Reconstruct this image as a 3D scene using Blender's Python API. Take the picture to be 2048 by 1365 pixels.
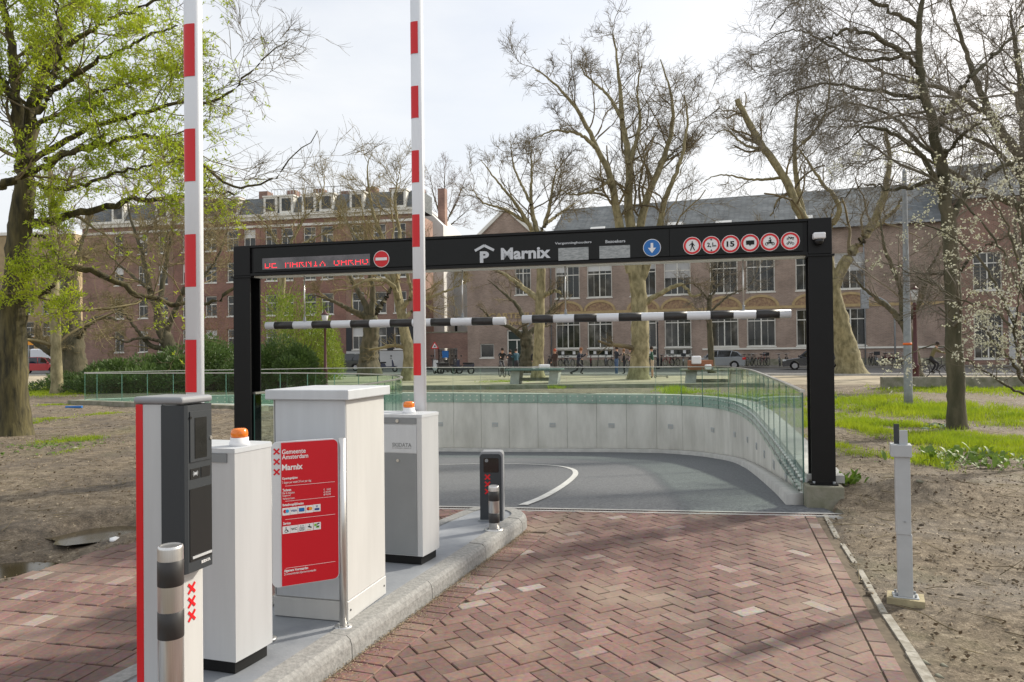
import bpy, bmesh, math, random
import numpy as np
from mathutils import Vector, Matrix

for o in list(bpy.data.objects):
    bpy.data.objects.remove(o)
random.seed(7)
RNG = np.random.default_rng(11)
SC = bpy.context.scene
COL = SC.collection

# ------------------------------------------------------------------ camera
F, CX, CY, CAMH, PITCH, ROLL = 1500.0, 1024.0, 682.5, 1.68, 18.5 / 1500, 0.011
_R = Vector((1, 0, 0)); _U = Vector((0, -math.sin(PITCH), math.cos(PITCH))); FW = Vector((0, math.cos(PITCH), math.sin(PITCH)))
RT = _R * math.cos(ROLL) - _U * math.sin(ROLL)
UP = _U * math.cos(ROLL) + _R * math.sin(ROLL)
CAM = Vector((0, 0, CAMH))
cd = bpy.data.cameras.new('camera'); cam = bpy.data.objects.new('camera', cd); COL.objects.link(cam)
cd.sensor_width = 36; cd.lens = 36 * F / 2048; cd.clip_end = 3000; cd.clip_start = .05
mw = Matrix((RT, UP, -FW)).transposed().to_4x4(); mw.translation = CAM
cam.matrix_world = mw
SC.camera = cam
SC.render.engine = 'CYCLES'; SC.cycles.transparent_max_bounces = 40
SC.render.resolution_x, SC.render.resolution_y = 1024, 682

# ------------------------------------------------------------------ sky, sun, exposure
SUN_AZ, SUN_EL = math.radians(58), math.radians(33)     # azimuth clockwise from +Y
W = bpy.data.worlds.new('World'); SC.world = W; W.use_nodes = True
wn = W.node_tree.nodes; wl = W.node_tree.links; wn.clear()
wo = wn.new('ShaderNodeOutputWorld'); wb = wn.new('ShaderNodeBackground'); wb.inputs[1].default_value = .15
sky = wn.new('ShaderNodeTexSky'); sky.sky_type = 'NISHITA'; sky.sun_disc = False
sky.sun_elevation = SUN_EL; sky.sun_rotation = SUN_AZ; sky.dust_density = 4.0; sky.air_density = 1.0; sky.ozone_density = 1.0
tc = wn.new('ShaderNodeTexCoord'); mp = wn.new('ShaderNodeMapping'); mp.inputs['Scale'].default_value = (1.1, 1.1, 3.2); mp.inputs['Rotation'].default_value = (0, .25, .6)
ns = wn.new('ShaderNodeTexNoise'); ns.inputs['Scale'].default_value = 1.7; ns.inputs['Detail'].default_value = 7; ns.inputs['Roughness'].default_value = .55
cr = wn.new('ShaderNodeMapRange'); cr.inputs[1].default_value = .32; cr.inputs[2].default_value = .68; cr.inputs[3].default_value = .56; cr.inputs[4].default_value = .97
mx = wn.new('ShaderNodeMix'); mx.data_type = 'RGBA'; mx.inputs[7].default_value = (5.35, 5.42, 5.48, 1)
wl.new(tc.outputs['Generated'], mp.inputs[0]); wl.new(mp.outputs[0], ns.inputs[0]); wl.new(ns.outputs[0], cr.inputs[0])
wl.new(cr.outputs[0], mx.inputs[0]); wl.new(sky.outputs[0], mx.inputs[6]); wl.new(mx.outputs[2], wb.inputs[0]); wl.new(wb.outputs[0], wo.inputs[0])
sd = bpy.data.lights.new('sun', 'SUN'); sd.energy = 3.7; sd.angle = math.radians(3.2); sd.color = (1, .93, .8)
so = bpy.data.objects.new('sun', sd); COL.objects.link(so)
SDIR = Vector((math.sin(SUN_AZ) * math.cos(SUN_EL), math.cos(SUN_AZ) * math.cos(SUN_EL), math.sin(SUN_EL)))
so.rotation_euler = SDIR.to_track_quat('Z', 'Y').to_euler(); so.location = (0, 0, 40)
vs = SC.view_settings; vs.view_transform = 'Standard'; vs.look = 'None'; vs.exposure = 0.35; vs.gamma = 1; vs.use_curve_mapping = False

# ------------------------------------------------------------------ pixel helpers (a pixel gives a direction only)
def ray(x, y): return FW + RT * ((x - CX) / F) - UP * ((y - CY) / F)
def G(x, y, z=0.0):
    d = ray(x, y); return CAM + d * ((z - CAMH) / d.z)
def P(x, y, Y):
    d = ray(x, y); return CAM + d * (Y / d.y)
def proj(p):
    v = Vector(p) - CAM; k = v.dot(FW); return CX + F * v.dot(RT) / k, CY - F * v.dot(UP) / k

class Frame:                                   # a vertical plane: x along it, -y towards the viewer, z up
    def __init__(s, o, ang):
        s.o = Vector((o[0], o[1], 0)); s.a = ang
        s.u = Vector((math.cos(ang), math.sin(ang), 0)); s.v = Vector((-math.sin(ang), math.cos(ang), 0))
    def hit(s, x, y, yl=0.0):
        d = ray(x, y); q = s.o + s.v * yl
        t = (q - CAM).dot(s.v) / d.dot(s.v); p = CAM + d * t
        return (p - s.o).dot(s.u), p.z
    def w(s, x, y, z=0.0): return s.o + s.u * x + s.v * y + Vector((0, 0, z))

# ------------------------------------------------------------------ object helpers
def tag(o, label=None, cat=None, group=None, kind=None):
    if label: o['label'] = label
    if cat: o['category'] = cat
    if group: o['group'] = group
    if kind: o['kind'] = kind
    return o
def thing(name, label, cat, loc=(0, 0, 0), rz=0.0, group=None):
    o = bpy.data.objects.new(name, None); COL.objects.link(o); o.empty_display_size = .2
    o.location = loc; o.rotation_euler = (0, 0, rz)
    return tag(o, label, cat, group)
def link(name, me, parent=None, loc=None, rz=0.0):
    o = bpy.data.objects.new(name, me); COL.objects.link(o)
    if parent: o.parent = parent
    if loc is not None: o.location = loc
    if rz: o.rotation_euler = (0, 0, rz)
    return o
def copy_tree(o, parent=None):
    c = o.copy(); COL.objects.link(c); c.parent = parent
    for ch in list(o.children): copy_tree(ch, c)
    return c

def npmesh(name, v, f, mats, mi=None, smooth=False):
    v = np.asarray(v, np.float32).reshape(-1, 3); f = np.asarray(f, np.int32); k = f.shape[1]
    me = bpy.data.meshes.new(name)
    me.vertices.add(len(v)); me.vertices.foreach_set('co', v.ravel())
    me.loops.add(f.size); me.loops.foreach_set('vertex_index', f.ravel())
    me.polygons.add(len(f)); me.polygons.foreach_set('loop_start', np.arange(len(f), dtype=np.int32) * k)
    if mi is not None: me.polygons.foreach_set('material_index', np.asarray(mi, np.int32))
    if smooth: me.polygons.foreach_set('use_smooth', np.ones(len(f), bool))
    for m in (mats if isinstance(mats, (list, tuple)) else [mats]): me.materials.append(m)
    me.update(calc_edges=True)
    return me

class MB:
    def __init__(s): s.v = []; s.f = []; s.m = []; s.sm = []
    def add(s, vs, fs, m=0, smooth=False):
        b = len(s.v); s.v += [tuple(x) for x in vs]
        for f in fs: s.f.append([b + i for i in f]); s.m.append(m); s.sm.append(smooth)
        return s
    def box(s, x0, x1, y0, y1, z0, z1, m=0):
        return s.add([(x0, y0, z0), (x1, y0, z0), (x1, y1, z0), (x0, y1, z0), (x0, y0, z1), (x1, y0, z1), (x1, y1, z1), (x0, y1, z1)],
                     [(0, 3, 2, 1), (4, 5, 6, 7), (0, 1, 5, 4), (1, 2, 6, 5), (2, 3, 7, 6), (3, 0, 4, 7)], m)
    def rbox(s, x0, x1, y0, y1, z0, z1, r=.01, seg=2, m=0):
        bm = bmesh.new(); bmesh.ops.create_cube(bm, size=1)
        for v in bm.verts: v.co = Vector(((x0 + x1) / 2 + v.co.x * (x1 - x0), (y0 + y1) / 2 + v.co.y * (y1 - y0), (z0 + z1) / 2 + v.co.z * (z1 - z0)))
        bmesh.ops.bevel(bm, geom=list(bm.edges), offset=r, segments=seg, profile=.5, affect='EDGES')
        bm.verts.index_update()
        s.add([v.co for v in bm.verts], [[v.index for v in f.verts] for f in bm.faces], m, False); bm.free(); return s
    def prism(s, poly, z0, z1, m=0, smooth=False):        # poly in xy, counter-clockwise
        n = len(poly); vs = [(p[0], p[1], z0) for p in poly] + [(p[0], p[1], z1) for p in poly]
        s.add(vs, [list(range(n))[::-1], list(range(n, 2 * n))], m)
        b = len(s.v) - 2 * n
        for i in range(n):
            j = (i + 1) % n; s.f.append([b + i, b + j, b + n + j, b + n + i]); s.m.append(m); s.sm.append(smooth)
        return s
    def slab(s, poly, y0, y1, m=0):                        # poly in xz (ccw seen from -y), front at y0
        n = len(poly); vs = [(p[0], y0, p[1]) for p in poly] + [(p[0], y1, p[1]) for p in poly]
        s.add(vs, [list(range(n)), list(range(n, 2 * n))[::-1]] + [[i, n + i, n + (i + 1) % n, (i + 1) % n] for i in range(n)], m); return s
    def disc(s, x, z, r, y0, y1, m=0, n=28, r2=None):
        if r2 is None: return s.slab([(x + r * math.cos(2 * math.pi * i / n), z + r * math.sin(2 * math.pi * i / n)) for i in range(n)], y0, y1, m)
        vs = []
        for rr in (r, r2):
            for yy in (y0, y1): vs += [(x + rr * math.cos(2 * math.pi * i / n), yy, z + rr * math.sin(2 * math.pi * i / n)) for i in range(n)]
        fs = []
        for i in range(n):
            j = (i + 1) % n
            fs += [(i, j, 2 * n + j, 2 * n + i), (i, n + i, n + j, j), (2 * n + i, 2 * n + j, 3 * n + j, 3 * n + i)]
        return s.add(vs, fs, m)
    def bar(s, x0, z0, x1, z1, w, y0, y1, m=0):
        dx, dz = x1 - x0, z1 - z0; l = math.hypot(dx, dz) or 1; nx, nz = -dz / l * w / 2, dx / l * w / 2
        return s.slab([(x0 - nx, z0 - nz), (x1 - nx, z1 - nz), (x1 + nx, z1 + nz), (x0 + nx, z0 + nz)], y0, y1, m)
    def cyl(s, x, y, z0, z1, r, m=0, n=20, r1=None, smooth=True):
        r1 = r if r1 is None else r1
        vs = [(x + r * math.cos(2 * math.pi * i / n), y + r * math.sin(2 * math.pi * i / n), z0) for i in range(n)] + [(x + r1 * math.cos(2 * math.pi * i / n), y + r1 * math.sin(2 * math.pi * i / n), z1) for i in range(n)]
        s.add(vs, [list(range(n))[::-1], list(range(n, 2 * n))], m); b = len(s.v) - 2 * n
        for i in range(n):
            j = (i + 1) % n; s.f.append([b + i, b + j, b + n + j, b + n + i]); s.m.append(m); s.sm.append(smooth)
        return s
    def lathe(s, prof, x=0, y=0, m=0, n=20):
        vs = []; fs = []
        for r, z in prof: vs += [(x + r * math.cos(2 * math.pi * i / n), y + r * math.sin(2 * math.pi * i / n), z) for i in range(n)]
        for k in range(len(prof) - 1):
            for i in range(n):
                j = (i + 1) % n; fs.append((k * n + i, k * n + j, (k + 1) * n + j, (k + 1) * n + i))
        s.add(vs, fs, m, True); b = len(s.v) - len(vs)
        s.f.append([b + i for i in range(n)][::-1]); s.m.append(m); s.sm.append(False)
        s.f.append([b + (len(prof) - 1) * n + i for i in range(n)]); s.m.append(m); s.sm.append(False)
        return s
    def tube(s, pts, rad, n=8, m=0, cap=True):
        pts = [Vector(p) for p in pts]; k = len(pts)
        if not isinstance(rad, (list, tuple)): rad = [rad] * k
        vs = []; ref = None
        for i, p in enumerate(pts):
            t = (pts[min(i + 1, k - 1)] - pts[max(i - 1, 0)]).normalized()
            if ref is None: ref = Vector((0, 0, 1)) if abs(t.z) < .9 else Vector((1, 0, 0))
            a = t.cross(ref).normalized(); b2 = a.cross(t).normalized(); ref = b2
            vs += [p + (a * math.cos(2 * math.pi * q / n) + b2 * math.sin(2 * math.pi * q / n)) * rad[i] for q in range(n)]
        fs = [(i * n + q, i * n + (q + 1) % n, (i + 1) * n + (q + 1) % n, (i + 1) * n + q) for i in range(k - 1) for q in range(n)]
        b = len(s.v); s.add(vs, fs, m, True)
        if cap:
            s.f.append([b + q for q in range(n)][::-1]); s.m.append(m); s.sm.append(False)
            s.f.append([b + (k - 1) * n + q for q in range(n)]); s.m.append(m); s.sm.append(False)
        return s
    def torus(s, c, R, r, axis='y', n=20, k=5, m=0):
        pts = []
        vs = []; fs = []
        for i in range(n):
            a = 2 * math.pi * i / n
            for j in range(k):
                b = 2 * math.pi * j / k; q = R + r * math.cos(b); h = r * math.sin(b)
                vs.append((c[0] + q * math.cos(a), c[1] + h, c[2] + q * math.sin(a)) if axis == 'y' else (c[0] + q * math.cos(a), c[1] + q * math.sin(a), c[2] + h))
        for i in range(n):
            for j in range(k): fs.append((i * k + j, i * k + (j + 1) % k, ((i + 1) % n) * k + (j + 1) % k, ((i + 1) % n) * k + j))
        return s.add(vs, fs, m, True)
    def mesh(s, name, mats):
        me = bpy.data.meshes.new(name); me.from_pydata(s.v, [], s.f)
        for m in (mats if isinstance(mats, (list, tuple)) else [mats]): me.materials.append(m)
        me.polygons.foreach_set('material_index', s.m); me.polygons.foreach_set('use_smooth', s.sm); me.update()
        bm = bmesh.new(); bm.from_mesh(me); bmesh.ops.recalc_face_normals(bm, faces=bm.faces); bm.to_mesh(me); bm.free()
        return me
    def build(s, name, mats, parent=None, loc=None, rz=0.0): return link(name, s.mesh(name, mats), parent, loc, rz)

# ------------------------------------------------------------------ materials
def mat(name, c, rough=.6, metal=0.0, var=0.0, scale=6.0, c2=None, bump=0.0, bscale=None, stretch=None, spec=.5, coat=0.0, detail=6, lo=.35, hi=.65):
    m = bpy.data.materials.new(name); m.use_nodes = True; nt = m.node_tree; b = nt.nodes['Principled BSDF']
    b.inputs['Roughness'].default_value = rough; b.inputs['Metallic'].default_value = metal; b.inputs['Specular IOR Level'].default_value = spec
    if coat: b.inputs['Coat Weight'].default_value = coat; b.inputs['Coat Roughness'].default_value = .08
    c = tuple(c) + (1,); b.inputs['Base Color'].default_value = c
    if c2 is not None or var or bump:
        t = nt.nodes.new('ShaderNodeTexCoord'); mpn = nt.nodes.new('ShaderNodeMapping'); nt.links.new(t.outputs['Object'], mpn.inputs[0])
        if stretch: mpn.inputs['Scale'].default_value = stretch
    if c2 is not None or var:
        c2 = tuple(c2) + (1,) if c2 is not None else tuple(max(0, x * (1 - var)) for x in c[:3]) + (1,)
        n = nt.nodes.new('ShaderNodeTexNoise'); n.inputs['Scale'].default_value = scale; n.inputs['Detail'].default_value = detail; n.inputs['Roughness'].default_value = .6
        r = nt.nodes.new('ShaderNodeValToRGB'); r.color_ramp.elements[0].position = lo; r.color_ramp.elements[1].position = hi
        r.color_ramp.elements[0].color = c2; r.color_ramp.elements[1].color = c
        nt.links.new(mpn.outputs[0], n.inputs[0]); nt.links.new(n.outputs[0], r.inputs[0]); nt.links.new(r.outputs[0], b.inputs['Base Color'])
    if bump:
        n2 = nt.nodes.new('ShaderNodeTexNoise'); n2.inputs['Scale'].default_value = bscale or scale * 4; n2.inputs['Detail'].default_value = 8
        bp = nt.nodes.new('ShaderNodeBump'); bp.inputs['Strength'].default_value = bump; bp.inputs['Distance'].default_value = .02
        nt.links.new(mpn.outputs[0], n2.inputs[0]); nt.links.new(n2.outputs[0], bp.inputs['Height']); nt.links.new(bp.outputs[0], b.inputs['Normal'])
    return m
def emis(name, c, s):
    m = mat(name, c, .5); b = m.node_tree.nodes['Principled BSDF']; b.inputs['Emission Color'].default_value = tuple(c) + (1,); b.inputs['Emission Strength'].default_value = s; return m
def leafmat(name, c, c2, trans=.45):
    m = mat(name, c, .55, c2=c2, scale=1.2, lo=.3, hi=.7); nt = m.node_tree; b = nt.nodes['Principled BSDF']; out = nt.nodes['Material Output']
    tr = nt.nodes.new('ShaderNodeBsdfTranslucent'); mixs = nt.nodes.new('ShaderNodeMixShader'); mixs.inputs[0].default_value = trans
    src = b.inputs['Base Color'].links[0].from_socket
    nt.links.new(src, tr.inputs[0]); nt.links.new(b.outputs[0], mixs.inputs[1]); nt.links.new(tr.outputs[0], mixs.inputs[2]); nt.links.new(mixs.outputs[0], out.inputs[0]); return m
def glassmat(name, tint, rough=.02):
    m = bpy.data.materials.new(name); m.use_nodes = True; nt = m.node_tree; nt.nodes.clear()
    o = nt.nodes.new('ShaderNodeOutputMaterial'); t = nt.nodes.new('ShaderNodeBsdfTransparent'); t.inputs[0].default_value = tuple(tint) + (1,)
    g = nt.nodes.new('ShaderNodeBsdfGlossy'); g.inputs['Roughness'].default_value = rough; g.inputs[0].default_value = (.95, 1, .97, 1)
    fr = nt.nodes.new('ShaderNodeFresnel'); fr.inputs[0].default_value = 1.38; mxs = nt.nodes.new('ShaderNodeMixShader')
    ge = nt.nodes.new('ShaderNodeNewGeometry'); su = nt.nodes.new('ShaderNodeMath'); su.operation = 'SUBTRACT'; su.inputs[0].default_value = 1; mu = nt.nodes.new('ShaderNodeMath'); mu.operation = 'MULTIPLY'
    nt.links.new(ge.outputs['Backfacing'], su.inputs[1]); nt.links.new(fr.outputs[0], mu.inputs[0]); nt.links.new(su.outputs[0], mu.inputs[1]); nt.links.new(mu.outputs[0], mxs.inputs[0]); nt.links.new(t.outputs[0], mxs.inputs[1]); nt.links.new(g.outputs[0], mxs.inputs[2]); nt.links.new(mxs.outputs[0], o.inputs[0]); return m
def brickmat(name, rand='object'):
    m = bpy.data.materials.new(name); m.use_nodes = True; nt = m.node_tree; b = nt.nodes['Principled BSDF']; b.inputs['Roughness'].default_value = .8
    if rand == 'object': s = nt.nodes.new('ShaderNodeObjectInfo').outputs['Random']
    else: s = nt.nodes.new('ShaderNodeNewGeometry').outputs['Random Per Island']
    r = nt.nodes.new('ShaderNodeValToRGB'); r.color_ramp.interpolation = 'LINEAR'
    e = r.color_ramp.elements; e[0].position = 0; e[0].color = (.130, .078, .066, 1); e[1].position = 1; e[1].color = (.34, .285, .255, 1)
    for p, c in ((.3, (.172, .099, .082, 1)), (.55, (.195, .113, .092, 1)), (.86, (.22, .138, .113, 1)), (.955, (.25, .168, .14, 1))): x = e.new(p); x.color = c
    t = nt.nodes.new('ShaderNodeNewGeometry'); n = nt.nodes.new('ShaderNodeTexNoise'); n.inputs['Scale'].default_value = 34; n.inputs['Detail'].default_value = 8
    n2 = nt.nodes.new('ShaderNodeTexNoise'); n2.inputs['Scale'].default_value = 1.1; n2.inputs['Detail'].default_value = 5
    mx1 = nt.nodes.new('ShaderNodeMix'); mx1.data_type = 'RGBA'; mx1.blend_type = 'OVERLAY'; mx1.inputs[0].default_value = .6
    mr = nt.nodes.new('ShaderNodeMapRange'); mr.inputs[1].default_value = .5; mr.inputs[2].default_value = .72; mr.inputs[4].default_value = .75
    mx2 = nt.nodes.new('ShaderNodeMix'); mx2.data_type = 'RGBA'; mx2.inputs[7].default_value = (.30, .235, .175, 1)
    L = nt.links.new; L(s, r.inputs[0]); L(t.outputs['Position'], n.inputs[0]); L(t.outputs['Position'], n2.inputs[0]); L(r.outputs[0], mx1.inputs[6]); L(n.outputs[1], mx1.inputs[7])
    L(n2.outputs[0], mr.inputs[0]); L(mr.outputs[0], mx2.inputs[0]); L(mx1.outputs[2], mx2.inputs[6]); L(mx2.outputs[2], b.inputs['Base Color'])
    n4 = nt.nodes.new('ShaderNodeTexNoise'); n4.inputs['Scale'].default_value = .9; n4.inputs['Detail'].default_value = 7; mr4 = nt.nodes.new('ShaderNodeMapRange'); mr4.inputs[1].default_value = .35; mr4.inputs[2].default_value = .65; mr4.inputs[3].default_value = .72; mr4.inputs[4].default_value = 1.12
    mp4 = nt.nodes.new('ShaderNodeMapping'); mp4.inputs['Location'].default_value = (7, 3, 0); mp4.inputs['Rotation'].default_value = (0, 0, .28); mp4.inputs['Scale'].default_value = (1.6, .45, 1); mx4 = nt.nodes.new('ShaderNodeMix'); mx4.data_type = 'RGBA'; mx4.blend_type = 'MULTIPLY'; mx4.inputs[0].default_value = 1
    L(t.outputs['Position'], mp4.inputs[0]); L(mp4.outputs[0], n4.inputs[0]); L(n4.outputs[0], mr4.inputs[0]); L(mx2.outputs[2], mx4.inputs[6]); L(mr4.outputs[0], mx4.inputs[7]); L(mx4.outputs[2], b.inputs['Base Color'])
    bp = nt.nodes.new('ShaderNodeBump'); bp.inputs['Strength'].default_value = .35; bp.inputs['Distance'].default_value = .006; L(n.outputs[0], bp.inputs['Height']); L(bp.outputs[0], b.inputs['Normal'])
    return m
def wallbrick(name, c1, c2, mortar, sc=1.0):
    m = bpy.data.materials.new(name); m.use_nodes = True; nt = m.node_tree; b = nt.nodes['Principled BSDF']; b.inputs['Roughness'].default_value = .85
    t = nt.nodes.new('ShaderNodeTexCoord'); sp = nt.nodes.new('ShaderNodeSeparateXYZ'); cb = nt.nodes.new('ShaderNodeCombineXYZ'); ad = nt.nodes.new('ShaderNodeMath')
    k = nt.nodes.new('ShaderNodeTexBrick'); k.inputs['Scale'].default_value = sc; k.inputs['Brick Width'].default_value = .24; k.inputs['Row Height'].default_value = .075; k.inputs['Mortar Size'].default_value = .008; k.inputs['Bias'].default_value = 0
    k.inputs['Color1'].default_value = c1 + (1,); k.inputs['Color2'].default_value = c2 + (1,); k.inputs['Mortar'].default_value = mortar + (1,)
    n = nt.nodes.new('ShaderNodeTexNoise'); n.inputs['Scale'].default_value = .6; n.inputs['Detail'].default_value = 6
    mr = nt.nodes.new('ShaderNodeMapRange'); mr.inputs[1].default_value = .3; mr.inputs[2].default_value = .7; mr.inputs[3].default_value = .72; mr.inputs[4].default_value = 1.15
    mx1 = nt.nodes.new('ShaderNodeMix'); mx1.data_type = 'RGBA'; mx1.blend_type = 'MULTIPLY'; mx1.inputs[0].default_value = 1
    L = nt.links.new; L(t.outputs['Object'], sp.inputs[0]); L(sp.outputs[0], ad.inputs[0]); L(sp.outputs[1], ad.inputs[1]); L(ad.outputs[0], cb.inputs[0]); L(sp.outputs[2], cb.inputs[1]); L(cb.outputs[0], k.inputs[0])
    L(t.outputs['Object'], n.inputs[0]); L(n.outputs[0], mr.inputs[0]); L(k.outputs[0], mx1.inputs[6]); L(mr.outputs[0], mx1.inputs[7]); L(mx1.outputs[2], b.inputs['Base Color'])
    return m

M = {}
M['steel'] = mat('steel', (.72, .71, .69), .33, .9, var=.12, scale=9, stretch=(60, 60, .6))
M['band'] = mat('band', (.035, .033, .032), .45)
M['lgrey'] = mat('light_grey_paint', (.55, .575, .60), .42, var=.09, scale=3, stretch=(3, 3, .35))
M['cream'] = mat('pale_grey_paint', (.575, .575, .56), .45, var=.08, scale=3, stretch=(2.5, 2.5, .4))
M['mgrey'] = mat('mid_grey_paint', (.225, .24, .25), .42, var=.07, scale=5)
M['alu'] = mat('brushed_aluminium', (.56, .575, .59), .42, .2, var=.09, scale=3, stretch=(3, 3, .3))
M['capgrey'] = mat('cap_grey', (.27, .28, .295), .4)
M['dark'] = mat('anthracite', (.034, .040, .046), .42, bump=.05, bscale=900)
M['darker'] = mat('black_recess', (.012, .013, .014), .35)
M['screen'] = mat('screen_glass', (.006, .008, .009), .06, spec=.7)
M['black'] = mat('black_paint', (.0065, .0066, .007), .42, spec=.28, var=.2, scale=8, bump=.04, bscale=160)
M['panel'] = mat('beam_panel', (.012, .0135, .0135), .55, var=.12, scale=3, spec=.3)
M['red'] = mat('red_print', (.62, .004, .016), .4)
M['redp'] = mat('red_reflective', (.66, .008, .014), .35)
M['white'] = mat('white_print', (.82, .82, .82), .45)
M['armwhite'] = mat('arm_white', (.74, .76, .79), .3)
M['barblack'] = mat('bar_black', (.030, .028, .027), .4)
M['signgrey'] = mat('sign_grey', (.60, .63, .66), .4)
M['blue'] = mat('blue_print', (.012, .15, .47), .4)
M['navy'] = mat('navy_print', (.03, .06, .25), .5); M['cyan'] = mat('cyan_print', (.02, .4, .75), .5); M['orange'] = mat('orange_print', (.85, .35, .02), .5)
M['yellow'] = mat('yellow_print', (.8, .55, .04), .5); M['green'] = mat('green_print', (.2, .5, .03), .5)
M['amber'] = mat('amber_lens', (.80, .19, .008), .15, spec=.8); M['beaconbase'] = mat('beacon_base', (.78, .78, .79), .35)
M['led'] = emis('led_dot', (1, .02, .04), 1.7)
M['conc'] = mat('concrete', (.72, .70, .65), .85, c2=(.52, .505, .46), scale=1.6, bump=.15, bscale=24, stretch=(1, 1, .3), lo=.3, hi=.62)
M['conclight'] = mat('concrete_light', (.50, .49, .465), .85, var=.22, scale=4, bump=.1, bscale=40)
M['concold'] = mat('concrete_old', (.30, .28, .23), .9, c2=(.17, .17, .11), scale=4, bump=.3, bscale=30)
M['fascia'] = mat('edge_fascia', (.54, .55, .54), .6, var=.12, scale=2)
M['kerb'] = mat('kerb_granite', (.34, .335, .32), .85, c2=(.20, .198, .19), scale=34, bump=.22, bscale=70, lo=.3, hi=.7)
M['coating'] = mat('island_coating', (.30, .315, .335), .55, c2=(.20, .215, .24), scale=2.6, bump=.08, bscale=60)
M['asph'] = mat('asphalt', (.18, .187, .197), .85, c2=(.07, .075, .083), scale=26, detail=12, bump=.8, bscale=60, lo=.3, hi=.7)
M['asphfar'] = mat('street_asphalt', (.15, .145, .14), .9, var=.3, scale=.7)
M['line'] = mat('road_paint', (.62, .62, .60), .7, var=.3, scale=9)
M['sand'] = mat('joint_sand', (.16, .125, .085), .95, var=.4, scale=14)
M['iron'] = mat('cast_iron', (.06, .045, .04), .7, var=.4, scale=12)
M['galv'] = mat('galvanised', (.34, .36, .375), .55, .3, var=.25, scale=9)
M['postgrey'] = mat('post_grey', (.46, .48, .49), .5, var=.1, scale=7)
M['rail'] = mat('rail_steel', (.62, .61, .58), .3, .9)
M['glass'] = glassmat('balustrade_glass', (.87, .945, .91))
M['brick_o'] = brickmat('paver_single'); M['brick_i'] = brickmat('paver_joined', 'island')
M['bark'] = mat('bark', (.120, .100, .040), .9, c2=(.030, .027, .014), scale=11, bump=1.0, bscale=20, stretch=(1, 1, .16))
M['barkplane'] = mat('plane_bark', (.36, .315, .18), .9, c2=(.15, .13, .065), scale=4.5, bump=.8, bscale=14, stretch=(1, 1, .5))
M['barkdark'] = mat('dark_bark', (.14, .12, .075), .95, c2=(.06, .058, .032), scale=5, bump=.8, bscale=18, stretch=(1, 1, .3))
M['twig'] = mat('twig', (.25, .20, .105), .9, c2=(.10, .08, .05), scale=.7)
M['twigpale'] = mat('pale_twig', (.33, .27, .13), .9, c2=(.19, .155, .08), scale=.7)  # paler, yellower tone puts a sunlit look into the twig colour
M['twigdark'] = mat('dark_twig', (.23, .20, .15), .9, c2=(.14, .12, .09), scale=.7)
M['twigred'] = mat('red_twig', (.16, .10, .075), .9)
M['leaf'] = leafmat('spring_leaf', (.52, .58, .035), (.30, .42, .02), .5)
M['leaf2'] = leafmat('fresh_leaf', (.30, .38, .04), (.14, .21, .02), .45)
M['yew'] = leafmat('bush_leaf', (.125, .20, .045), (.055, .10, .025), .3)
M['blossom'] = leafmat('blossom', (.78, .77, .66), (.6, .6, .42), .3)
M['grass'] = leafmat('grass_blade', (.36, .43, .018), (.19, .29, .016), .5)
M['bud'] = leafmat('bud_leaf', (.36, .36, .05), (.22, .24, .03), .4)
M['glassedge'] = mat('glass_edge', (.10, .20, .17), .2)
M['edging'] = mat('edging_concrete', (.40, .38, .33), .9, c2=(.22, .2, .16), scale=12, bump=.3, bscale=50)
# ================================================================== SETTING
def sstep(a, b, x):
    t = np.clip((x - a) / (b - a), 0, 1); return t * t * (3 - 2 * t)
def lat(p, z=0): return Vector((p[0], p[1], z))
def resample(pts, step):
    pts = [Vector(p) for p in pts]; out = [pts[0]]
    d = [0]
    for a, b in zip(pts, pts[1:]): d.append(d[-1] + (b - a).length)
    n = max(2, int(round(d[-1] / step)))
    for k in range(1, n + 1):
        s = d[-1] * k / n; i = min(next(j for j in range(1, len(d)) if d[j] >= s - 1e-6), len(d) - 1)
        t = (s - d[i - 1]) / max(1e-9, d[i] - d[i - 1]); out.append(pts[i - 1].lerp(pts[i], t))
    return out
def smooth(pts, k=6):
    pts = [Vector(p) for p in pts]; out = []
    for i in range(len(pts) - 1):
        p0, p1, p2, p3 = pts[max(i - 1, 0)], pts[i], pts[i + 1], pts[min(i + 2, len(pts) - 1)]
        for j in range(k):
            t = j / k
            out.append(.5 * ((2 * p1) + (p2 - p0) * t + (2 * p0 - 5 * p1 + 4 * p2 - p3) * t * t + (3 * p1 - p0 - 3 * p2 + p3) * t ** 3))
    out.append(pts[-1]); return out
def offset(pts, d):                                   # to the left of travel for d>0
    out = []
    for i, p in enumerate(pts):
        t = pts[min(i + 1, len(pts) - 1)] - pts[max(i - 1, 0)]; t.z = 0; t.normalize()
        out.append(p + Vector((-t.y, t.x, 0)) * d)
    return out
def inside(poly, X, Y):
    r = np.zeros(X.shape, bool); n = len(poly)
    for i in range(n):
        x1, y1 = poly[i][0], poly[i][1]; x2, y2 = poly[(i + 1) % n][0], poly[(i + 1) % n][1]
        c = ((y1 > Y) != (y2 > Y)) & (X < (x2 - x1) * (Y - y1) / (y2 - y1 + 1e-12) + x1); r ^= c
    return r

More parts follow.
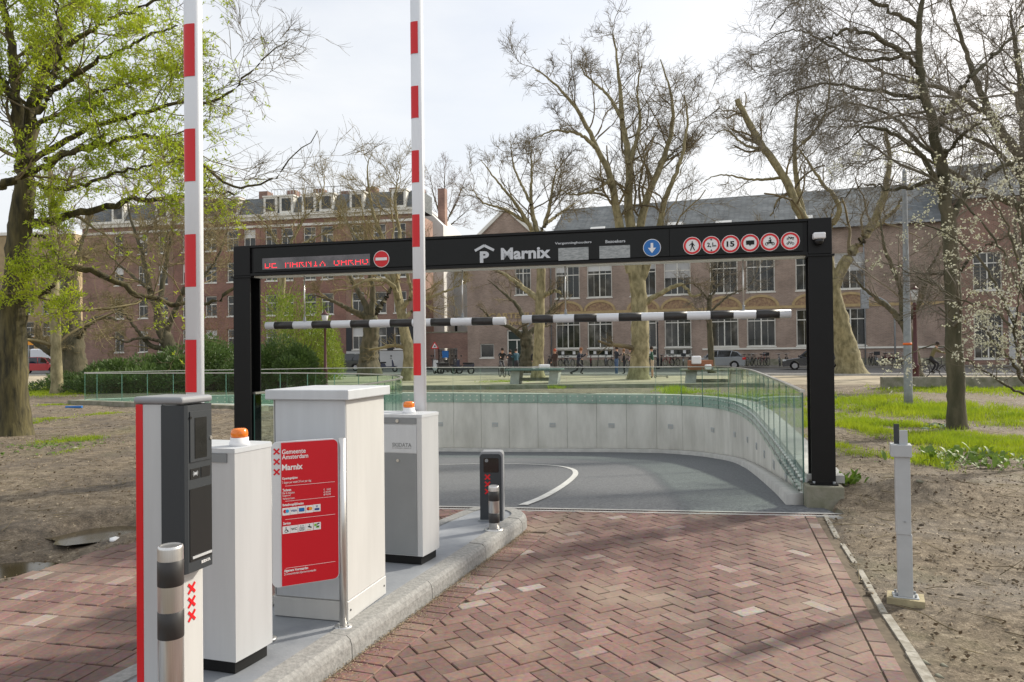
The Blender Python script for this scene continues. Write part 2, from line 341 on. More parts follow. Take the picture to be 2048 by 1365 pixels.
# --- the trench: glass lines (top of glass) from the photograph, distances from the ground they rise from
OUT = smooth([P(*a) for a in [(1603, 783, 8.15), (1578, 771.5, 9.6), (1550, 759.5, 11.6), (1523, 748.5, 14.3), (1500, 740.5, 17.2), (1472, 736, 19.8), (1430, 734, 22), (1370, 734, 23.5),
      (1300, 734.5, 24.5), (1150, 735, 25.3), (1000, 735, 25.8), (830, 735.5, 26.5), (650, 737, 26.8), (475, 740, 26.5), (360, 741.5, 26), (168, 746, 24.9)]])
INN = smooth([Vector((-3.30, 9.6, 1.17)), Vector((-2.9, 11.0, 1.15))] + [P(*a) for a in [(690, 775, 12.4), (762, 765, 14.2), (799, 758, 15.9), (803, 754.5, 17.0), (785, 751, 18.4), (717, 748, 20), (600, 746.5, 21.2), (400, 746.5, 22.6), (170, 747, 24.0)]])
ZB = .17                                              # ground level along the trench
RY = [7.9, 9.7, 13.8, 17.5, 21.7, 25.8, 40]; RZ = [0.0, -.20, -.66, -1.08, -1.50, -1.79, -2.6]
def rampz(x, y): return np.interp(y, RY, RZ) - .085 * np.maximum(0, -2.5 - x) - .0
def RH(x, y):                                         # pixel -> ramp surface
    z = -.5
    for _ in range(30):
        p = G(x, y, z); z = .5 * z + .5 * float(rampz(p.x, p.y))
    return G(x, y, z)
DA, DB = Vector((-4.2, 8.52, 0)), Vector((3.9, 7.38, 0))   # drain channel line
trench = [(p.x, p.y) for p in OUT] + [(p.x, p.y) for p in INN[::-1]]
trench_hole = [(p.x, p.y) for p in offset(OUT, -.22)] + [(p.x, p.y) for p in offset(INN, .22)[::-1]] + [(-3.4, 8.3), (3.2, 7.3)]

# --- ground sheet
def axis(lo, hi, step, far):
    a = list(np.arange(lo, hi, step)); s = step; x = a[-1]
    while x < far: s *= 1.25; x += s; a.append(x)
    s = step; x = a[0]
    while x > -far: s *= 1.25; x -= s; a.insert(0, x)
    return np.array(a)
gx = axis(-15, 13, .085, 900); gy = axis(2.0, 29, .085, 1200); gy = gy[gy > -60]
GX, GY = np.meshgrid(gx, gy)
def vnoise(X, Y, s, seed):
    r = np.random.default_rng(seed); n = 256; t = r.random((n, n)); x = X * s; y = Y * s; xi = np.floor(x).astype(int); yi = np.floor(y).astype(int); fx = x - xi; fy = y - yi
    fx = fx * fx * (3 - 2 * fx); fy = fy * fy * (3 - 2 * fy); a = lambda i, j: t[(yi + j) % n, (xi + i) % n]
    return (a(0, 0) * (1 - fx) + a(1, 0) * fx) * (1 - fy) + (a(0, 1) * (1 - fx) + a(1, 1) * fx) * fy - .5
LEFTEDGE = [G(-260, 1245), G(0, 1165), G(150, 1118), G(282, 1078), G(420, 1046)]
KR0, KR1 = Vector((-1.55, 2.25, 0)), Vector((.10, 7.0, 0))
RE0, RE1 = Vector((1.50, 2.1, 0)), Vector((3.02, 7.55, 0))     # outer edge of right lane
lane_r = [(KR0.x - .1, 2.0), (RE0.x + .09, 2.0), (RE1.x + .10, RE1.y), (-.95, 8.12), (-.4, 7.5)]
lane_l = [(-2.62, 2.0), (-1.2, 5.9), (-.7, 7.2), (-.95, 8.1), (-4.0, 8.5)] + [(p.x, p.y) for p in LEFTEDGE[::-1]] + [(-7, 2.0)]
roadarea = [(-7.2, 1.8)] + [(p.x, p.y) for p in LEFTEDGE] + [(-3.6, 8.0), (-3.5, 8.9), (3.45, 7.9), (3.06, 7.5), (1.44, 1.8)]
PUD = [(G(52, 1095), .62, .30), (G(225, 1052), .42, .17), (G(14, 1116), .45, .16)]
def gh(X, Y):
    X = np.asarray(X, float); Y = np.asarray(Y, float)
    base = ZB * sstep(5.5, 9.5, Y) * (1 - sstep(28, 34, Y))
    amp = 1 - sstep(27, 32, Y)
    h = vnoise(X, Y, .5, 1) * .09 + vnoise(X, Y, 1.7, 2) * .045 + vnoise(X, Y, 4.6, 3) * .020 + vnoise(X, Y, 10, 4) * .010
    for p, a, b in PUD: h = h * (1 - .9 * np.exp(-(((X - p.x) / (a * 1.5)) ** 2 + ((Y - p.y) / (b * 3.2)) ** 2) ** 2))
    rut = np.abs(vnoise(X * .5 + Y * .3, Y, 1.3, 9)) * .045
    h = base + (h + rut - .02) * amp
    mound = .22 * np.exp(-(((X - 4.3) / .62) ** 2 + ((Y - 7.9) / .38) ** 2)); h = h + mound
    dl_ = (X - 1.50) * .9633 - (Y - 2.1) * .2686; h = np.where((dl_ > -.5) & (Y < 7.7), h * sstep(.02, .38, dl_) - .004 * (dl_ < .2), h)
    for p, a, b in PUD: h = h - .14 * np.exp(-(((X - p.x) / a) ** 2 + ((Y - p.y) / (b * 2.2)) ** 2) ** 2)
    return h
def gz(x, y): return float(gh(x, y))
GZ = gh(GX, GY)
inr = inside(roadarea, GX, GY); GZ = np.where(inr, np.minimum(GZ, 0) * 0 - .06, GZ)
nx_, ny_ = len(gx), len(gy)
idx = np.arange(nx_ * ny_).reshape(ny_, nx_)
cxm = (GX[:-1, :-1] + GX[1:, 1:]) / 2; cym = (GY[:-1, :-1] + GY[1:, 1:]) / 2
keep = ~inside(trench_hole, cxm, cym)
q = np.stack([idx[:-1, :-1], idx[:-1, 1:], idx[1:, 1:], idx[1:, :-1]], -1)[keep]
# mud material: damp dark soil, dry sandy crust, leaf crumbs
m = bpy.data.materials.new('mud'); m.use_nodes = True; nt = m.node_tree; b = nt.nodes['Principled BSDF']; L = nt.links.new
t = nt.nodes.new('ShaderNodeNewGeometry').outputs['Position']
def N(s, d=8, r=.62):
    n = nt.nodes.new('ShaderNodeTexNoise'); n.inputs['Scale'].default_value = s; n.inputs['Detail'].default_value = d; n.inputs['Roughness'].default_value = r; L(t, n.inputs[0]); return n.outputs[0]
def RAMP(s, *st):
    r = nt.nodes.new('ShaderNodeValToRGB'); e = r.color_ramp.elements
    e[0].position, e[0].color = st[0][0], st[0][1] + (1,); e[1].position, e[1].color = st[-1][0], st[-1][1] + (1,)
    for p, c in st[1:-1]: x = e.new(p); x.color = c + (1,)
    L(s, r.inputs[0]); return r.outputs[0]
n1 = N(.9); nA = N(9, 10, .72); nB = N(60, 6, .7); n3 = N(90, 4)
mxa = nt.nodes.new('ShaderNodeMix'); mxa.inputs[0].default_value = .45; L(nA, mxa.inputs[2]); L(nB, mxa.inputs[3]); n2 = mxa.outputs[0]; n5 = N(.55)
ca = RAMP(n2, (.36, (.050, .036, .022)), (.45, (.115, .088, .057)), (.54, (.215, .17, .115)), (.64, (.40, .34, .255)))
cb_ = RAMP(n2, (.36, (.028, .021, .014)), (.50, (.105, .08, .054)), (.64, (.27, .215, .15)))
mxn = nt.nodes.new('ShaderNodeMix'); mxn.data_type = 'RGBA'; fr = nt.nodes.new('ShaderNodeMapRange'); fr.inputs[1].default_value = .42; fr.inputs[2].default_value = .62; L(n1, fr.inputs[0]); L(fr.outputs[0], mxn.inputs[0]); L(ca, mxn.inputs[6]); L(cb_, mxn.inputs[7]); mxo = nt.nodes.new('ShaderNodeMix'); mxo.data_type = 'RGBA'; mro = nt.nodes.new('ShaderNodeMapRange'); mro.inputs[1].default_value = .55; mro.inputs[2].default_value = .72; mro.inputs[4].default_value = .45; L(n5, mro.inputs[0]); L(mro.outputs[0], mxo.inputs[0]); L(mxn.outputs[2], mxo.inputs[6]); mxo.inputs[7].default_value = (.15, .15, .06, 1); L(mxo.outputs[2], b.inputs['Base Color'])
rr = nt.nodes.new('ShaderNodeMapRange'); rr.inputs[1].default_value = .42; rr.inputs[2].default_value = .66; rr.inputs[3].default_value = .95; rr.inputs[4].default_value = .62; L(n1, rr.inputs[0]); L(rr.outputs[0], b.inputs['Roughness'])
bp = nt.nodes.new('ShaderNodeBump'); bp.inputs['Strength'].default_value = .9; bp.inputs['Distance'].default_value = .035; L(n2, bp.inputs['Height'])
bp2 = nt.nodes.new('ShaderNodeBump'); bp2.inputs['Strength'].default_value = .5; bp2.inputs['Distance'].default_value = .01; L(n3, bp2.inputs['Height']); L(bp.outputs[0], bp2.inputs['Normal']); L(bp2.outputs[0], b.inputs['Normal'])
M['mud'] = m
tag(link('ground', npmesh('ground', np.stack([GX, GY, GZ], -1), q, m, smooth=True)), kind='structure')
wm = mat('puddle_water', (.06, .046, .024), .10, spec=.35, c2=(.07, .055, .03), scale=3)
for p, a, b_ in PUD:
    mb = MB(); n = 28
    ring = [(p.x + a * 1.4 * math.cos(2 * math.pi * i / n) * (1 + .18 * math.sin(3 * i)), p.y + b_ * 3.0 * math.sin(2 * math.pi * i / n) * (1 + .15 * math.cos(5 * i))) for i in range(n)]
    zz = gz(p.x, p.y) + .034
    mb.add([(x, y, zz) for x, y in ring], [list(range(n))]); tag(mb.build('puddle', wm), kind='structure')

# --- bricks
def clip(poly, conv):
    out = poly
    n = len(conv)
    for i in range(n):
        a, c = conv[i], conv[(i + 1) % n]; inp = out; out = []
        if not inp: return []
        def side(p): return (c[0] - a[0]) * (p[1] - a[1]) - (c[1] - a[1]) * (p[0] - a[0])
        for k in range(len(inp)):
            p, r = inp[k], inp[(k + 1) % len(inp)]; sp, sr = side(p), side(r)
            if sp >= 0: out.append(p)
            if (sp >= 0) != (sr >= 0):
                tt = sp / (sp - sr); out.append((p[0] + (r[0] - p[0]) * tt, p[1] + (r[1] - p[1]) * tt))
    return out
def area(p): return .5 * abs(sum(p[i][0] * p[(i + 1) % len(p)][1] - p[(i + 1) % len(p)][0] * p[i][1] for i in range(len(p)))) if len(p) > 2 else 0
def brick_prism(poly, g=.0026):
    cx_ = sum(p[0] for p in poly) / len(poly); cy_ = sum(p[1] for p in poly) / len(poly); n = len(poly)
    def sh(d): return [(p[0] + (cx_ - p[0]) * d / max(.02, math.hypot(cx_ - p[0], cy_ - p[1])), p[1] + (cy_ - p[1]) * d / max(.02, math.hypot(cx_ - p[0], cy_ - p[1]))) for p in poly]
    a = sh(g * 1.3); c = sh(g * 1.3 + .006)
    vs = [(x - cx_, y - cy_, -.03) for x, y in a] + [(x - cx_, y - cy_, -.004) for x, y in a] + [(x - cx_, y - cy_, .0) for x, y in c]
    fs = [list(range(2 * n, 3 * n))] + [[k * n + i, k * n + (i + 1) % n, (k + 1) * n + (i + 1) % n, (k + 1) * n + i] for k in (0, 1) for i in range(n)]
    return (cx_, cy_), vs, fs
def lay(polys, parent, cap=300):
    vis = []
    for p in polys:
        c, vs, fs = brick_prism(p); x, y = proj((c[0], c[1], 0)) if c[1] > .5 else (-1e4, 0)
        seen = -30 < x < 2078 and 0 < y < 1400
        vis.append((0 if seen else 1, math.hypot(c[0], c[1]) - area(p) * 40, c, vs, fs))
    vis.sort(key=lambda r: (r[0], r[1])); cache = {}
    mb = MB()
    for i, (_, _, c, vs, fs) in enumerate(vis):
        dz = random.uniform(-.0035, .0035)
        if i < cap:
            key = tuple(round(v, 4) for w in vs for v in w)
            if key not in cache:
                b2 = MB(); b2.add(vs, fs); cache[key] = b2.mesh('brick', M['brick_o'])
            o = link('brick', cache[key], parent, (c[0], c[1], dz)); o.rotation_euler = (random.uniform(-.012, .012), random.uniform(-.012, .012), random.uniform(-.008, .008))
        else: mb.add([(x + c[0], y + c[1], z + dz) for x, y, z in vs], fs)
    if mb.v: tag(mb.build('bricks_beyond', M['brick_i'], parent), kind='stuff')
# right lane: herringbone at 45 degrees to the kerb, one border course on each side
vdir = (RE1 - RE0).normalized(); udir = Vector((vdir.y, -vdir.x, 0))
kdir = (KR1 - KR0).normalized(); kn = Vector((kdir.y, -kdir.x, 0))
road = MB(); road.prism(lane_r, -.09, -.010); R_road = tag(road.build('brick_road', M['sand']), kind='structure')
polys = []
for i in range(29):                                    # border course along the outer edge
    a = RE1 - vdir * (.2 * i); c = RE1 - vdir * (.2 * i + .197)
    if c.y < 2: break
    for off in (0,): polys.append([(a + udir * -off).to_2d()[:], (a + udir * (-off - .1)).to_2d()[:], (c + udir * (-off - .1)).to_2d()[:], (c + udir * -off).to_2d()[:]])
i = 0
while True:                                            # row along the island kerb
    a = KR0 + kdir * (.1035 * i) + kn * .012; c = a + kdir * .1
    if c.y > 6.95: break
    polys.append([a.to_2d()[:], (a + kn * .2).to_2d()[:], (c + kn * .2).to_2d()[:], c.to_2d()[:]]); i += 1
KT = KR0 + kn * .216 + kdir * 6.02
innerA = [(p.x, p.y) for p in (KR0 + kn * .216, RE0 - udir * .107 - vdir * .2, RE1 - udir * .107 + vdir * .02, KT)]
innerB = [(.30, 6.93), (KT.x, KT.y), (-.93, 8.05), (-.5, 7.05)]
ha = math.atan2(vdir.y, vdir.x) + math.radians(45); ca_, sa_ = math.cos(ha), math.sin(ha); Wb = .1035
for mI in range(-90, 90):
    for nI in range(-60, 60):
        for hv in (0, 1):
            if hv == 0: x0, y0, w_, h_ = mI + 2 * nI, -mI + 2 * nI, 2, 1
            else: x0, y0, w_, h_ = mI + 2 * nI + 2, -mI + 2 * nI, 1, 2
            cxx = .9 + ((x0 + w_ / 2) * ca_ - (y0 + h_ / 2) * sa_) * Wb; cyy = 5 + ((x0 + w_ / 2) * sa_ + (y0 + h_ / 2) * ca_) * Wb
            if not (-2.2 < cxx < 3.3 and 1.9 < cyy < 8.3): continue
            g_ = .02
            pl = [(.9 + (x * ca_ - y * sa_) * Wb, 5 + (x * sa_ + y * ca_) * Wb) for x, y in ((x0, y0), (x0 + w_, y0), (x0 + w_, y0 + h_), (x0, y0 + h_))]
            for reg in (innerA, innerB):
                r_ = clip(pl, reg)
                if area(r_) > .0025: polys.append(r_)
# nose of the lane between island tip and drain
nose = [(.15, 7.2), (.22, 7.45), (-.35, 8.02), (-.9, 8.08), (-.62, 7.62), (0.0, 7.62)]
lay(polys, R_road)
# left lane: courses of bricks along the lane
road = MB(); road.prism([(-2.58, 2.0), (-.75, 7.2), (-.6, 7.7), (-.9, 8.09)] + [(-3.9, 8.44)] + [(p.x, p.y) for p in LEFTEDGE[::-1]] + [(-7, 2.0)], -.092, -.011); L_road = tag(road.build('brick_road', M['sand']), kind='structure')
llpoly = [(-2.5, 2.0), (-.72, 7.15), (-.80, 7.55), (-1.0, 8.05), (-3.9, 8.42)] + [(p.x, p.y) for p in LEFTEDGE[::-1]] + [(-6.9, 2.0)]
polys = []
la = math.radians(-13); u_ = Vector((math.cos(la), math.sin(la))); v_ = Vector((-math.sin(la), math.cos(la)))
for j in range(-30, 40):
    for i in range(-60, 60):
        o = Vector((-3.5, 5.0)) + u_ * (.1035 * (i + .5 * (j % 2))) + v_ * (.2035 * j)
        pl = [o[:], (o + u_ * .1035)[:], (o + u_ * .1035 + v_ * .2035)[:], (o + v_ * .2035)[:]]
        cc = o + u_ * .05 + v_ * .1
        if inside(llpoly, np.array([cc.x]), np.array([cc.y]))[0]: polys.append(pl)
lay(polys, L_road)
# concrete edging strip on the right, broken stones
edge = thing('edging_strip', 'narrow broken strip of grey edging stones between red paving and mud', 'kerb')
s = 0.0
while s < 5.2:
    l = random.choice((.95, 1.0, .6)); gap = .012 if random.random() < .6 else .2
    a = RE1 - vdir * s + udir * (.055 + random.uniform(0, .025)); c = RE1 - vdir * (s + l) + udir * (.055 + random.uniform(0, .03))
    wd = random.uniform(.035, .06)
    mb = MB(); mb.prism([c.to_2d()[:], (c + udir * wd).to_2d()[:], (a + udir * wd).to_2d()[:], a.to_2d()[:]], -.1, random.uniform(.0, .008)); mb.build('edging_stone', M['edging'], edge); s += l + gap

# --- traffic island
isl = [(-1.55, 2.25), (-.72, 4.64), (.02, 6.78), (.115, 7.08), (.12, 7.25), (.05, 7.43), (-.1, 7.55), (-.3, 7.57), (-.48, 7.46), (-.62, 7.2), (-.85, 6.7), (-1.2, 5.9), (-1.75, 4.4), (-2.5, 2.25)]
ip = smooth([Vector((x, y, 0)) for x, y in isl], 5)
ii = offset(ip, .15)
mb = MB(); mb.prism([(p.x, p.y) for p in offset(ip, .146)], -.05, .112); R_isl = tag(mb.build('traffic_island', M['coating']), kind='structure')
d = [0]
for a, c in zip(ip, ip[1:]): d.append(d[-1] + (c - a).length)
cuts = [0]
for i in range(1, len(ip)):
    if d[i] - d[cuts[-1]] > .8 or (i > 25 and i < 50 and d[i] - d[cuts[-1]] > .3) or i == len(ip) - 1: cuts.append(i)
for c0, c1 in zip(cuts, cuts[1:]):
    vs = []; fs = []; seg = list(range(c0, c1 + 1)); dz = random.uniform(-.003, .003)
    for k, i in enumerate(seg):
        o_, n_ = ip[i].copy(), ii[i]; din = (n_ - o_).normalized()
        tl = (ip[min(i + 1, len(ip) - 1)] - ip[max(i - 1, 0)]).normalized() * (.004 if k == 0 else (-.004 if k == len(seg) - 1 else 0))
        for w_, z_ in ((.0, -.05), (.006, .070), (.016, .098), (.038, .118), (.15, .121), (.15, -.05)): p = o_ + din * w_ + tl; vs.append((p.x, p.y, z_ + (dz if z_ > 0 else 0)))
    k6 = 6
    for k in range(len(seg) - 1):
        for j in range(k6): fs.append((k * k6 + j, (k + 1) * k6 + j, (k + 1) * k6 + (j + 1) % k6, k * k6 + (j + 1) % k6))
    fs += [list(range(k6)), list(range((len(seg) - 1) * k6, len(seg) * k6))[::-1]]
    mb = MB(); mb.add(vs, fs); mb.build('kerb_stone', M['kerb'], R_isl)

# --- drain channel
dd = (DB - DA); dl = dd.length; da = math.atan2(dd.y, dd.x)
dr = thing('drain_channel', 'cast iron slotted drain channel across the foot of the brick road', 'drain', DA, da)
mb = MB(); mb.box(0, dl, -.045, -.012, -.1, .004); mb.box(0, dl, .062, .10, -.1, .004); mb.build('channel_frame', M['conclight'], dr)
mb = MB(); mb.box(0, dl, -.012, .062, -.1, -.03); mb.build('channel_bed', M['darker'], dr)
gme = None
gl = .5
mb = MB(); mb.box(0, gl - .006, -.010, .004, -.03, .003); mb.box(0, gl - .006, .046, .060, -.03, .003)
for i in range(17): mb.box(i * .0295, i * .0295 + .013, .004, .046, -.028, .002)
gme = mb.mesh('drain_grate', M['iron'])
for i in range(int(dl / gl)): link('drain_grate', gme, dr, (i * gl + .02, 0, 0))
mb = MB(); mb.box(0, .62, -.07, .05, -.05, .035); e_ = mb.build('drain_end_plate', M['iron']); e_.location = (3.45, 7.62, 0.0); e_.rotation_euler = (0, 0, da); tag(e_, 'dark iron plate lying in mud beside the concrete post footing', 'plate')

# --- ramp surface, lane line, kerb
xs = np.arange(-14, 7.2, .25); ys = np.arange(7.2, 28, .25); RX, RYY = np.meshgrid(xs, ys)
yl = DA.y + (RX - DA.x) * dd.y / dd.x + .09
RYY = np.where(RYY < yl, yl, RYY)
RZ_ = rampz(RX, RYY) - .004
ri = np.arange(RX.size).reshape(RX.shape)
rpoly = [(p.x, p.y) for p in offset(OUT, -.25)] + [(p.x, p.y) for p in offset(INN, .25)[::-1]] + [(-3.75, 8.5), (3.35, 7.5)]
kp = inside(rpoly, (RX[:-1, :-1] + RX[1:, 1:]) / 2, (RYY[:-1, :-1] + RYY[1:, 1:]) / 2) & ((RYY[1:, :-1] - RYY[:-1, :-1]) > 1e-4)
rq = np.stack([ri[:-1, :-1], ri[:-1, 1:], ri[1:, 1:], ri[1:, :-1]], -1)[kp]
tag(link('ramp_road', npmesh('ramp_road', np.stack([RX, RYY, RZ_], -1), rq, M['asph'], smooth=True)), kind='structure')
def strip_on_ramp(name, left, right, mt, h=.006):
    n = len(left); v = [(p.x, p.y, float(rampz(p.x, p.y)) + h) for p in left] + [(p.x, p.y, float(rampz(p.x, p.y)) + h) for p in right]
    return link(name, npmesh(name, v, [(i, i + 1, n + i + 1, n + i) for i in range(n - 1)], mt))
ln = smooth([RH(*a) for a in [(1046, 1011), (1092, 992), (1134, 966), (1151, 948), (1142, 938), (1110, 932), (1040, 928.5), (960, 928), (880, 929.5)]] + [Vector((-5.5, 20.0, 0)), Vector((-12, 23.2, 0))], 8)
ln = [Vector((p.x, p.y, 0)) for p in ln]
tag(strip_on_ramp('lane_line', offset(ln, .055), offset(ln, -.055), M['line']), kind='structure')
def kerbline(name, line, w0, w1, mt):
    A, B = offset(line, w0), offset(line, w1); v = []; f = []
    for i, (p, r) in enumerate(zip(A, B)):
        zp = float(rampz(p.x, p.y)); v += [(p.x, p.y, zp - .1), (p.x, p.y, zp + .12), (r.x, r.y, zp + .105), (r.x + (p.x - r.x) * -.08, r.y + (p.y - r.y) * -.08, zp - .1)]
    for i in range(len(A) - 1):
        for j in range(3): f.append((4 * i + j, 4 * i + 4 + j, 4 * i + 5 + j, 4 * i + 1 + j))
    f2 = [(0, 1, 2, 3)]
    return link(name, npmesh(name, v, f + f2, mt))
tag(kerbline('ramp_kerb', OUT, .0, .17, M['conclight']), kind='structure')
tag(kerbline('ramp_kerb', INN, .0, -.24, M['conclight']), kind='structure')

# --- retaining walls (panels with joints), coping, glass balustrades
boltm = None
mbt = MB(); mbt.disc(0, 0, .025, -.018, 0, n=10); boltm = mbt.mesh('bolt', M['rail'])
def trench_side(line, sgn, wl_label, bal_label, gh_top, nlight):
    W_ = thing('retaining_wall', wl_label, 'wall'); B_ = thing('glass_balustrade', bal_label, 'balustrade')
    flat = [Vector((p.x, p.y, 0)) for p in line]
    rs = resample(flat, 1.0); tops = np.array([[p.x, p.y, p.z] for p in line])
    def ztop(p):
        i = int(np.argmin((tops[:, 0] - p.x) ** 2 + (tops[:, 1] - p.y) ** 2)); return float(tops[i, 2])
    fine = resample(flat, .25); per = max(1, round(len(fine) / len(rs)))
    zt = [ztop(p) for p in fine]; zt = np.convolve(np.pad(zt, 4, mode='edge'), np.ones(9) / 9, 'valid')
    wa, wb_ = offset(fine, -sgn * .045), offset(fine, -sgn * .26)
    ga, gb = offset(fine, sgn * .0), offset(fine, -sgn * .018)
    ca2, cb2 = offset(fine, -sgn * .04), offset(fine, -sgn * .42)
    ra, rb = offset(fine, sgn * .018), offset(fine, -sgn * .036)
    def ribbon(A, Bq, i0, i1, z0f, z1f, cut=.0, endm=0):
        vs = []; k = 0
        for i in range(i0, i1 + 1):
            p, r = A[i].copy(), Bq[i].copy()
            if cut:
                t_ = (fine[min(i + 1, len(fine) - 1)] - fine[max(i - 1, 0)]).normalized() * (cut if i == i0 else (-cut if i == i1 else 0)); p += t_; r += t_
            vs += [(p.x, p.y, z0f(i)), (p.x, p.y, z1f(i)), (r.x, r.y, z1f(i)), (r.x, r.y, z0f(i))]
        n = i1 - i0; fs = [(4 * a + j, 4 * a + 4 + j, 4 * a + 4 + (j + 1) % 4, 4 * a + (j + 1) % 4) for a in range(n) for j in range(4)] + [(0, 1, 2, 3), (4 * n + 3, 4 * n + 2, 4 * n + 1, 4 * n)]
        mb = MB(); mb.add(vs, fs); mb.m[-2:] = [endm, endm]; return mb
    NF = len(fine) - 1; zr = lambda i: float(rampz(fine[i].x, fine[i].y)) - .3
    i = 0; w = 0
    while i < NF:
        j = min(i + 4, NF) if NF - i > 5 else NF
        ribbon(wa, wb_, i, j, zr, lambda k: zt[k] - .93 - .055, .005).build('wall_panel', M['conc'], W_)
        i = j
    ribbon(offset(fine, -sgn * .06), offset(fine, -sgn * .22), 0, NF, lambda k: zr(k), lambda k: zt[k] - .95).build('wall_core', M['concold'], W_)
    ribbon(ca2, cb2, 0, NF, lambda k: zt[k] - .93 - .05, lambda k: zt[k] - .93 + .03).build('coping', M['conclight'], W_)
    ribbon(offset(fine, -sgn * .024), offset(fine, -sgn * .04), 0, NF, lambda k: zt[k] - gh_top + .01, lambda k: zt[k] - .945).build('edge_fascia', M['fascia'], W_)
    i = 2
    while i < NF:                                      # recessed lamp boxes
        if (i // 4) % 2 == 0 and nlight:
            p = wa[i]; t_ = (fine[i + 1] - fine[i - 1]).normalized(); a_ = math.atan2(t_.y, t_.x) + (math.pi if sgn > 0 else 0)
            mb = MB(); mb.box(-.10, .10, -.018, .01, -.07, .07); lb = mb.build('wall_lamp', M['postgrey'], W_, (p.x, p.y, float(rampz(p.x, p.y)) + (zt[i] - 1.25 - float(rampz(p.x, p.y))) * .56), a_)
            mb = MB(); mb.box(-.075, .075, -.022, -.0185, -.045, .02); mb.build('lamp_glass', M['conclight'], lb)
        i += 4
    i = 0
    while i < NF:
        j = min(i + 4, NF) if NF - i > 5 else NF
        g_ = ribbon(ga, gb, i, j, lambda k: zt[k] - gh_top, lambda k: zt[k] - .01, .006, 1).build('glass_panel', [M['glass'], M['glassedge']], B_)
        for k in range(i, j):
            for q_ in range(1):
                pm = (ga[k] + ga[k + 1]) / 2 + (ga[k] - gb[k]).normalized() * .001; t_ = (fine[k + 1] - fine[k]).normalized(); a_ = math.atan2(t_.y, t_.x) + (math.pi if sgn > 0 else 0)
                for hh in (.10, .24):
                    bo = link('bolt', boltm, g_, (pm.x, pm.y, zt[k] - gh_top + hh), a_)
        i = j
    ribbon(ra, rb, 0, NF, lambda k: zt[k] - .012, lambda k: zt[k] + .014).build('handrail', M['rail'], B_)
trench_side(OUT, 1, 'long curved concrete retaining wall on the outer side of the ramp', 'outer curved glass balustrade with steel handrail around the ramp', 1.22, True)
trench_side(INN, -1, 'inner concrete retaining wall hidden under the greenish glass', 'inner greenish glass balustrade curving behind the grey cabinet', 1.22, False)
# closing end of the trench on the far left
mb = MB(); e0, e1 = OUT[-1], INN[-1]
mb.add([(e0.x, e0.y, -3), (e1.x, e1.y, -3), (e1.x, e1.y, .2), (e0.x, e0.y, .2), (e0.x - .25, e0.y, -3), (e1.x - .25, e1.y, -3), (e1.x - .25, e1.y, .2), (e0.x - .25, e0.y, .2)], [(0, 1, 2, 3), (4, 7, 6, 5), (3, 2, 6, 7), (0, 4, 5, 1), (1, 5, 6, 2), (0, 3, 7, 4)])
tag(mb.build('end_wall', M['conc']), 'short concrete wall closing the ramp trench at the lawn', 'wall')

# --- plaza, street, pavements behind
FA = math.atan2(-5.6, 16.4); SCH = Frame(P(1198, 700, 70.0), FA)      # school facade plane
def band(name, y0, y1, z, mt, x0=-160, x1=160):
    mb = MB(); c = [SCH.w(x0, y0), SCH.w(x1, y0), SCH.w(x1, y1), SCH.w(x0, y1)]
    nx2 = 40; vs = []; fs = []
    mb.add([(p.x, p.y, z) for p in c], [(0, 1, 2, 3)]); return tag(mb.build(name, mt), kind='structure')
M['plaza'] = mat('plaza_paving', (.44, .375, .27), .95, c2=(.29, .245, .17), scale=.45, bump=.2, bscale=9)
M['pave'] = mat('pavement_slabs', (.24, .225, .20), .9, var=.3, scale=.8)
band('plaza_paving', -40, -21.5, .012, M['plaza'], -70, 90)
band('street', -21.5, -5, .016, M['asphfar'])
mb = MB()
for y0 in (-4.9,):
    c = [SCH.w(-160, y0), SCH.w(160, y0), SCH.w(160, .5), SCH.w(-160, .5)]; mb.prism([(p.x, p.y) for p in c], -.1, .13)
tag(mb.build('pavement', M['pave']), kind='structure')
mb = MB(); c = [SCH.w(-70, -21.9), SCH.w(90, -21.9), SCH.w(90, -21.6), SCH.w(-70, -21.6)]; mb.prism([(p.x, p.y) for p in c], -.1, .11); tag(mb.build('street_kerb', M['conclight']), kind='structure')
# low concrete edges round the lawn
def ledge(label, a, c, h, wd):
    a, c = Vector(a), Vector(c); t_ = (c - a).normalized(); n_ = Vector((-t_.y, t_.x, 0)) * wd
    mb = MB(); z = gz((a.x + c.x) / 2, (a.y + c.y) / 2); mb.prism([a.to_2d()[:], c.to_2d()[:], (c + n_).to_2d()[:], (a + n_).to_2d()[:]], -.2, z + h); tag(mb.build('concrete_ledge', M['concold']), label, 'ledge')
ledge('low mossy concrete edge between ramp lawn and plaza', P(800, 770, 30.5), P(1530, 768, 29.5), .16, .3)
ledge('long low concrete ledge behind the slim ivy tree', P(1766, 770, 26.5), P(2300, 770, 24.5), .42, .45)
ledge('flat dark concrete slab edge below the glass at the lawn', P(135, 800, 23.2), P(520, 800, 19.6), .08, .3)
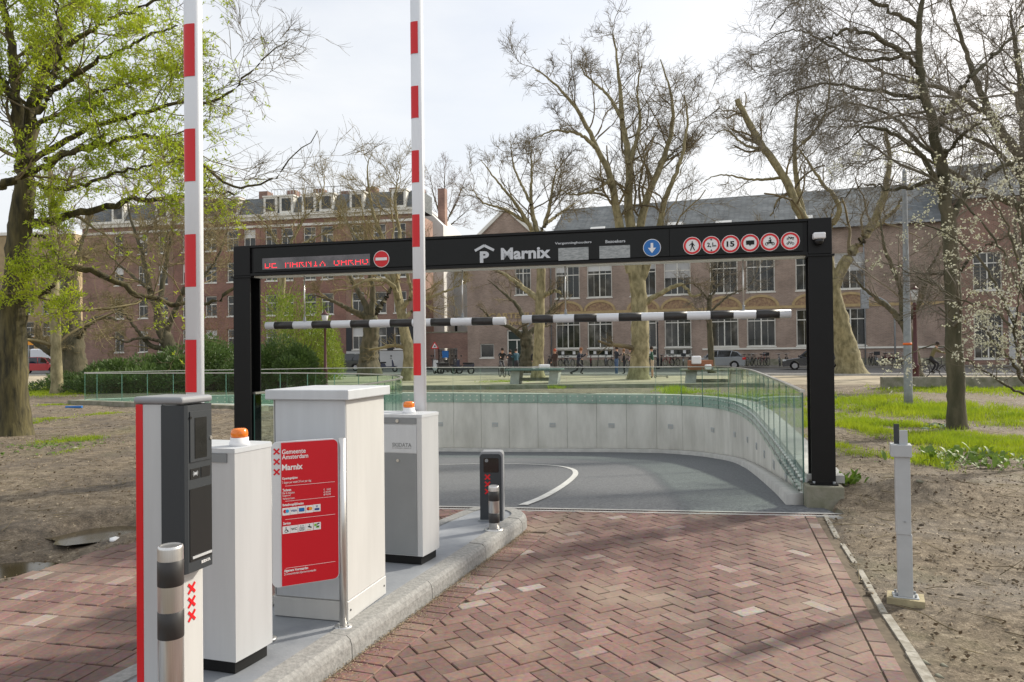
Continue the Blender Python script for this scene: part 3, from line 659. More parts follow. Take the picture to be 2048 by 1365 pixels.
# ================================================================== EQUIPMENT ON THE ISLAND
TH = -math.radians(17); IZ = .115
_tc = {}
def text_verts(body, bold=0.0):
    k = (body, bold)
    if k not in _tc:
        cu = bpy.data.curves.new('t', 'FONT'); cu.body = body; cu.size = 1; cu.offset = bold; cu.resolution_u = 3; cu.extrude = .5
        ob = bpy.data.objects.new('t', cu); COL.objects.link(ob); dg = bpy.context.evaluated_depsgraph_get(); me = bpy.data.meshes.new_from_object(ob.evaluated_get(dg))
        v = np.array([x.co[:] for x in me.vertices]); f = [list(p.vertices) for p in me.polygons]
        bpy.data.objects.remove(ob); bpy.data.curves.remove(cu); bpy.data.meshes.remove(me); _tc[k] = (v, f)
    return _tc[k]
def text(parent, body, x0, z0, w, h, y, mt, bold=0.0, name='lettering', skew=None, th=.0015):
    """flat lettering filling the box x0..x0+w, z0..z0+h of a local xz plane, front at y"""
    v, f = text_verts(body, bold); lo, hi = v.min(0), v.max(0)
    X = x0 + (v[:, 0] - lo[0]) / (hi[0] - lo[0]) * w; Z = z0 + (v[:, 1] - lo[1]) / (hi[1] - lo[1]) * h; Y = np.where(v[:, 2] > 0, y, y + th)
    me = bpy.data.meshes.new(name); me.from_pydata(np.stack([X, Y, Z], -1).tolist(), [], f); me.materials.append(mt); me.update()
    o = link(name, me, parent); tag(o, 'lettering ' + body.strip()); return o
def crosses(parent, x, z, s, pitch, y, mt, n=3):
    out = []
    for k in range(n):
        mb = MB(); zz = z - k * pitch
        mb.bar(x - s / 2, zz - s / 2, x + s / 2, zz + s / 2, s * .30, y, y + .001); mb.bar(x - s / 2, zz + s / 2, x + s / 2, zz - s / 2, s * .30, y - .0004, y + .001); out.append(mb.build('saltire_cross', mt, parent))
    return out

# --- payment column
c0 = P(352, 1000, 3.1)
pc = thing('payment_column', 'tall grey and red ticket column with dark screen head and three red crosses', 'ticket machine', (c0.x, c0.y, IZ), TH)
mb = MB(); mb.rbox(-.186, 0, 0, .165, .0, 1.36, .012, 3); mb.build('body', M['cream'], pc)
mb = MB(); mb.box(-.1845, -.065, -.006, .0, .0, 1.355); mb.build('front_profile', M['alu'], pc)
mb = MB(); mb.rbox(-.197, -.160, -.009, .12, .0, 1.356, .004); mb.build('red_strip', M['redp'], pc)
mb = MB(); mb.rbox(-.203, .045, -.018, .175, 1.358, 1.388, .012, 3); mb.build('top_cap', M['capgrey'], pc)
hd = MB(); hz0, hz1 = .66, 1.352
hd.prism([(-.063, -.012), (.030, -.012), (.046, -.004), (.052, .010), (.052, .155), (.0, .165), (-.063, .165)], hz0, hz1); hd = hd.build('head', M['dark'], pc)
def side_slab(mb, y0, y1, z0, z1, x0, x1, m=0): return mb.box(x0, x1, y0, y1, z0, z1, m)
mb = MB(); side_slab(mb, .020, .150, 1.115, 1.325, .0525, .056); mb.build('screen_bezel', M['dark'], hd)
mb = MB(); side_slab(mb, .046, .118, 1.128, 1.298, .0562, .0575); mb.build('screen', M['screen'], hd)
mb = MB(); side_slab(mb, .022, .078, 1.045, 1.088, .0525, .0545); mb.build('card_reader', M['darker'], hd); mb = MB(); side_slab(mb, .086, .142, 1.045, 1.088, .0525, .0545); mb.build('intercom', M['darker'], hd)
def lane(o, x): o.rotation_euler = (0, 0, math.pi / 2); o.location = (x, 0, 0)
mb = MB()
for r_ in (.006, .010, .014):
    for s_ in (-1, 1):
        for k in range(5):
            a = math.radians(-40 + 20 * k) + (math.pi if s_ < 0 else 0); mb.disc(.05 + r_ * math.cos(a), 1.066 + r_ * math.sin(a), .0012, -.0035, -.002, n=6)
mb.bar(.047, 1.060, .047, 1.072, .002, -.0035, -.002); mb.bar(.053, 1.060, .053, 1.072, .002, -.0035, -.002); mb.bar(.047, 1.072, .053, 1.060, .002, -.0035, -.002); lane(mb.build('contactless_mark', M['signgrey'], hd), .0527)
mb = MB(); side_slab(mb, .018, .150, .705, 1.005, .0525, .0545); mb.build('lower_panel', M['darker'], hd)
mb = MB(); side_slab(mb, .030, .146, .715, .725, .0548, .058); mb.build('ticket_slot', M['alu'], hd)
lane(text(hd, 'SKIDATA', .085, .683, .055, .012, -.0016, M['white'], .02), .0527)
mb = MB(); mb.disc(-.0, 0, .008, -.006, 0, n=12); l_ = mb.build('lock', M['rail'], hd, (.053, .145, 1.205), math.pi / 2)
mb = MB(); mb.disc(-.0, 0, .006, -.004, 0, n=12); l_ = mb.build('camera_eye', M['screen'], hd, (.053, .022, 1.30), math.pi / 2)
for o in crosses(pc, .088, .575, .040, .058, -.0014, M['redp']): lane(o, .0005)

# --- bollards
def bollard(label, p, h, r, bands, z0, flange):
    t_ = thing('bollard', label, 'bollard', (p.x, p.y, z0))
    mb = MB(); mb.lathe([(r, 0), (r, h - .012), (r * .96, h - .003), (r * .86, h), (r * .80, h - .004)], n=28); mb.build('tube', M['steel'], t_)
    for a, c in bands:
        mb = MB(); mb.lathe([(r, h - c), (r + .0012, h - c + .001), (r + .0012, h - a - .001), (r, h - a)], n=28); mb.build('reflective_band', M['band'], t_)
    if flange:
        mb = MB(); mb.lathe([(r * 1.75, 0.0), (r * 1.75, .008), (r * 1.1, .012)], n=28); fl_ = mb.build('flange', M['steel'], t_)
        for k in range(4):
            a = k * math.pi / 2 + .5; mb = MB(); mb.cyl(r * 1.42 * math.cos(a), r * 1.42 * math.sin(a), .008, .02, .008, n=6); mb.build('bolt', M['galv'], fl_)
bollard('tall steel bollard with two wide black bands before the ticket column', P(341, 1092, 2.84), .845, .0455, [(.055, .15), (.245, .345)], IZ, False)
bollard('short steel bollard with black bands before the dark camera post', G(988.5, 1060, IZ), .385, .047, [(.045, .13), (.235, .32)], IZ, True)

# --- barriers
def barrier(label, corner, left_arm, keys, front, armlen, armlabel, armpx):
    t_ = thing('parking_barrier', label, 'barrier', (corner.x, corner.y, IZ), TH)
    Wd, Dp, Ht = .50, .31, 1.10
    def foot(i, z0, z1):
        a = [(-Wd + i, i), (-i, i)]; 
        a += [(-i + .018 * math.sin(k * math.pi / 16) , i + (Dp - 2 * i) * k / 8) for k in range(1, 8)] + [(-i - .02, Dp - i), (-Wd + i, Dp - i)]
        return MB().prism(a, z0, z1)
    foot(.022, 0, .065).build('plinth', M['black'], t_)
    foot(0, .065, Ht - .022).build('housing', M['alu'], t_)
    foot(-.003, Ht - .022, Ht).build('lid', M['lgrey'], t_)
    if front == 'two':
        mb = MB(); mb.box(-Wd + .02, -.042, -.006, .0, .82, 1.025); up = mb.build('upper_panel', M['lgrey'], t_)
        mb = MB(); mb.box(-Wd + .02, -.042, -.006, .0, .07, .814); lp = mb.build('lower_panel', M['mgrey'], t_)
        text(up, 'SKIDATA', -.235, .862, .155, .030, -.0075, M['mgrey'], .02); text(up, 'KUDELSKI GROUP', -.235, .85, .155, .006, -.0075, M['capgrey'])
        mb = MB(); mb.disc(-.19, .762, .011, -.014, -.006, n=16); mb.build('lock', M['rail'], lp)
    mb = MB(); mb.box(-Wd + .02, -.042, -.007, .0, 1.032, 1.076); tp = mb.build('lid_strip', M['mgrey'], t_)
    if front == 'two': mb = MB(); mb.disc(-.19, 1.054, .013, -.017, -.007, n=16); mb.build('lock', M['rail'], tp)
    # beacon
    bx, by = (-.062, .12) if left_arm else (-.165, .14)
    fr2 = Frame((corner.x, corner.y), TH)
    bt = thing('beacon', None, None); bt.parent = t_; bt.location = (bx, by, Ht)
    mb = MB(); mb.lathe([(.050, 0), (.050, .016), (.045, .020), (.0445, .042)], n=24); mb.build('beacon_base', M['beaconbase'], bt)
    mb = MB(); mb.lathe([(.040, .042), (.042, .052), (.042, .066), (.039, .078), (.030, .086), (.012, .088)], n=24); mb.build('beacon_lens', M['amber'], bt)
    # arm, rounded oval section, rises at the back of the housing
    ax, ay = armpx; at = thing('arm', None, None); at.parent = t_; at.location = (ax, ay, 0); at.rotation_euler = (0, 0, -TH * .35)
    mb = MB(); mb.box(ax - .06, ax + .06, Dp, ay, .80, 1.0); mb.build('hinge_block', M['black'], t_)
    hw, hd_ = .049, .032; n = 24
    sec = [(hw * math.copysign(abs(math.cos(2 * math.pi * k / n)) ** .7, math.cos(2 * math.pi * k / n)), hd_ * math.copysign(abs(math.sin(2 * math.pi * k / n)) ** .7, math.sin(2 * math.pi * k / n))) for k in range(n)]
    mb = MB(); mb.prism(sec, .75, armlen, smooth=True); mb.build('arm_profile', M['armwhite'], at)
    return t_, at, sec
def arm_bands(at, frm, sec, pxb, d, half):
    for y0, y1 in pxb:
        z0 = P(400, y1, d).z - IZ; z1 = P(400, y0, d).z - IZ
        pts = [p for p in sec if half[0] <= p[0] <= half[1] and p[1] < .006]
        pts.sort(key=lambda p: p[0]); n = len(pts); mb = MB()
        vs = [(x * 1.012, y * 1.03 - .0012, z0) for x, y in pts] + [(x * 1.012, y * 1.03 - .0012, z1) for x, y in pts]
        mb.add(vs, [(i, i + 1, n + i + 1, n + i) for i in range(n - 1)], smooth=True); mb.build('red_band', M['redp'], at)
bc = G(472, 1353, IZ); fc = G(846, 1132, IZ)
b1, a1, sec = barrier('grey barrier cabinet with amber beacon standing between ticket column and red sign', bc, True, False, 'one', 4.4, '', (-.53, .36))
d1 = Frame((bc.x, bc.y), TH).w(-.53, .33).y
arm_bands(a1, None, sec, [(-162, -57), (48, 153), (258, 363), (469, 574), (680, 785)], d1, (-.06, .031))
b2, a2, sec = barrier('two tone grey barrier cabinet with amber beacon behind the tall cabinet', fc, False, True, 'two', 4.6, '', (-.17, .36))
d2 = Frame((fc.x, fc.y), TH).w(-.17, .33).y
arm_bands(a2, None, sec, [(-81, -17), (48, 112), (177, 241), (306, 370), (434, 499), (563, 628), (692, 756)], d2, (-.06, .0205))

# --- tall cabinet
k0 = Vector((-.97, 4.37, 0)); KA = -math.radians(15)
cb3 = thing('electrical_cabinet', 'tall plain light grey electrical cabinet with overhanging flat lid', 'cabinet', (k0.x, k0.y, IZ), KA)
mb = MB(); mb.rbox(-.48, 0, 0, .52, .118, 1.29, .003, 1); mb.build('carcass', M['cream'], cb3)
mb = MB(); mb.box(-.463, -.004, -.006, .0, .125, 1.284); mb.build('door', M['lgrey'], cb3)
mb = MB(); mb.box(-.4705, -.4635, -.002, .0, .125, 1.284); mb.build('door_gap', M['black'], cb3)
mb = MB(); mb.rbox(-.483, .003, -.004, .523, .0, .116, .004, 1); pl_ = mb.build('plinth', M['cream'], cb3)
for yy in (.03, .49): mb = MB(); mb.disc(0, 0, .006, -.003, 0, n=10); mb.build('screw', M['black'], pl_, (.0032, yy, .06), math.pi / 2)
mb = MB(); mb.rbox(-.515, .032, -.035, .55, 1.287, 1.346, .006, 2); mb.build('lid', M['lgrey'], cb3)

# --- red information sign on two steel posts
s0 = P(678, 1000, 4.27); s1 = P(544, 1000, 4.10); SA = math.atan2(s0.y - s1.y, s0.x - s1.x); SW = (s0 - s1).to_2d().length
SF = Frame((s1.x, s1.y), SA)
sg = thing('information_sign', 'red and grey parking tariff sign with rounded corners on steel posts', 'sign', (s1.x, s1.y, IZ), SA)
zb, zt_ = .282, 1.076; r_ = .035
def rrect(x0, x1, z0, z1, r, n=6):
    o = []
    for cx_, cz_, a0 in ((x1 - r, z0 + r, -90), (x1 - r, z1 - r, 0), (x0 + r, z1 - r, 90), (x0 + r, z0 + r, 180)):
        o += [(cx_ + r * math.cos(math.radians(a0 + 90 * k / n)), cz_ + r * math.sin(math.radians(a0 + 90 * k / n))) for k in range(n + 1)]
    return o
mb = MB(); mb.slab(rrect(0, SW, zb, zt_, r_), 0, .02); mb.build('sign_plate', M['signgrey'], sg)
x_ = SW * .135; r2 = r_ - .006
mb = MB(); o = [(x_, zb + .004), (SW - .006 - r2, zb + .004)] + [(SW - .006 - r2 + r2 * math.cos(math.radians(a)), zb + .004 + r2 + r2 * math.sin(math.radians(a))) for a in range(-75, 1, 15)] + [(SW - .006 - r2 + r2 * math.cos(math.radians(a)), zt_ - .006 - r2 + r2 * math.sin(math.radians(a))) for a in range(0, 91, 15)] + [(x_, zt_ - .006)]
mb.slab(o, -.003, -.0002); mb.build('red_field', M['red'], sg)
def sfx(px, py): x, z = SF.hit(px, py); return x, z - IZ
crosses(sg, SW * .07, sfx(548, 904)[1], .030, .056, -.0015, M['red'])
YT = -.0045
def stext(body, px0, pytop, pybot, px1, bold=.015, mt='white'):
    px0 += 1; px1 += 1; a = sfx(px0, pybot); c = sfx(px1, pytop); zc = (sfx((px0 + px1) / 2, pytop)[1], sfx((px0 + px1) / 2, pybot)[1]); text(sg, body, a[0], zc[1], c[0] - a[0], zc[0] - zc[1], YT, M[mt], bold)
stext('Gemeente', 562.5, 898, 907.5, 610); stext('Amsterdam', 562.5, 908.5, 917.5, 615); stext('Marnix', 562.5, 928, 940, 604, .03)
stext('Openingstijden', 563, 954, 960, 594, .03); stext('7 dagen per week 24 uur per dag', 563, 961, 967, 621, .0)
stext('Tarieven', 564, 977.5, 983, 581, .03); stext('Per 6 minuten', 564, 983.5, 988, 588, 0); stext('Dagtarief', 564, 989.5, 994, 580, 0); stext('Verloren kaart', 564, 995, 999, 588, 0)
for i, tx in enumerate(('0,60', '60,00', '195,00')): stext(tx, 652 - 2 * i, 976.5 + 5.2 * i, 980.5 + 5.2 * i, 660, 0); stext('€', 646, 977.5 + 5.2 * i, 981.5 + 5.2 * i, 648, 0)
stext('Betaalmogelijkheden', 564, 1006, 1012.5, 606, .03); stext('Service', 565, 1044, 1049.5, 580, .03)
stext('Algemene Voorwaarden', 567, 1136, 1143, 615, .03); stext('Zie www.amsterdam.nl/parkeervoorwaarden', 567, 1142, 1148, 631, 0)
for y0 in (973, 1003, 1039, 1135):
    za = sfx(620, y0 - 5)[1]; mb = MB(); mb.box(SW * .19, SW * .935, YT, -.0031, za - .0008, za + .0008); mb.build('rule', M['white'], sg)
ts = .0405
def tile(px, py):
    x, z = sfx(px, py); mb = MB(); mb.box(x - ts / 2, x + ts / 2, YT, -.0031, z - ts / 2, z + ts / 2); return mb.build('pictogram_tile', M['white'], sg), x, z
def g(o, mbx, mt): mbx.build('pictogram', mt, o)
Y2 = YT - .0012
for i, (px, py) in enumerate([(572, 1023.5), (587.5, 1021.5), (603, 1019.5), (618.5, 1018), (633.5, 1016)]):
    o, x, z = tile(px, py); mb = MB()
    if i in (0, 3):
        g(o, MB().disc(x - .006, z + .002, .0095, Y2, YT, n=16), M['red'] if i == 0 else M['red']); g(o, MB().disc(x + .006, z + .002, .0095, Y2 - .0003, YT, n=16), M['cyan'] if i == 0 else M['orange'])
    elif i == 1: text(o, 'VISA', x - .017, z - .005, .034, .011, Y2, M['navy'], .03)
    elif i == 2: g(o, MB().box(x - .015, x + .015, Y2, YT, z - .010, z + .010), M['blue'])
    else: text(o, 'V', x - .006, z + .003, .012, .012, Y2, M['navy'], .02); g(o, MB().box(x - .013, x + .013, Y2, YT, z - .012, z - .001), M['navy'])
for i, (px, py) in enumerate([(572.5, 1060), (588, 1058), (603.5, 1056), (618.5, 1054), (634, 1052)]):
    o, x, z = tile(px, py); mb = MB(); B = M['black']
    if i == 0: mb.disc(x - .002, z + .012, .0028, Y2, YT, n=10).bar(x - .002, z + .009, x - .001, z - .002, .003, Y2, YT).bar(x - .001, z - .001, x + .008, z - .002, .003, Y2, YT).bar(x + .007, z - .002, x + .011, z - .012, .003, Y2, YT).disc(x - .001, z - .007, .0085, Y2, YT, n=16, r2=.0062); g(o, mb, B)
    elif i == 1: text(o, 'WC', x - .016, z - .006, .032, .013, Y2, B, .01)
    elif i == 2: mb.box(x - .013, x + .013, Y2, YT, z - .014, z - .010).bar(x - .012, z - .014, x - .012, z + .004, .002, Y2, YT).bar(x + .012, z - .014, x + .012, z + .004, .002, Y2, YT).box(x - .013, x + .013, Y2, YT, z + .002, z + .005).disc(x - .006, z + .012, .003, Y2, YT, n=8).disc(x + .006, z + .012, .003, Y2, YT, n=8).disc(x - .004, z - .004, .0035, Y2, YT, n=8).disc(x + .005, z - .004, .0035, Y2, YT, n=8); g(o, mb, M['mgrey'])
    elif i == 3: mb.bar(x + .001, z + .017, x, z + .002, .0025, Y2, YT).bar(x - .008, z + .003, x + .012, z - .003, .006, Y2, YT); g(o, mb, B); g(o, MB().box(x - .012, x + .008, Y2, YT, z - .015, z - .013), M['orange'])
    else: mb.box(x - .016, x - .003, Y2, YT, z + .001, z + .013).box(x - .006, x + .010, Y2, YT, z - .010, z - .004); g(o, mb, M['green']); g(o, MB().bar(x - .002, z + .010, x + .012, z + .015, .006, Y2, YT).box(x - .004, x + .012, Y2 - .0003, YT, z - .004, z + .001), B)
# posts of the sign
for xx, yy, zt2 in ((SW + .022, .01, 1.075), (-.025, .035, 1.02)):
    mb = MB(); mb.cyl(xx, yy, 0, zt2, .0215, n=24); po = mb.build('post', M['steel'], sg)
    mb = MB(); mb.lathe([(.05, 0), (.05, .007), (.028, .010)], xx, yy, n=24); fl2 = mb.build('flange', M['steel'], po)
    for k in range(4):
        a = k * math.pi / 2 + .6; mb = MB(); mb.cyl(xx + .037 * math.cos(a), yy + .037 * math.sin(a), .007, .016, .006, n=6); mb.build('bolt', M['galv'], fl2)

# --- number plate camera post
lp0 = P(983.5, 1000, 6.93)
lc = thing('camera_post', 'low dark camera post with three red crosses at the island tip', 'camera post', (lp0.x, lp0.y, IZ), -math.radians(4))
hh = .632
mb = MB(); mb.slab([(-.107, 0), (.107, 0), (.107, hh - .03), (.098, hh - .01), (.08, hh), (-.08, hh), (-.098, hh - .01), (-.107, hh - .03)], 0, .15); mb.build('shell', M['capgrey'], lc)
mb = MB(); mb.slab([(-.107, 0), (.092, 0), (.092, hh - .05), (.083, hh - .03), (.066, hh - .022), (-.081, hh - .022), (-.098, hh - .03), (-.107, hh - .05)], -.012, 0); mb.build('face', M['dark'], lc)
mb = MB(); mb.slab(rrect(-.07, .068, hh - .19, hh - .058, .014), -.016, -.012); w_ = mb.build('camera_window', M['screen'], lc)
mb = MB(); mb.disc(-.043, hh - .08, .016, -.019, -.016, n=16); mb.build('lens', M['mgrey'], w_)
crosses(lc, -.036, hh - .232, .046, .066, -.0135, M['redp'])
mb = MB(); mb.box(-.125, -.02, -.03, .14, 0, .008); mb.build('base_plate', M['galv'], lc)

# --- slim grey arm rest post on the right
g0 = G(1811, 1198, .02)
rp = thing('arm_rest_post', 'slim grey square post with collar and forked top on the mud', 'post', (g0.x, g0.y, .0), -math.radians(23))
sc_ = g0.y / 1500
mb = MB(); mb.prism([(-.115, -.065), (.105, -.085), (.115, .09), (-.10, .10)], -.1, .035); mb.build('concrete_foot', mat('yellowed_concrete', (.42, .36, .22), .9, var=.4, scale=9), rp)
mb = MB(); mb.rbox(-.075, .078, -.05, .065, .033, .043, .003, 1); bpl = mb.build('base_plate', M['postgrey'], rp)
for sx in (-.055, .058):
    for sy in (-.03, .045): mb = MB(); mb.cyl(sx, sy, .043, .062, .008, n=6); mb.build('bolt', M['galv'], bpl)
mb = MB(); mb.rbox(-.045, .043, -.043, .043, .043, .45, .004, 2); mb.build('lower_sleeve', M['postgrey'], rp)
mb = MB(); mb.rbox(-.050, .038, -.048, .048, .448, 1.0, .004, 2); mb.build('upper_sleeve', M['postgrey'], rp)
mb = MB(); mb.disc(0, .535, .007, -.052, -.047, n=10); mb.build('screw', M['galv'], rp)
mb = MB(); mb.rbox(-.075, .048, -.062, .062, .955, 1.035, .004, 2); mb.build('collar', M['postgrey'], rp)
mb = MB(); mb.rbox(-.022, .026, -.04, -.03, 1.03, 1.13, .003, 1); mb.rbox(-.022, .026, -.03, .03, 1.03, 1.06, .003, 1); mb.build('fork', M['postgrey'], rp)
mb = MB(); mb.box(-.052, -.020, .0, .012, 1.03, 1.165); mb.build('rubber_bracket', M['dark'], rp)

# ================================================================== PORTAL
pr_ = P(1643, 900, 8.08); pl0 = P(495, 700, 9.70); PA = math.atan2(pr_.y - pl0.y, pr_.x - pl0.x); PL = (pr_ - pl0).to_2d().length
PF = Frame((pl0.x, pl0.y), PA)
pt = thing('height_portal', 'black steel portal carrying parking signs over the garage ramp', 'portal', (pl0.x, pl0.y, 0), PA)
HB, HT = 2.665, 3.055; hw = .12
def ibeam(x, z0, z1, flange_x=True):
    mb = MB(); t_ = .018
    mb.box(x - hw, x + hw, -hw, -hw + t_, z0, z1); mb.box(x - hw, x + hw, hw - t_, hw, z0, z1); mb.box(x - .008, x + .008, -hw + t_, hw - t_, z0, z1); return mb
for x, z0 in ((0, .12), (PL, .215)):
    p_ = ibeam(x, z0 + .015, HB - .02).build('post', M['black'], pt)
    mb = MB(); mb.box(x - .14, x + .14, -.14, .14, HB - .02, HB + .0); mb.build('head_plate', M['black'], p_)
    mb = MB(); mb.box(x - .14, x + .14, -.15, .15, z0, z0 + .015); bp_ = mb.build('base_plate', M['black'], p_)
    for sx in (-.1, .1):
        for sy in (-.135,): mb = MB(); mb.cyl(x + sx, sy, z0 + .015, z0 + .04, .014, n=6); mb.build('bolt', M['galv'], bp_)
    mb = MB(); mb.rbox(x - hw, x + hw, -hw, hw, HB + .001, HT, .008, 2); mb.build('corner_box', M['black'], pt)
    mb = MB(); mb.rbox(x - .185, x + .185, -.215, .22, -.15, z0, .012, 2); mb.build('footing', M['concold'], pt)
bm_ = MB(); x0, x1 = hw + .002, PL - hw - .002
bm_.box(x0, x1, -hw, hw, HT - .03, HT - .002); bm_.box(x0, x1, -hw, hw, HB + .002, HB + .03); bm_.box(x0, x1, -hw + .03, hw - .03, HB + .03, HT - .03); beam = bm_.build('beam', M['black'], pt)
YF = -hw + .006
xs_ = PF.hit(1339, 500, YF)[0]
for a, c in ((x0 + .05, xs_ - .003), (xs_ + .003, x1 - .05)):
    mb = MB(); mb.box(a, c, YF, -hw + .029, HB + .045, HT - .045); mb.build('sign_panel', M['panel'], beam)
mb = MB(); mb.box(x0 + .01, x1 - .01, -.06, .09, HB - .018, HB - .001); mb.build('light_strip', mat('under_strip', (.82, .85, .78), .5), beam)
YS = YF - .003; YS2 = YF - .006; YS3 = YF - .009
def ph(px, py): return PF.hit(px, py, YF)
def ptext(body, px0, y0, px1, y1, mt='signgrey', bold=.02):
    a, c = ph(px0, y1), ph(px1, y0); zc = ph((px0 + px1) / 2, y0)[1], ph((px0 + px1) / 2, y1)[1]; text(beam, body, a[0], zc[1], c[0] - a[0], zc[0] - zc[1], YS, M[mt], bold)
def rquad(px, mt, name, y=YS):
    pts = [ph(*p) for p in px]; mb = MB(); mb.box(min(p[0] for p in pts), max(p[0] for p in pts), y, YF, min(pts[0][1], pts[1][1]), max(pts[2][1], pts[3][1])); return mb.build(name, mt, beam)
ptext('Marnix', 1002, 494.5, 1101, 518.5, bold=.035); ptext('Vergunninghouders', 1110, 483.5, 1183, 489.5, bold=.015); ptext('Bezoekers', 1211, 480, 1250.5, 486, bold=.015)
text_p = ptext('P', 960, 503, 978, 526, bold=.05)
mb = MB(); a, t_, c = ph(950, 502), ph(968.5, 491.5), ph(988, 501); mb.bar(a[0], a[1], t_[0], t_[1], .030, YS, YF).bar(t_[0], t_[1], c[0], c[1], .030, YS - .0005, YF); mb.build('roof_mark', M['signgrey'], beam)
# LED matrix showing the lower rows of a scrolling line
led = rquad([(525, 540), (740, 529), (740, 508), (525, 519)], mat('led_window', (.035, .028, .030), .08, c2=(.16, .14, .15), scale=3, spec=.8), 'led_display')
F57 = {'D': ('1...1', '1...1', '1...1', '1111.'), 'E': ('1111.', '1....', '1....', '11111'), 'M': ('1.1.1', '1...1', '1...1', '1...1'), 'A': ('1...1', '11111', '1...1', '1...1'), 'R': ('1111.', '1.1..', '1..1.', '1...1'),
       'N': ('1.1.1', '1..11', '1...1', '1...1'), 'I': ('..1..', '..1..', '..1..', '.111.'), 'X': ('..1..', '.1.1.', '1...1', '1...1'), 'G': ('1..11', '1...1', '1...1', '.111.'), ' ': ('.....',) * 4}
msg = 'DE MARNIX GARAG'; la_, lb_ = ph(531, 537), ph(738, 527.5); pitch = (lb_[0] - la_[0]) / (len(msg) * 6 - 1); mb = MB()
for i, ch in enumerate(msg):
    for r, row in enumerate(F57[ch]):
        for k, c in enumerate(row):
            if c == '1':
                X_ = la_[0] + (i * 6 + k) * pitch; Z_ = la_[1] + (3 - r) * pitch * 1.02 + .004; mb.disc(X_, Z_, pitch * .34, YS2, YS + .001, n=6)
tag(mb.build('led_dots', M['led'], led), 'red dot matrix letters DE MARNIX GARAG cut at the top', kind='stuff')
scrm = mat('display_screen', (.38, .40, .40), .25, c2=(.22, .24, .24), scale=22, stretch=(1, 1, 3), spec=.7)
rquad([(1117, 522), (1177, 519.5), (1177, 494.5), (1117, 497)], scrm, 'display_screen'); rquad([(1199, 518), (1260, 515), (1260, 490.5), (1199, 493)], scrm, 'display_screen')
# round signs
def rsign(px, py, r, kind, label):
    x, z = ph(px, py); o = MB().disc(x, z, r, YS, YF, n=40).build('road_sign', M['white'], beam); tag(o, label)
    if kind == 'noentry':
        MB().disc(x, z, r * .93, YS2, YS, n=40).build('sign_face', M['redp'], o); MB().box(x - r * .72, x + r * .72, YS3, YS2, z - r * .17, z + r * .17).build('sign_bar', M['white'], o)
    elif kind == 'blue':
        MB().disc(x, z, r * .93, YS2, YS, n=40).build('sign_face', M['blue'], o); k = r * .9
        MB().slab([(x - .16 * k, z + .6 * k), (x - .16 * k, z - .02 * k), (x - .5 * k, z - .02 * k), (x, z - .68 * k), (x + .5 * k, z - .02 * k), (x + .16 * k, z - .02 * k), (x + .16 * k, z + .6 * k)][::1], YS3, YS2).build('arrow', M['white'], o)
    else: MB().disc(x, z, r * .94, YS2, YS, n=40, r2=r * .72).build('sign_ring', M['redp'], o)
    return o, x, z
rs = .098
rsign(763, 518.5, .103, 'noentry', 'round red no entry sign with white bar'); rsign(1304, 496, .098, 'blue', 'round blue sign with white arrow down')
K = M['black']
o, x, z = rsign(1384.5, 492, rs, 'ring', 'round red ring sign with walking figure'); k = rs
MB().disc(x, z + .42 * k, .075 * k, YS2, YS, n=12).bar(x, z + .32 * k, x, z - .08 * k, .20 * k, YS2, YS).bar(x - .04 * k, z - .05 * k, x - .2 * k, z - .55 * k, .10 * k, YS2 - .0002, YS).bar(x + .03 * k, z - .05 * k, x + .26 * k, z - .53 * k, .10 * k, YS2 - .0004, YS).bar(x - .06 * k, z + .28 * k, x - .32 * k, z + .02 * k, .07 * k, YS2 - .0006, YS).bar(x + .06 * k, z + .28 * k, x + .24 * k, z - .02 * k, .07 * k, YS2 - .0008, YS).build('pedestrian_mark', K, o)
o, x, z = rsign(1422.5, 490.5, rs, 'ring', 'round red ring height limit sign'); text(o, '2,1', x - .45 * k, z - .3 * k, .66 * k, .58 * k, YS2, K, .02); text(o, 'm', x + .26 * k, z - .22 * k, .27 * k, .2 * k, YS2, K, .01)
MB().slab([(x - .1 * k, z + .66 * k), (x, z + .48 * k), (x + .1 * k, z + .66 * k)], YS3, YS).slab([(x - .1 * k, z - .66 * k), (x + .1 * k, z - .66 * k), (x, z - .48 * k)], YS3, YS).build('height_arrows', K, o)
o, x, z = rsign(1461, 488.5, rs, 'ring', 'round red ring speed sign'); text(o, '15', x - .42 * k, z - .31 * k, .84 * k, .62 * k, YS2, K, .035)
o, x, z = rsign(1500, 486.5, rs, 'ring', 'round red ring sign with trailer'); MB().box(x - .42 * k, x + .45 * k, YS2, YS, z - .18 * k, z + .28 * k).disc(x, z - .2 * k, .1 * k, YS2 - .0003, YS, n=12).build('trailer_mark', K, o)
o, x, z = rsign(1539.5, 484.5, rs, 'ring', 'round red ring sign with motorcycle')
MB().disc(x - .32 * k, z - .2 * k, .17 * k, YS2, YS, n=16, r2=.11 * k).disc(x + .34 * k, z - .2 * k, .17 * k, YS2, YS, n=16, r2=.11 * k).bar(x - .3 * k, z - .1 * k, x + .22 * k, z - .08 * k, .16 * k, YS2, YS).bar(x + .05 * k, z - .05 * k, x + .1 * k, z + .28 * k, .17 * k, YS2 - .0003, YS).bar(x + .1 * k, z + .22 * k, x - .16 * k, z + .1 * k, .07 * k, YS2 - .0005, YS).disc(x + .03 * k, z + .42 * k, .09 * k, YS2, YS, n=10).bar(x + .2 * k, z, x + .34 * k, z - .2 * k, .06 * k, YS2 - .0007, YS).build('motorcycle_mark', K, o)
o, x, z = rsign(1580.5, 482.5, rs, 'ring', 'round red ring sign with moped over bicycle'); mb = MB()
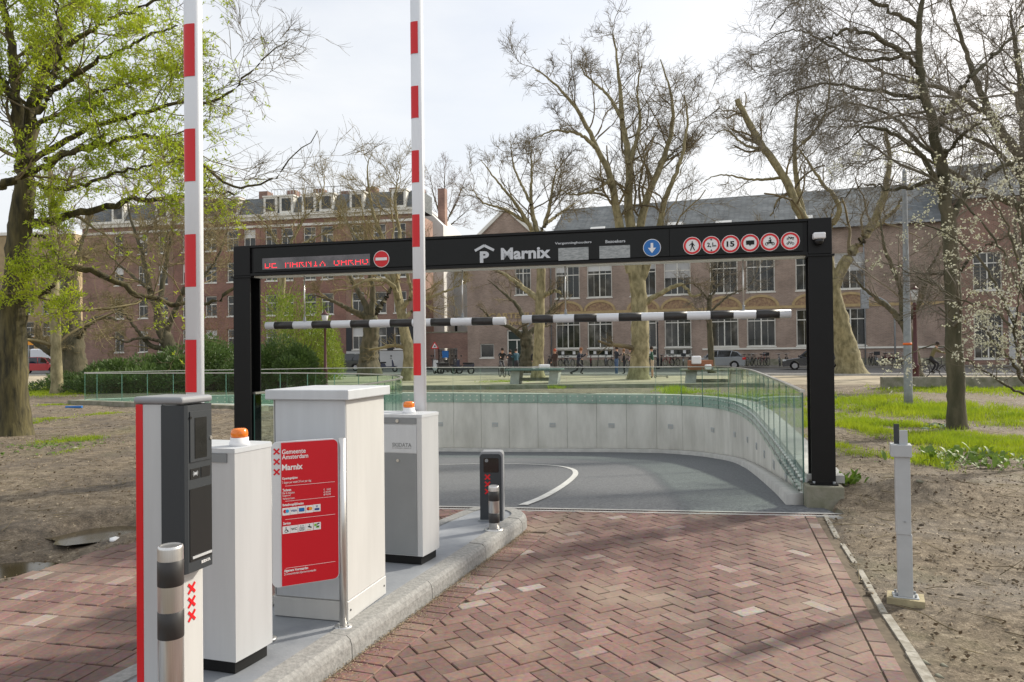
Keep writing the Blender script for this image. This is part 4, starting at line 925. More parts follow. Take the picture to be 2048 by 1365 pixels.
for zz, s_ in ((z + .24 * k, .11), (z - .28 * k, .12)):
    mb.disc(x - .27 * k, zz, s_ * k, YS2, YS, n=14, r2=s_ * k * .68).disc(x + .27 * k, zz, s_ * k, YS2, YS, n=14, r2=s_ * k * .68).bar(x - .27 * k, zz, x - .12 * k, zz + .2 * k, .045 * k, YS2, YS).bar(x - .12 * k, zz + .17 * k, x + .16 * k, zz + .17 * k, .045 * k, YS2 - .0002, YS).bar(x - .1 * k, zz + .14 * k, x + .04 * k, zz - .04 * k, .045 * k, YS2 - .0004, YS).bar(x + .04 * k, zz - .04 * k, x + .16 * k, zz + .2 * k, .045 * k, YS2 - .0006, YS).bar(x - .2 * k, zz + .22 * k, x - .1 * k, zz + .25 * k, .05 * k, YS2 - .0008, YS)
mb.bar(x + .02 * k, z + .3 * k, x + .38 * k, z + .36 * k, .1 * k, YS2 - .0010, YS).build('bicycle_marks', K, o)
# flood lamp / detector on the right corner
x, z = PF.hit(1636, 475, -hw); mb = MB(); mb.rbox(x - .062, x + .062, -hw - .11, -hw - .012, z - .03, z + .04, .018, 3); dt = mb.build('detector', M['beaconbase'], pt)
mb = MB(); mb.lathe([(.030, z - .085), (.046, z - .06), (.05, z - .031)], x, -hw - .06, n=16); mb.box(x - .03, x + .03, -hw - .02, -hw - .001, z - .03, z + .02); mb.build('sensor_dome', M['darker'], dt)

# --- height limit bars hanging on rods
def hbar(label, pxa, pya, pxb, pyb, hang, first_white, seq):
    xa, za = PF.hit(pxa, pya, -.03); xb, zb_ = PF.hit(pxb, pyb, -.03); zc = (za + zb_) / 2
    o0 = PF.w(xa, -.03, zc); t_ = thing('height_bar', label, 'height bar', o0, PA, 'height limit bars under the portal'); Lb = xb - xa; r = .047
    cut = [0] + [PF.hit(p, (pya + pyb) / 2, -.03)[0] - xa for p in seq] + [Lb]
    def cylx(a, c, rr, nn=20): return MB().tube([(a, 0, 0), (c, 0, 0)], rr, nn)
    cylx(0, Lb, r).build('bar', M['armwhite'], t_)
    for i in range(len(cut) - 1):
        if i % 2 == 1: cylx(cut[i], cut[i + 1], r + .0015).build('black_band', M['barblack'], t_)
    for hx in hang:
        X = PF.hit(hx, 600, -.03)[0] - xa; mb = MB(); mb.cyl(X, 0, r, HB - .018 - zc, .008, n=10); hr = mb.build('hanger_rod', M['rail'], t_)
        mb = MB(); mb.torus((X, 0, 0), r + .006, .005, 'y', 16, 5); mb.box(X - .012, X + .012, -.012, .012, r, r + .04); mb.cyl(X, 0, r + .04, r + .055, .014, n=8); mb.build('hanger_clamp', M['galv'], t_)
hbar('black and white height limit bar starting beside the left portal post', 533, 653, 1011, 641, (609, 925), True, [551, 588, 626, 664, 703, 741, 782, 826, 863, 903, 945, 987])
hbar('black and white height limit bar ending beside the right portal post', 1045, 639.5, 1582, 627, (1131, 1487), True, [1065, 1107, 1149, 1194, 1238, 1283, 1328, 1374, 1421, 1467, 1512, 1559])
# ================================================================== TREES
def tube_arrays(pts, rad, sides, rough=0.0):
    Mn, n, _ = pts.shape; t = np.empty_like(pts); t[:, :-1] = pts[:, 1:] - pts[:, :-1]; t[:, -1] = t[:, -2]
    t /= np.linalg.norm(t, axis=2, keepdims=True) + 1e-9
    ref = np.where(np.abs(t[..., 2:3]) < .8, np.array([0, 0, 1.0]), np.array([1.0, 0, 0]))
    a = np.cross(t, ref); a /= np.linalg.norm(a, axis=2, keepdims=True) + 1e-9; b = np.cross(a, t)
    an = np.arange(sides) * 2 * np.pi / sides
    if rough:
        rr = np.random.default_rng(5).normal(0, 1, (Mn, n, sides)); rr = (rr + np.roll(rr, 1, 1) + np.roll(rr, 1, 2)) / 1.7; rad = rad[:, :, None] * (1 + rough * rr)
    else: rad = np.repeat(rad[:, :, None], sides, 2)
    v = pts[:, :, None, :] + (a[:, :, None, :] * np.cos(an)[None, None, :, None] + b[:, :, None, :] * np.sin(an)[None, None, :, None]) * rad[:, :, :, None]
    base = np.arange(Mn * n * sides).reshape(Mn, n, sides); nx = np.roll(base, -1, 2)
    f = np.stack([base[:, :-1], nx[:, :-1], nx[:, 1:], base[:, 1:]], -1).reshape(-1, 4)
    return v.reshape(-1, 3), f
def grow(start, dirs, length, r0, steps, wig, trop, rng, taper=.35):
    m_ = len(start); pts = np.empty((m_, steps + 1, 3)); pts[:, 0] = start; d = dirs / np.linalg.norm(dirs, axis=1, keepdims=True)
    for k in range(steps):
        d = d + rng.normal(0, wig, (m_, 3)) + np.array([0, 0, trop]); d /= np.linalg.norm(d, axis=1, keepdims=True); pts[:, k + 1] = pts[:, k] + d * (length / steps)[:, None]
    rad = r0[:, None] * np.linspace(1, taper, steps + 1)[None]; return pts, rad
def spawn(pts, rad, length, per, t0, ang, lf, rf, rng, lmin=.1, upbias=0.0, minr=.003):
    m_, n, _ = pts.shape
    cnt = rng.poisson(per, m_) if np.isscalar(per) else rng.poisson(per)
    ix = np.repeat(np.arange(m_), cnt); k = len(ix)
    if k == 0: return None
    t = t0 + (1 - t0) * rng.random(k); u = t * (n - 1); i = np.minimum(u.astype(int), n - 2); fr = (u - i)[:, None]
    p = pts[ix, i] * (1 - fr) + pts[ix, i + 1] * fr; tg = pts[ix, i + 1] - pts[ix, i]; tg /= np.linalg.norm(tg, axis=1, keepdims=True) + 1e-9
    rv = rng.normal(0, 1, (k, 3)); rv -= tg * (rv * tg).sum(1, keepdims=True); rv /= np.linalg.norm(rv, axis=1, keepdims=True) + 1e-9
    a = np.radians(rng.normal(ang, 13, k))[:, None]; d = tg * np.cos(a) + rv * np.sin(a); d[:, 2] += upbias
    l = np.maximum(lmin, length[ix] * lf * (1.15 - .6 * t) * rng.uniform(.6, 1.3, k)); r = np.maximum(minr, (rad[ix, i] * (1 - fr[:, 0]) + rad[ix, i + 1] * fr[:, 0]) * rf * rng.uniform(.7, 1, k))
    return p, d, l, r
def limb_pts(px, d, off):
    """pixel outline of a limb -> 3D points; off = (depth shift at start, at end)"""
    n = len(px); return [P(x, y, d + off[0] + (off[1] - off[0]) * i / max(1, n - 1)) for i, (x, y) in enumerate(px)]
def resamp_np(pts, n):
    a = np.array([p[:] for p in smooth(pts, 5)]); s = np.r_[0, np.cumsum(np.linalg.norm(np.diff(a, axis=0), axis=1))]; q = np.linspace(0, s[-1], n)
    return np.stack([np.interp(q, s, a[:, i]) for i in range(3)], -1), s[-1]
TREES = {}
def tree(name, label, d, limbs, lev, bark, twig, seed, base_z=None, leaf=None, group=None, wob=.02, flare=1.5):
    """limbs: (pixels, r0, r1, depth offsets, density); lev: list of dicts for recursive twigs"""
    rng = np.random.default_rng(seed)
    NS = 34; LP, LR, LL, LD = [], [], [], []
    for k, (px, r0, r1, off, dens) in enumerate(limbs):
        pts = limb_pts(px, d, off)
        a, l = resamp_np(pts, NS)
        jit = rng.normal(0, 1, (NS, 3)) * wob * (1 if k else .25); jit[0] = 0; a = a + jit
        r = np.linspace(r0, r1, NS)
        if k == 0:
            zb = a[0, 2]; h = (a[:, 2] - zb); r = r * (1 + (flare - 1) * np.exp(-h / max(.25, r0 * 1.3)))
            a[0, 2] = (gz(a[0, 0], a[0, 1]) if base_z is None else base_z) - .12
        LP.append(a); LR.append(r); LL.append(l); LD.append(dens)
    LP = np.array(LP); LR = np.array(LR); LL = np.array(LL); LD = np.array(LD, float)
    org = LP[0, 0] + np.array([0, 0, .12])
    T = thing(name, label, 'tree', tuple(org), 0, group)
    v, f = tube_arrays(LP - org, LR, 16, .05)
    V, Fc = [v], [f]; nv = len(v); crownV, crownF = [], []; cn = 0; tips = None
    pts, rad, ln, per = LP, LR, LL, LD * LL * 1.5
    for k, s in enumerate(lev):
        sp = spawn(pts, rad, ln if k else np.minimum(ln, s.get('lcap', 99)), per if k == 0 else s['per'], s.get('t0', .2), s['ang'], s['lf'], s['rf'], rng, s.get('lmin', .15), s.get('up', 0), s.get('minr', .004))
        if sp is None: break
        p, dd_, l, r = sp
        pts, rad = grow(p, dd_, l, r, s['steps'], s['wig'], s.get('trop', 0), rng, s.get('taper', .4)); ln = l
        sides = s.get('sides', 3); v, f = tube_arrays(pts - org, rad, sides)
        if s.get('trunk'): V.append(v); Fc.append(f + nv); nv += len(v)
        else: crownV.append(v); crownF.append(f + cn); cn += len(v)
        tips = pts
    me = npmesh('trunk', np.concatenate(V), np.concatenate(Fc), bark, smooth=True); link('trunk', me, T)
    if crownV: link('crown', npmesh('crown', np.concatenate(crownV), np.concatenate(crownF), twig, smooth=True), T)
    if leaf is not None and tips is not None: leaf(T, tips, org, rng)
    return T, tips, org
def blades(c, d, L_, W_, rng, fold=.0):
    """leaf quads: centre base c, direction d"""
    n = len(c); d = d / (np.linalg.norm(d, axis=1, keepdims=True) + 1e-9); s = np.cross(d, rng.normal(0, 1, (n, 3))); s /= np.linalg.norm(s, axis=1, keepdims=True) + 1e-9
    L_ = np.broadcast_to(L_, n)[:, None]; W_ = np.broadcast_to(W_, n)[:, None]
    v = np.stack([c, c + d * L_ * .45 + s * W_ * .5, c + d * L_, c + d * L_ * .45 - s * W_ * .5], 1)
    f = np.arange(n * 4).reshape(n, 4); return v.reshape(-1, 3), f

L3 = lambda a, b, c: [a, b, c]
def plane_levels(k=1.0, dn=1.0, wig=.22):
    return [dict(ang=48, lf=.52, minr=.022, rf=.42, steps=8, wig=wig, trop=.05, t0=.18, sides=4, lmin=.5, lcap=7, trunk=False),
            dict(per=7.0 * dn, ang=46, lf=.52, rf=.5, steps=6, wig=wig * .9, trop=.05, t0=.12, lmin=.5, minr=.013),
            dict(per=5.2 * dn, ang=44, lf=.58, rf=.6, steps=4, wig=wig * .8, trop=.04, t0=.1, lmin=.36, minr=.009),
            dict(per=2.2 * dn, ang=42, lf=.62, rf=.7, steps=3, wig=wig * .7, trop=.03, t0=.1, lmin=.26, minr=.0075)]

# tall plane tree in the middle
tree('plane_tree', 'tall bare plane tree rising above the beam to the highest crown', 41, [
    ([(1277, 762), (1280, 700), (1280, 640), (1274, 560), (1266, 500)], .50, .40, (0, 0), .05),
    ([(1262, 545), (1238, 450), (1222, 360), (1196, 300), (1150, 215), (1100, 160), (1070, 140)], .28, .03, (0, -2.5), .9),
    ([(1268, 510), (1258, 420), (1258, 330), (1244, 240), (1238, 150), (1225, 62)], .30, .03, (0, .5), .9),
    ([(1270, 515), (1290, 410), (1322, 330), (1345, 250), (1340, 180), (1320, 120)], .26, .03, (0, 2.5), .9),
    ([(1278, 570), (1312, 480), (1330, 400), (1362, 320), (1375, 240), (1368, 190)], .24, .03, (0, -1.5), .9),
    ([(1196, 300), (1160, 270), (1110, 262), (1075, 275)], .12, .02, (-1.5, -3), 1.1),
    ([(1244, 240), (1215, 190), (1170, 150), (1160, 120)], .12, .02, (0, 2), 1.1),
    ([(1258, 330), (1280, 250), (1275, 180), (1285, 120)], .14, .02, (0, 1.5), 1.1),
    ([(1322, 330), (1352, 300), (1378, 280)], .10, .02, (2, 3), 1.1),
    ([(1281, 612), (1320, 588), (1362, 570), (1385, 592), (1402, 588)], .17, .06, (0, -1), .5),
    ([(1222, 360), (1190, 380), (1150, 390), (1120, 380)], .10, .02, (-1, -3), 1.0)], plane_levels(1, 1.05), M['barkplane'], M['twig'], 3, 0, flare=1.45)
tree('plane_tree', 'bare tree with upright fan crown behind the word Marnix on the beam', 44.5, [
    ([(1075, 758), (1078, 680), (1080, 600), (1082, 540), (1078, 470)], .34, .22, (0, 0), .12),
    ([(1078, 480), (1062, 410), (1064, 340), (1060, 290)], .17, .02, (0, 1), 1.1),
    ([(1078, 490), (1040, 420), (1000, 370), (962, 320)], .16, .02, (0, -1.5), 1.1),
    ([(1078, 480), (1098, 420), (1110, 350), (1130, 320)], .15, .02, (0, 1.5), 1.1),
    ([(1060, 450), (1010, 420), (965, 405), (940, 370)], .11, .02, (0, -3), 1.1),
    ([(1090, 450), (1130, 420), (1160, 400)], .11, .02, (0, 3), 1.1),
    ([(1062, 410), (1030, 340), (1020, 280)], .10, .02, (0, 2), 1.1),
    ([(1080, 602), (1045, 575), (1010, 550), (985, 540)], .20, .06, (0, 2), .8),
    ([(1081, 596), (1108, 582), (1122, 586)], .16, .07, (0, -1), .6)], plane_levels(1, .95, .16), M['barkplane'], M['twig'], 5, 0)
tree('plane_tree', 'pale barked tree beside the striped barrier arm with wide low crown', 43, [
    ([(815, 765), (818, 710), (808, 660), (800, 615), (790, 560)], .36, .22, (0, 0), .15),
    ([(802, 620), (785, 570), (740, 560), (705, 575)], .18, .05, (0, -2), .9),
    ([(792, 570), (770, 490), (745, 420), (735, 340), (745, 305)], .18, .02, (0, 1), 1.0),
    ([(794, 560), (800, 480), (790, 400), (800, 340)], .16, .02, (0, 2), 1.0),
    ([(790, 575), (735, 500), (690, 440), (680, 380)], .15, .02, (0, -1), 1.0),
    ([(802, 620), (822, 590), (815, 540), (830, 470)], .15, .03, (0, -2), .9),
    ([(806, 640), (850, 600), (900, 580), (940, 560)], .14, .03, (0, 2), 1.0)], plane_levels(1, .85, .18), M['barkplane'], M['twigpale'], 8, 0)
tree('gnarled_tree', 'dark gnarled trunk with low spreading limbs before the black house front', 52, [
    ([(738, 742), (738, 700), (742, 660), (740, 630)], .62, .5, (0, 0), .2),
    ([(740, 640), (700, 620), (660, 600), (625, 590)], .26, .04, (0, -2), 1.2),
    ([(742, 640), (770, 600), (790, 560), (800, 520)], .26, .04, (0, 2), 1.1),
    ([(740, 635), (720, 590), (690, 540), (650, 500)], .25, .03, (0, 1), 1.1),
    ([(742, 640), (745, 570), (720, 510), (700, 460)], .25, .03, (0, -1), 1.1)], plane_levels(1, .8, .2), M['barkdark'], M['twigpale'], 9, 0)
tree('bare_tree', 'reddish twiggy crown far behind beside the white gable', 95, [
    ([(893, 735), (893, 600), (893, 500), (890, 440)], .4, .25, (0, 0), .1),
    ([(890, 450), (870, 400), (860, 350)], .15, .03, (0, 1), 1.2), ([(890, 450), (890, 390), (888, 335)], .15, .03, (0, 0), 1.2), ([(890, 450), (915, 400), (930, 360)], .15, .03, (0, 1), 1.2), ([(890, 460), (860, 420), (848, 400)], .1, .03, (0, 1), 1.2), ([(890, 460), (925, 430), (945, 410)], .1, .03, (0, 1), 1.2)], plane_levels(1, .8, .12), M['barkdark'], M['twigred'], 10, 0)
tree('gnarled_tree', 'dark forked trunk in front of the school entrance lettering', 55, [
    ([(1055, 745), (1055, 700), (1052, 665)], .55, .45, (0, 0), .2),
    ([(1052, 680), (1020, 655), (985, 640), (960, 615)], .24, .04, (0, -2), 1.0), ([(1054, 675), (1085, 640), (1110, 610), (1130, 580)], .24, .04, (0, 2), 1.0), ([(1052, 670), (1040, 620), (1000, 580), (975, 560)], .22, .03, (0, 1), 1.0)], plane_levels(1, .8, .2), M['barkdark'], M['twig'], 12, 0)
tree('young_tree', 'slim dark tree trunk in front of the parked grey hatchback', 50, [
    ([(1424, 742), (1421, 690), (1418, 630), (1420, 590)], .21, .15, (0, 0), .3),
    ([(1420, 600), (1440, 565), (1460, 540)], .09, .02, (0, 1), 1.6), ([(1420, 605), (1395, 575), (1372, 560)], .09, .02, (0, -1), 1.6), ([(1420, 595), (1424, 550), (1418, 515)], .09, .02, (0, 0), 1.6), ([(1419, 625), (1460, 590), (1495, 575), (1515, 540)], .08, .02, (0, 1), 1.4)], plane_levels(1, .7, .15), M['barkdark'], M['twigdark'], 14, 0)
tree('plane_tree', 'leaning thick plane tree with flared foot behind the right portal post', 44, [
    ([(1703, 755), (1692, 700), (1680, 650), (1667, 600), (1664, 560)], .68, .42, (0, 0), .05),
    ([(1665, 580), (1690, 525), (1735, 465), (1765, 400), (1780, 320), (1770, 260)], .36, .08, (0, -1), .7),
    ([(1664, 560), (1645, 490), (1602, 430), (1568, 355), (1530, 300), (1500, 250), (1474, 198)], .32, .16, (0, 1), .7),
    ([(1606, 435), (1592, 350), (1590, 260), (1598, 190)], .2, .05, (1, 2), .8),
    ([(1640, 480), (1680, 420), (1640, 360), (1600, 300)], .2, .04, (.5, -1), .8),
    ([(1530, 300), (1490, 290), (1450, 260), (1420, 280)], .1, .02, (1, 0), 1.0),
    ([(1568, 355), (1510, 360), (1440, 350), (1400, 370)], .1, .02, (1, 2), 1.0),
    ([(1590, 300), (1640, 250), (1660, 170), (1650, 110)], .12, .02, (1, -1), 1.0),
    ([(1735, 465), (1790, 420), (1830, 350)], .16, .03, (-1, -2), .9)], plane_levels(1, .9, .2), M['barkplane'], M['twig'], 16, 0, flare=1.5)
tree('gnarled_tree', 'dark tree with wide forked limbs behind the grey lamp post', 40, [
    ([(1832, 752), (1826, 700), (1815, 660), (1808, 640)], .3, .26, (0, 0), .1),
    ([(1812, 655), (1780, 618), (1745, 592), (1712, 560)], .2, .04, (0, 1), 1.0), ([(1812, 650), (1840, 600), (1860, 540), (1890, 480)], .2, .03, (0, -1), 1.0), ([(1808, 640), (1800, 570), (1770, 500), (1760, 430)], .2, .03, (0, 0), 1.0)], plane_levels(1, .9, .18), M['barkdark'], M['twigdark'], 18, 0)
# right foreground: slim tree with very fine twigs
fine_levels = [dict(ang=50, lf=.45, rf=.38, steps=8, wig=.17, trop=-.01, t0=.12, sides=4, lmin=.8, lcap=4.2),
               dict(per=9, ang=44, lf=.62, rf=.5, steps=7, wig=.13, trop=-.02, t0=.1, lmin=.5, minr=.0055),
               dict(per=6.5, ang=40, lf=.62, rf=.6, steps=5, wig=.12, trop=-.05, t0=.1, lmin=.3, minr=.0038),
               dict(per=2.2, ang=40, lf=.5, rf=.7, steps=2, wig=.12, trop=-.03, t0=.2, lmin=.16, minr=.0032)]
tree('slim_tree', 'slim dark trunk with a vast haze of fine twigs on the grass', 13.6, [
    ([(1915, 876), (1912, 780), (1908, 690), (1906, 600), (1902, 500), (1896, 420)], .155, .12, (0, 0), .5),
    ([(1896, 430), (1885, 340), (1862, 240), (1838, 130), (1842, 20), (1850, -80)], .11, .03, (0, .5), 2.2),
    ([(1892, 400), (1850, 320), (1790, 270), (1735, 255), (1690, 290)], .06, .012, (0, -.8), 2.6),
    ([(1896, 440), (1960, 360), (2040, 320), (2100, 300)], .07, .02, (0, .6), 2.4),
    ([(1870, 270), (1920, 180), (1990, 110), (2060, 40)], .06, .02, (.3, 1.5), 2.4),
    ([(1845, 150), (1780, 90), (1700, 60), (1640, 90), (1600, 150)], .05, .01, (.4, -1), 2.8),
    ([(1842, 60), (1760, 10), (1660, -20), (1570, 20), (1540, 60)], .045, .01, (.4, 1), 2.8),
    ([(1885, 350), (1800, 380), (1730, 370), (1680, 400)], .045, .01, (0, 1.2), 2.6),
    ([(1880, 320), (1950, 250), (2030, 230)], .045, .01, (0, -1), 2.6),
    ([(1904, 560), (1960, 500), (2020, 470)], .04, .01, (0, -.6), 2.2), ([(1850, 200), (1740, 180), (1640, 170), (1560, 200), (1530, 270)], .04, .008, (.5, 2), 1.9), ([(1845, 100), (1720, 120), (1600, 60), (1520, 90)], .04, .008, (.4, 2.6), 1.8), ([(1880, 330), (1780, 230), (1680, 210), (1600, 260)], .04, .008, (.2, 3.2), 1.8)], fine_levels, M['barkdark'], M['twigdark'], 21)
# back-right mass of twigs
tree('bare_tree', 'large bare tree spreading twigs over the upper right behind the slim tree', 30, [
    ([(2075, 790), (2070, 600), (2060, 420), (2050, 300)], .4, .28, (0, 0), .2),
    ([(2055, 330), (1980, 230), (1930, 100), (1900, 0)], .2, .04, (0, 0), 1.0), ([(2052, 300), (2040, 160), (2020, 20)], .2, .04, (0, 1), 1.0), ([(2062, 420), (1960, 380), (1880, 330), (1800, 300)], .16, .02, (0, -2), 1.0), ([(1980, 230), (1890, 180), (1810, 160), (1740, 130)], .12, .02, (0, -1), 1.1), ([(2058, 380), (1990, 300), (1900, 260), (1830, 220)], .12, .02, (0, 2), 1.1)], plane_levels(1, 1.0, .17), M['barkdark'], M['twigdark'], 23)

# left foreground tree with fresh leaves
def leafy(T, tips, org, rng):
    p = tips[:, 1:].reshape(-1, 3); p = p[rng.random(len(p)) < .95]
    X = p[:, 0]; prob = np.clip((-5.3 - X) / 1.05, 0, 1) * np.where(p[:, 2] > 4.35, 1, np.where(X < -8.2, .9, .04)) + .03 * (X < -4.9); k = rng.random(len(p)) < prob; p = p[k] - org
    n = len(p); rep = 5; c = np.repeat(p, rep, 0) + rng.normal(0, .015, (n * rep, 3)); d = rng.normal(0, 1, (n * rep, 3)); d[:, 2] += .35
    v, f = blades(c, d, rng.uniform(.045, .10, n * rep), rng.uniform(.016, .030, n * rep), rng)
    tag(link('leaves', npmesh('leaves', v, f, M['leaf']), T), kind='stuff')
tree('leafy_tree', 'large mossy tree on the left with bright fresh spring leaves', 14.2, [
    ([(34, 890), (28, 800), (25, 700), (28, 600), (36, 500), (44, 430), (50, 360)], .265, .18, (0, 0), .1),
    ([(48, 380), (58, 280), (66, 200), (100, 110), (150, 10), (160, -60)], .15, .05, (0, 1), 1.3),
    ([(46, 370), (40, 280), (30, 180), (15, 60), (0, -40)], .13, .05, (0, -.8), 1.3),
    ([(58, 450), (110, 440), (180, 420), (250, 405), (330, 398), (420, 385), (470, 388)], .085, .02, (0, 1), .9),
    ([(45, 545), (120, 532), (190, 545), (260, 580), (330, 604), (395, 610), (450, 590), (480, 560)], .075, .03, (0, 1.6), .35),
    ([(-30, 385), (40, 355), (110, 320), (165, 298), (210, 270)], .08, .03, (-.8, -.8), 1.3),
    ([(55, 330), (150, 270), (260, 232), (350, 210), (420, 205), (470, 180), (520, 120), (580, 80)], .06, .008, (0, .6), 1.5),
    ([(90, 320), (200, 290), (310, 270), (400, 330), (470, 372), (540, 362), (590, 310), (635, 268)], .055, .007, (0, -.5), 1.4),
    ([(66, 210), (140, 160), (220, 110), (300, 70), (360, 50)], .06, .012, (.3, -1), 1.7),
    ([(100, 120), (180, 60), (270, 20), (340, -10), (420, -20)], .06, .012, (.4, 1), 1.7),
    ([(40, 280), (100, 180), (120, 80), (100, -20)], .06, .015, (-.4, -1.5), 1.6),
    ([(50, 360), (130, 380), (220, 350), (300, 330), (380, 320)], .045, .01, (0, -1.2), 1.6),
    ([(30, 200), (-20, 120), (-60, 60)], .06, .02, (-.5, 0), 1.4), ([(34, 260), (90, 240), (170, 200), (240, 170), (330, 150)], .05, .01, (-.5, .5), 1.7),
    ([(48, 590), (90, 585), (110, 570)], .05, .012, (0, -.5), 2.0), ([(40, 480), (70, 470), (100, 490), (125, 530)], .03, .008, (0, -.6), 2.6)],
    [dict(ang=48, lf=.46, rf=.4, steps=8, wig=.15, trop=.03, t0=.12, sides=4, lmin=.6, lcap=4.2),
     dict(per=7, ang=45, lf=.58, rf=.5, steps=6, wig=.16, trop=.03, t0=.1, lmin=.4, minr=.006), dict(per=5.5, ang=42, lf=.6, rf=.6, steps=4, wig=.15, trop=.03, t0=.1, lmin=.28, minr=.004)],
    M['bark'], M['twig'], 31, leaf=leafy, wob=.025, flare=1.35)
tree('slender_tree', 'slender pale trunk on the lawn left of the glass balustrade', 30, [
    ([(115, 792), (113, 720), (110, 640), (108, 540), (105, 440), (100, 340)], .22, .10, (0, 0), .4),
    ([(110, 640), (90, 590), (75, 540)], .06, .02, (0, 1), 1.4), ([(108, 560), (150, 500), (175, 450)], .06, .02, (0, -1), 1.4), ([(104, 440), (130, 380), (150, 330)], .06, .02, (0, 1), 1.4), ([(112, 650), (150, 640), (190, 650)], .05, .02, (0, 0), 1.4)], plane_levels(1, .8, .2), M['barkplane'], M['twigpale'], 33)
tree('gnarled_tree', 'massive dark trunk with low limb beside the brick house corner', 40, [
    ([(148, 745), (146, 690), (142, 640), (140, 560)], .55, .4, (0, 0), .2),
    ([(150, 690), (175, 650), (205, 635), (235, 642)], .22, .05, (0, -1), .9), ([(140, 730), (100, 705), (70, 685), (45, 665)], .22, .12, (0, -1), .5), ([(140, 600), (160, 500), (190, 420)], .2, .03, (0, 1), .9), ([(140, 580), (110, 480), (95, 380)], .2, .03, (0, 2), .9)], plane_levels(1, .9, .2), M['barkdark'], M['twigpale'], 35, 0)
tree('spreading_tree', 'spreading bare tree in front of the brick house left of portal', 36, [
    ([(352, 760), (345, 710), (325, 660), (318, 630)], .34, .28, (0, 0), .2),
    ([(320, 640), (300, 580), (285, 510), (262, 440), (255, 380)], .17, .02, (0, 1), 1.2), ([(330, 670), (355, 610), (375, 560), (395, 470), (410, 400)], .16, .02, (0, -1), 1.2), ([(345, 700), (300, 690), (260, 640), (240, 620)], .15, .03, (0, -1), 1.1), ([(318, 630), (330, 540), (345, 450), (340, 390)], .15, .02, (0, 2), 1.2), ([(300, 580), (250, 540), (205, 500)], .1, .02, (0, 1), 1.2), ([(365, 590), (420, 540), (450, 480), (460, 420)], .1, .02, (0, 1), 1.2), ([(340, 690), (290, 676), (250, 684), (225, 672)], .1, .03, (0, -2), .9)], plane_levels(1, 1.0, .22), M['barkdark'], M['twigpale'], 37, 0)
tree('bare_tree', 'pale twiggy tree between the houses and the black portal beam', 48, [
    ([(560, 745), (560, 650), (565, 560), (570, 500)], .25, .18, (0, 0), .3),
    ([(568, 520), (600, 450), (640, 400), (650, 350)], .12, .02, (0, 1), 1.3), ([(568, 520), (540, 460), (500, 420)], .12, .02, (0, -1), 1.3), ([(570, 510), (620, 480), (690, 450)], .12, .02, (0, 1), 1.3)], plane_levels(1, .9, .15), M['barkplane'], M['twigpale'], 39, 0)

# blossoming shrub reaching in from the right
def blossoms(T, tips, org, rng):
    p = tips.reshape(-1, 3)
    k = rng.random(len(p)) < np.where((p[:, 2] < 4.0) & (p[:, 0] > 4.3), .6, .4); q_ = p[k] - org; n = len(q_); rep = 5
    cc = np.repeat(q_ + rng.normal(0, .012, q_.shape), rep, 0); v, f = blades(cc, rng.normal(0, 1, (n * rep, 3)), rng.uniform(.012, .021, n * rep), rng.uniform(.011, .018, n * rep), rng)
    tag(link('blossom', npmesh('blossom', v, f, M['blossom']), T), kind='stuff')
    k = rng.random(len(p)) < .10; q_ = p[k] - org; v, f = blades(q_, rng.normal(0, 1, q_.shape), .02, .012, rng); tag(link('buds', npmesh('buds', v, f, M['bud']), T), kind='stuff')
tree('blossom_shrub', 'white blossoming shrub reaching in from the right edge over the grass', 9.6, [
    ([(2130, 1010), (2110, 900), (2085, 820), (2060, 780)], .05, .035, (0, 0), .5),
    ([(2062, 785), (2020, 720), (1985, 680), (1960, 650)], .026, .008, (0, -.4), 5), ([(2064, 780), (2040, 680), (2000, 590), (1960, 520), (1900, 470), (1820, 440)], .03, .006, (0, .5), 4.5),
    ([(2070, 760), (2060, 640), (2040, 540), (2010, 440), (1960, 380)], .028, .006, (0, -.6), 4.5), ([(2075, 800), (2010, 770), (1930, 720), (1860, 690), (1780, 740)], .018, .004, (0, -.2), 2.6),
    ([(2060, 700), (1990, 620), (1920, 600), (1850, 560), (1760, 520)], .018, .004, (0, .6), 4), ([(2090, 830), (2040, 720), (2030, 640), (2045, 560)], .024, .006, (0, -1), 5), ([(2050, 600), (1990, 480), (1900, 380), (1790, 320), (1690, 330)], .018, .004, (0, .9), 3.5), ([(2060, 560), (2030, 400), (1980, 280), (1900, 200), (1820, 180)], .018, .004, (0, -.2), 3.5), ([(2070, 620), (2060, 400), (2050, 200), (2030, 60)], .02, .004, (0, .3), 3.5)],
    [dict(ang=50, lf=.36, rf=.45, steps=7, wig=.16, trop=.0, t0=.15, sides=3, lmin=.2, lcap=1.6, minr=.003), dict(per=5, ang=48, lf=.5, rf=.6, steps=5, wig=.16, trop=.0, t0=.1, lmin=.12, minr=.002), dict(per=2.4, ang=45, lf=.5, rf=.7, steps=3, wig=.14, trop=.02, t0=.1, lmin=.07, minr=.0016)],
    M['barkdark'], M['twigdark'], 41, leaf=blossoms, wob=.01)
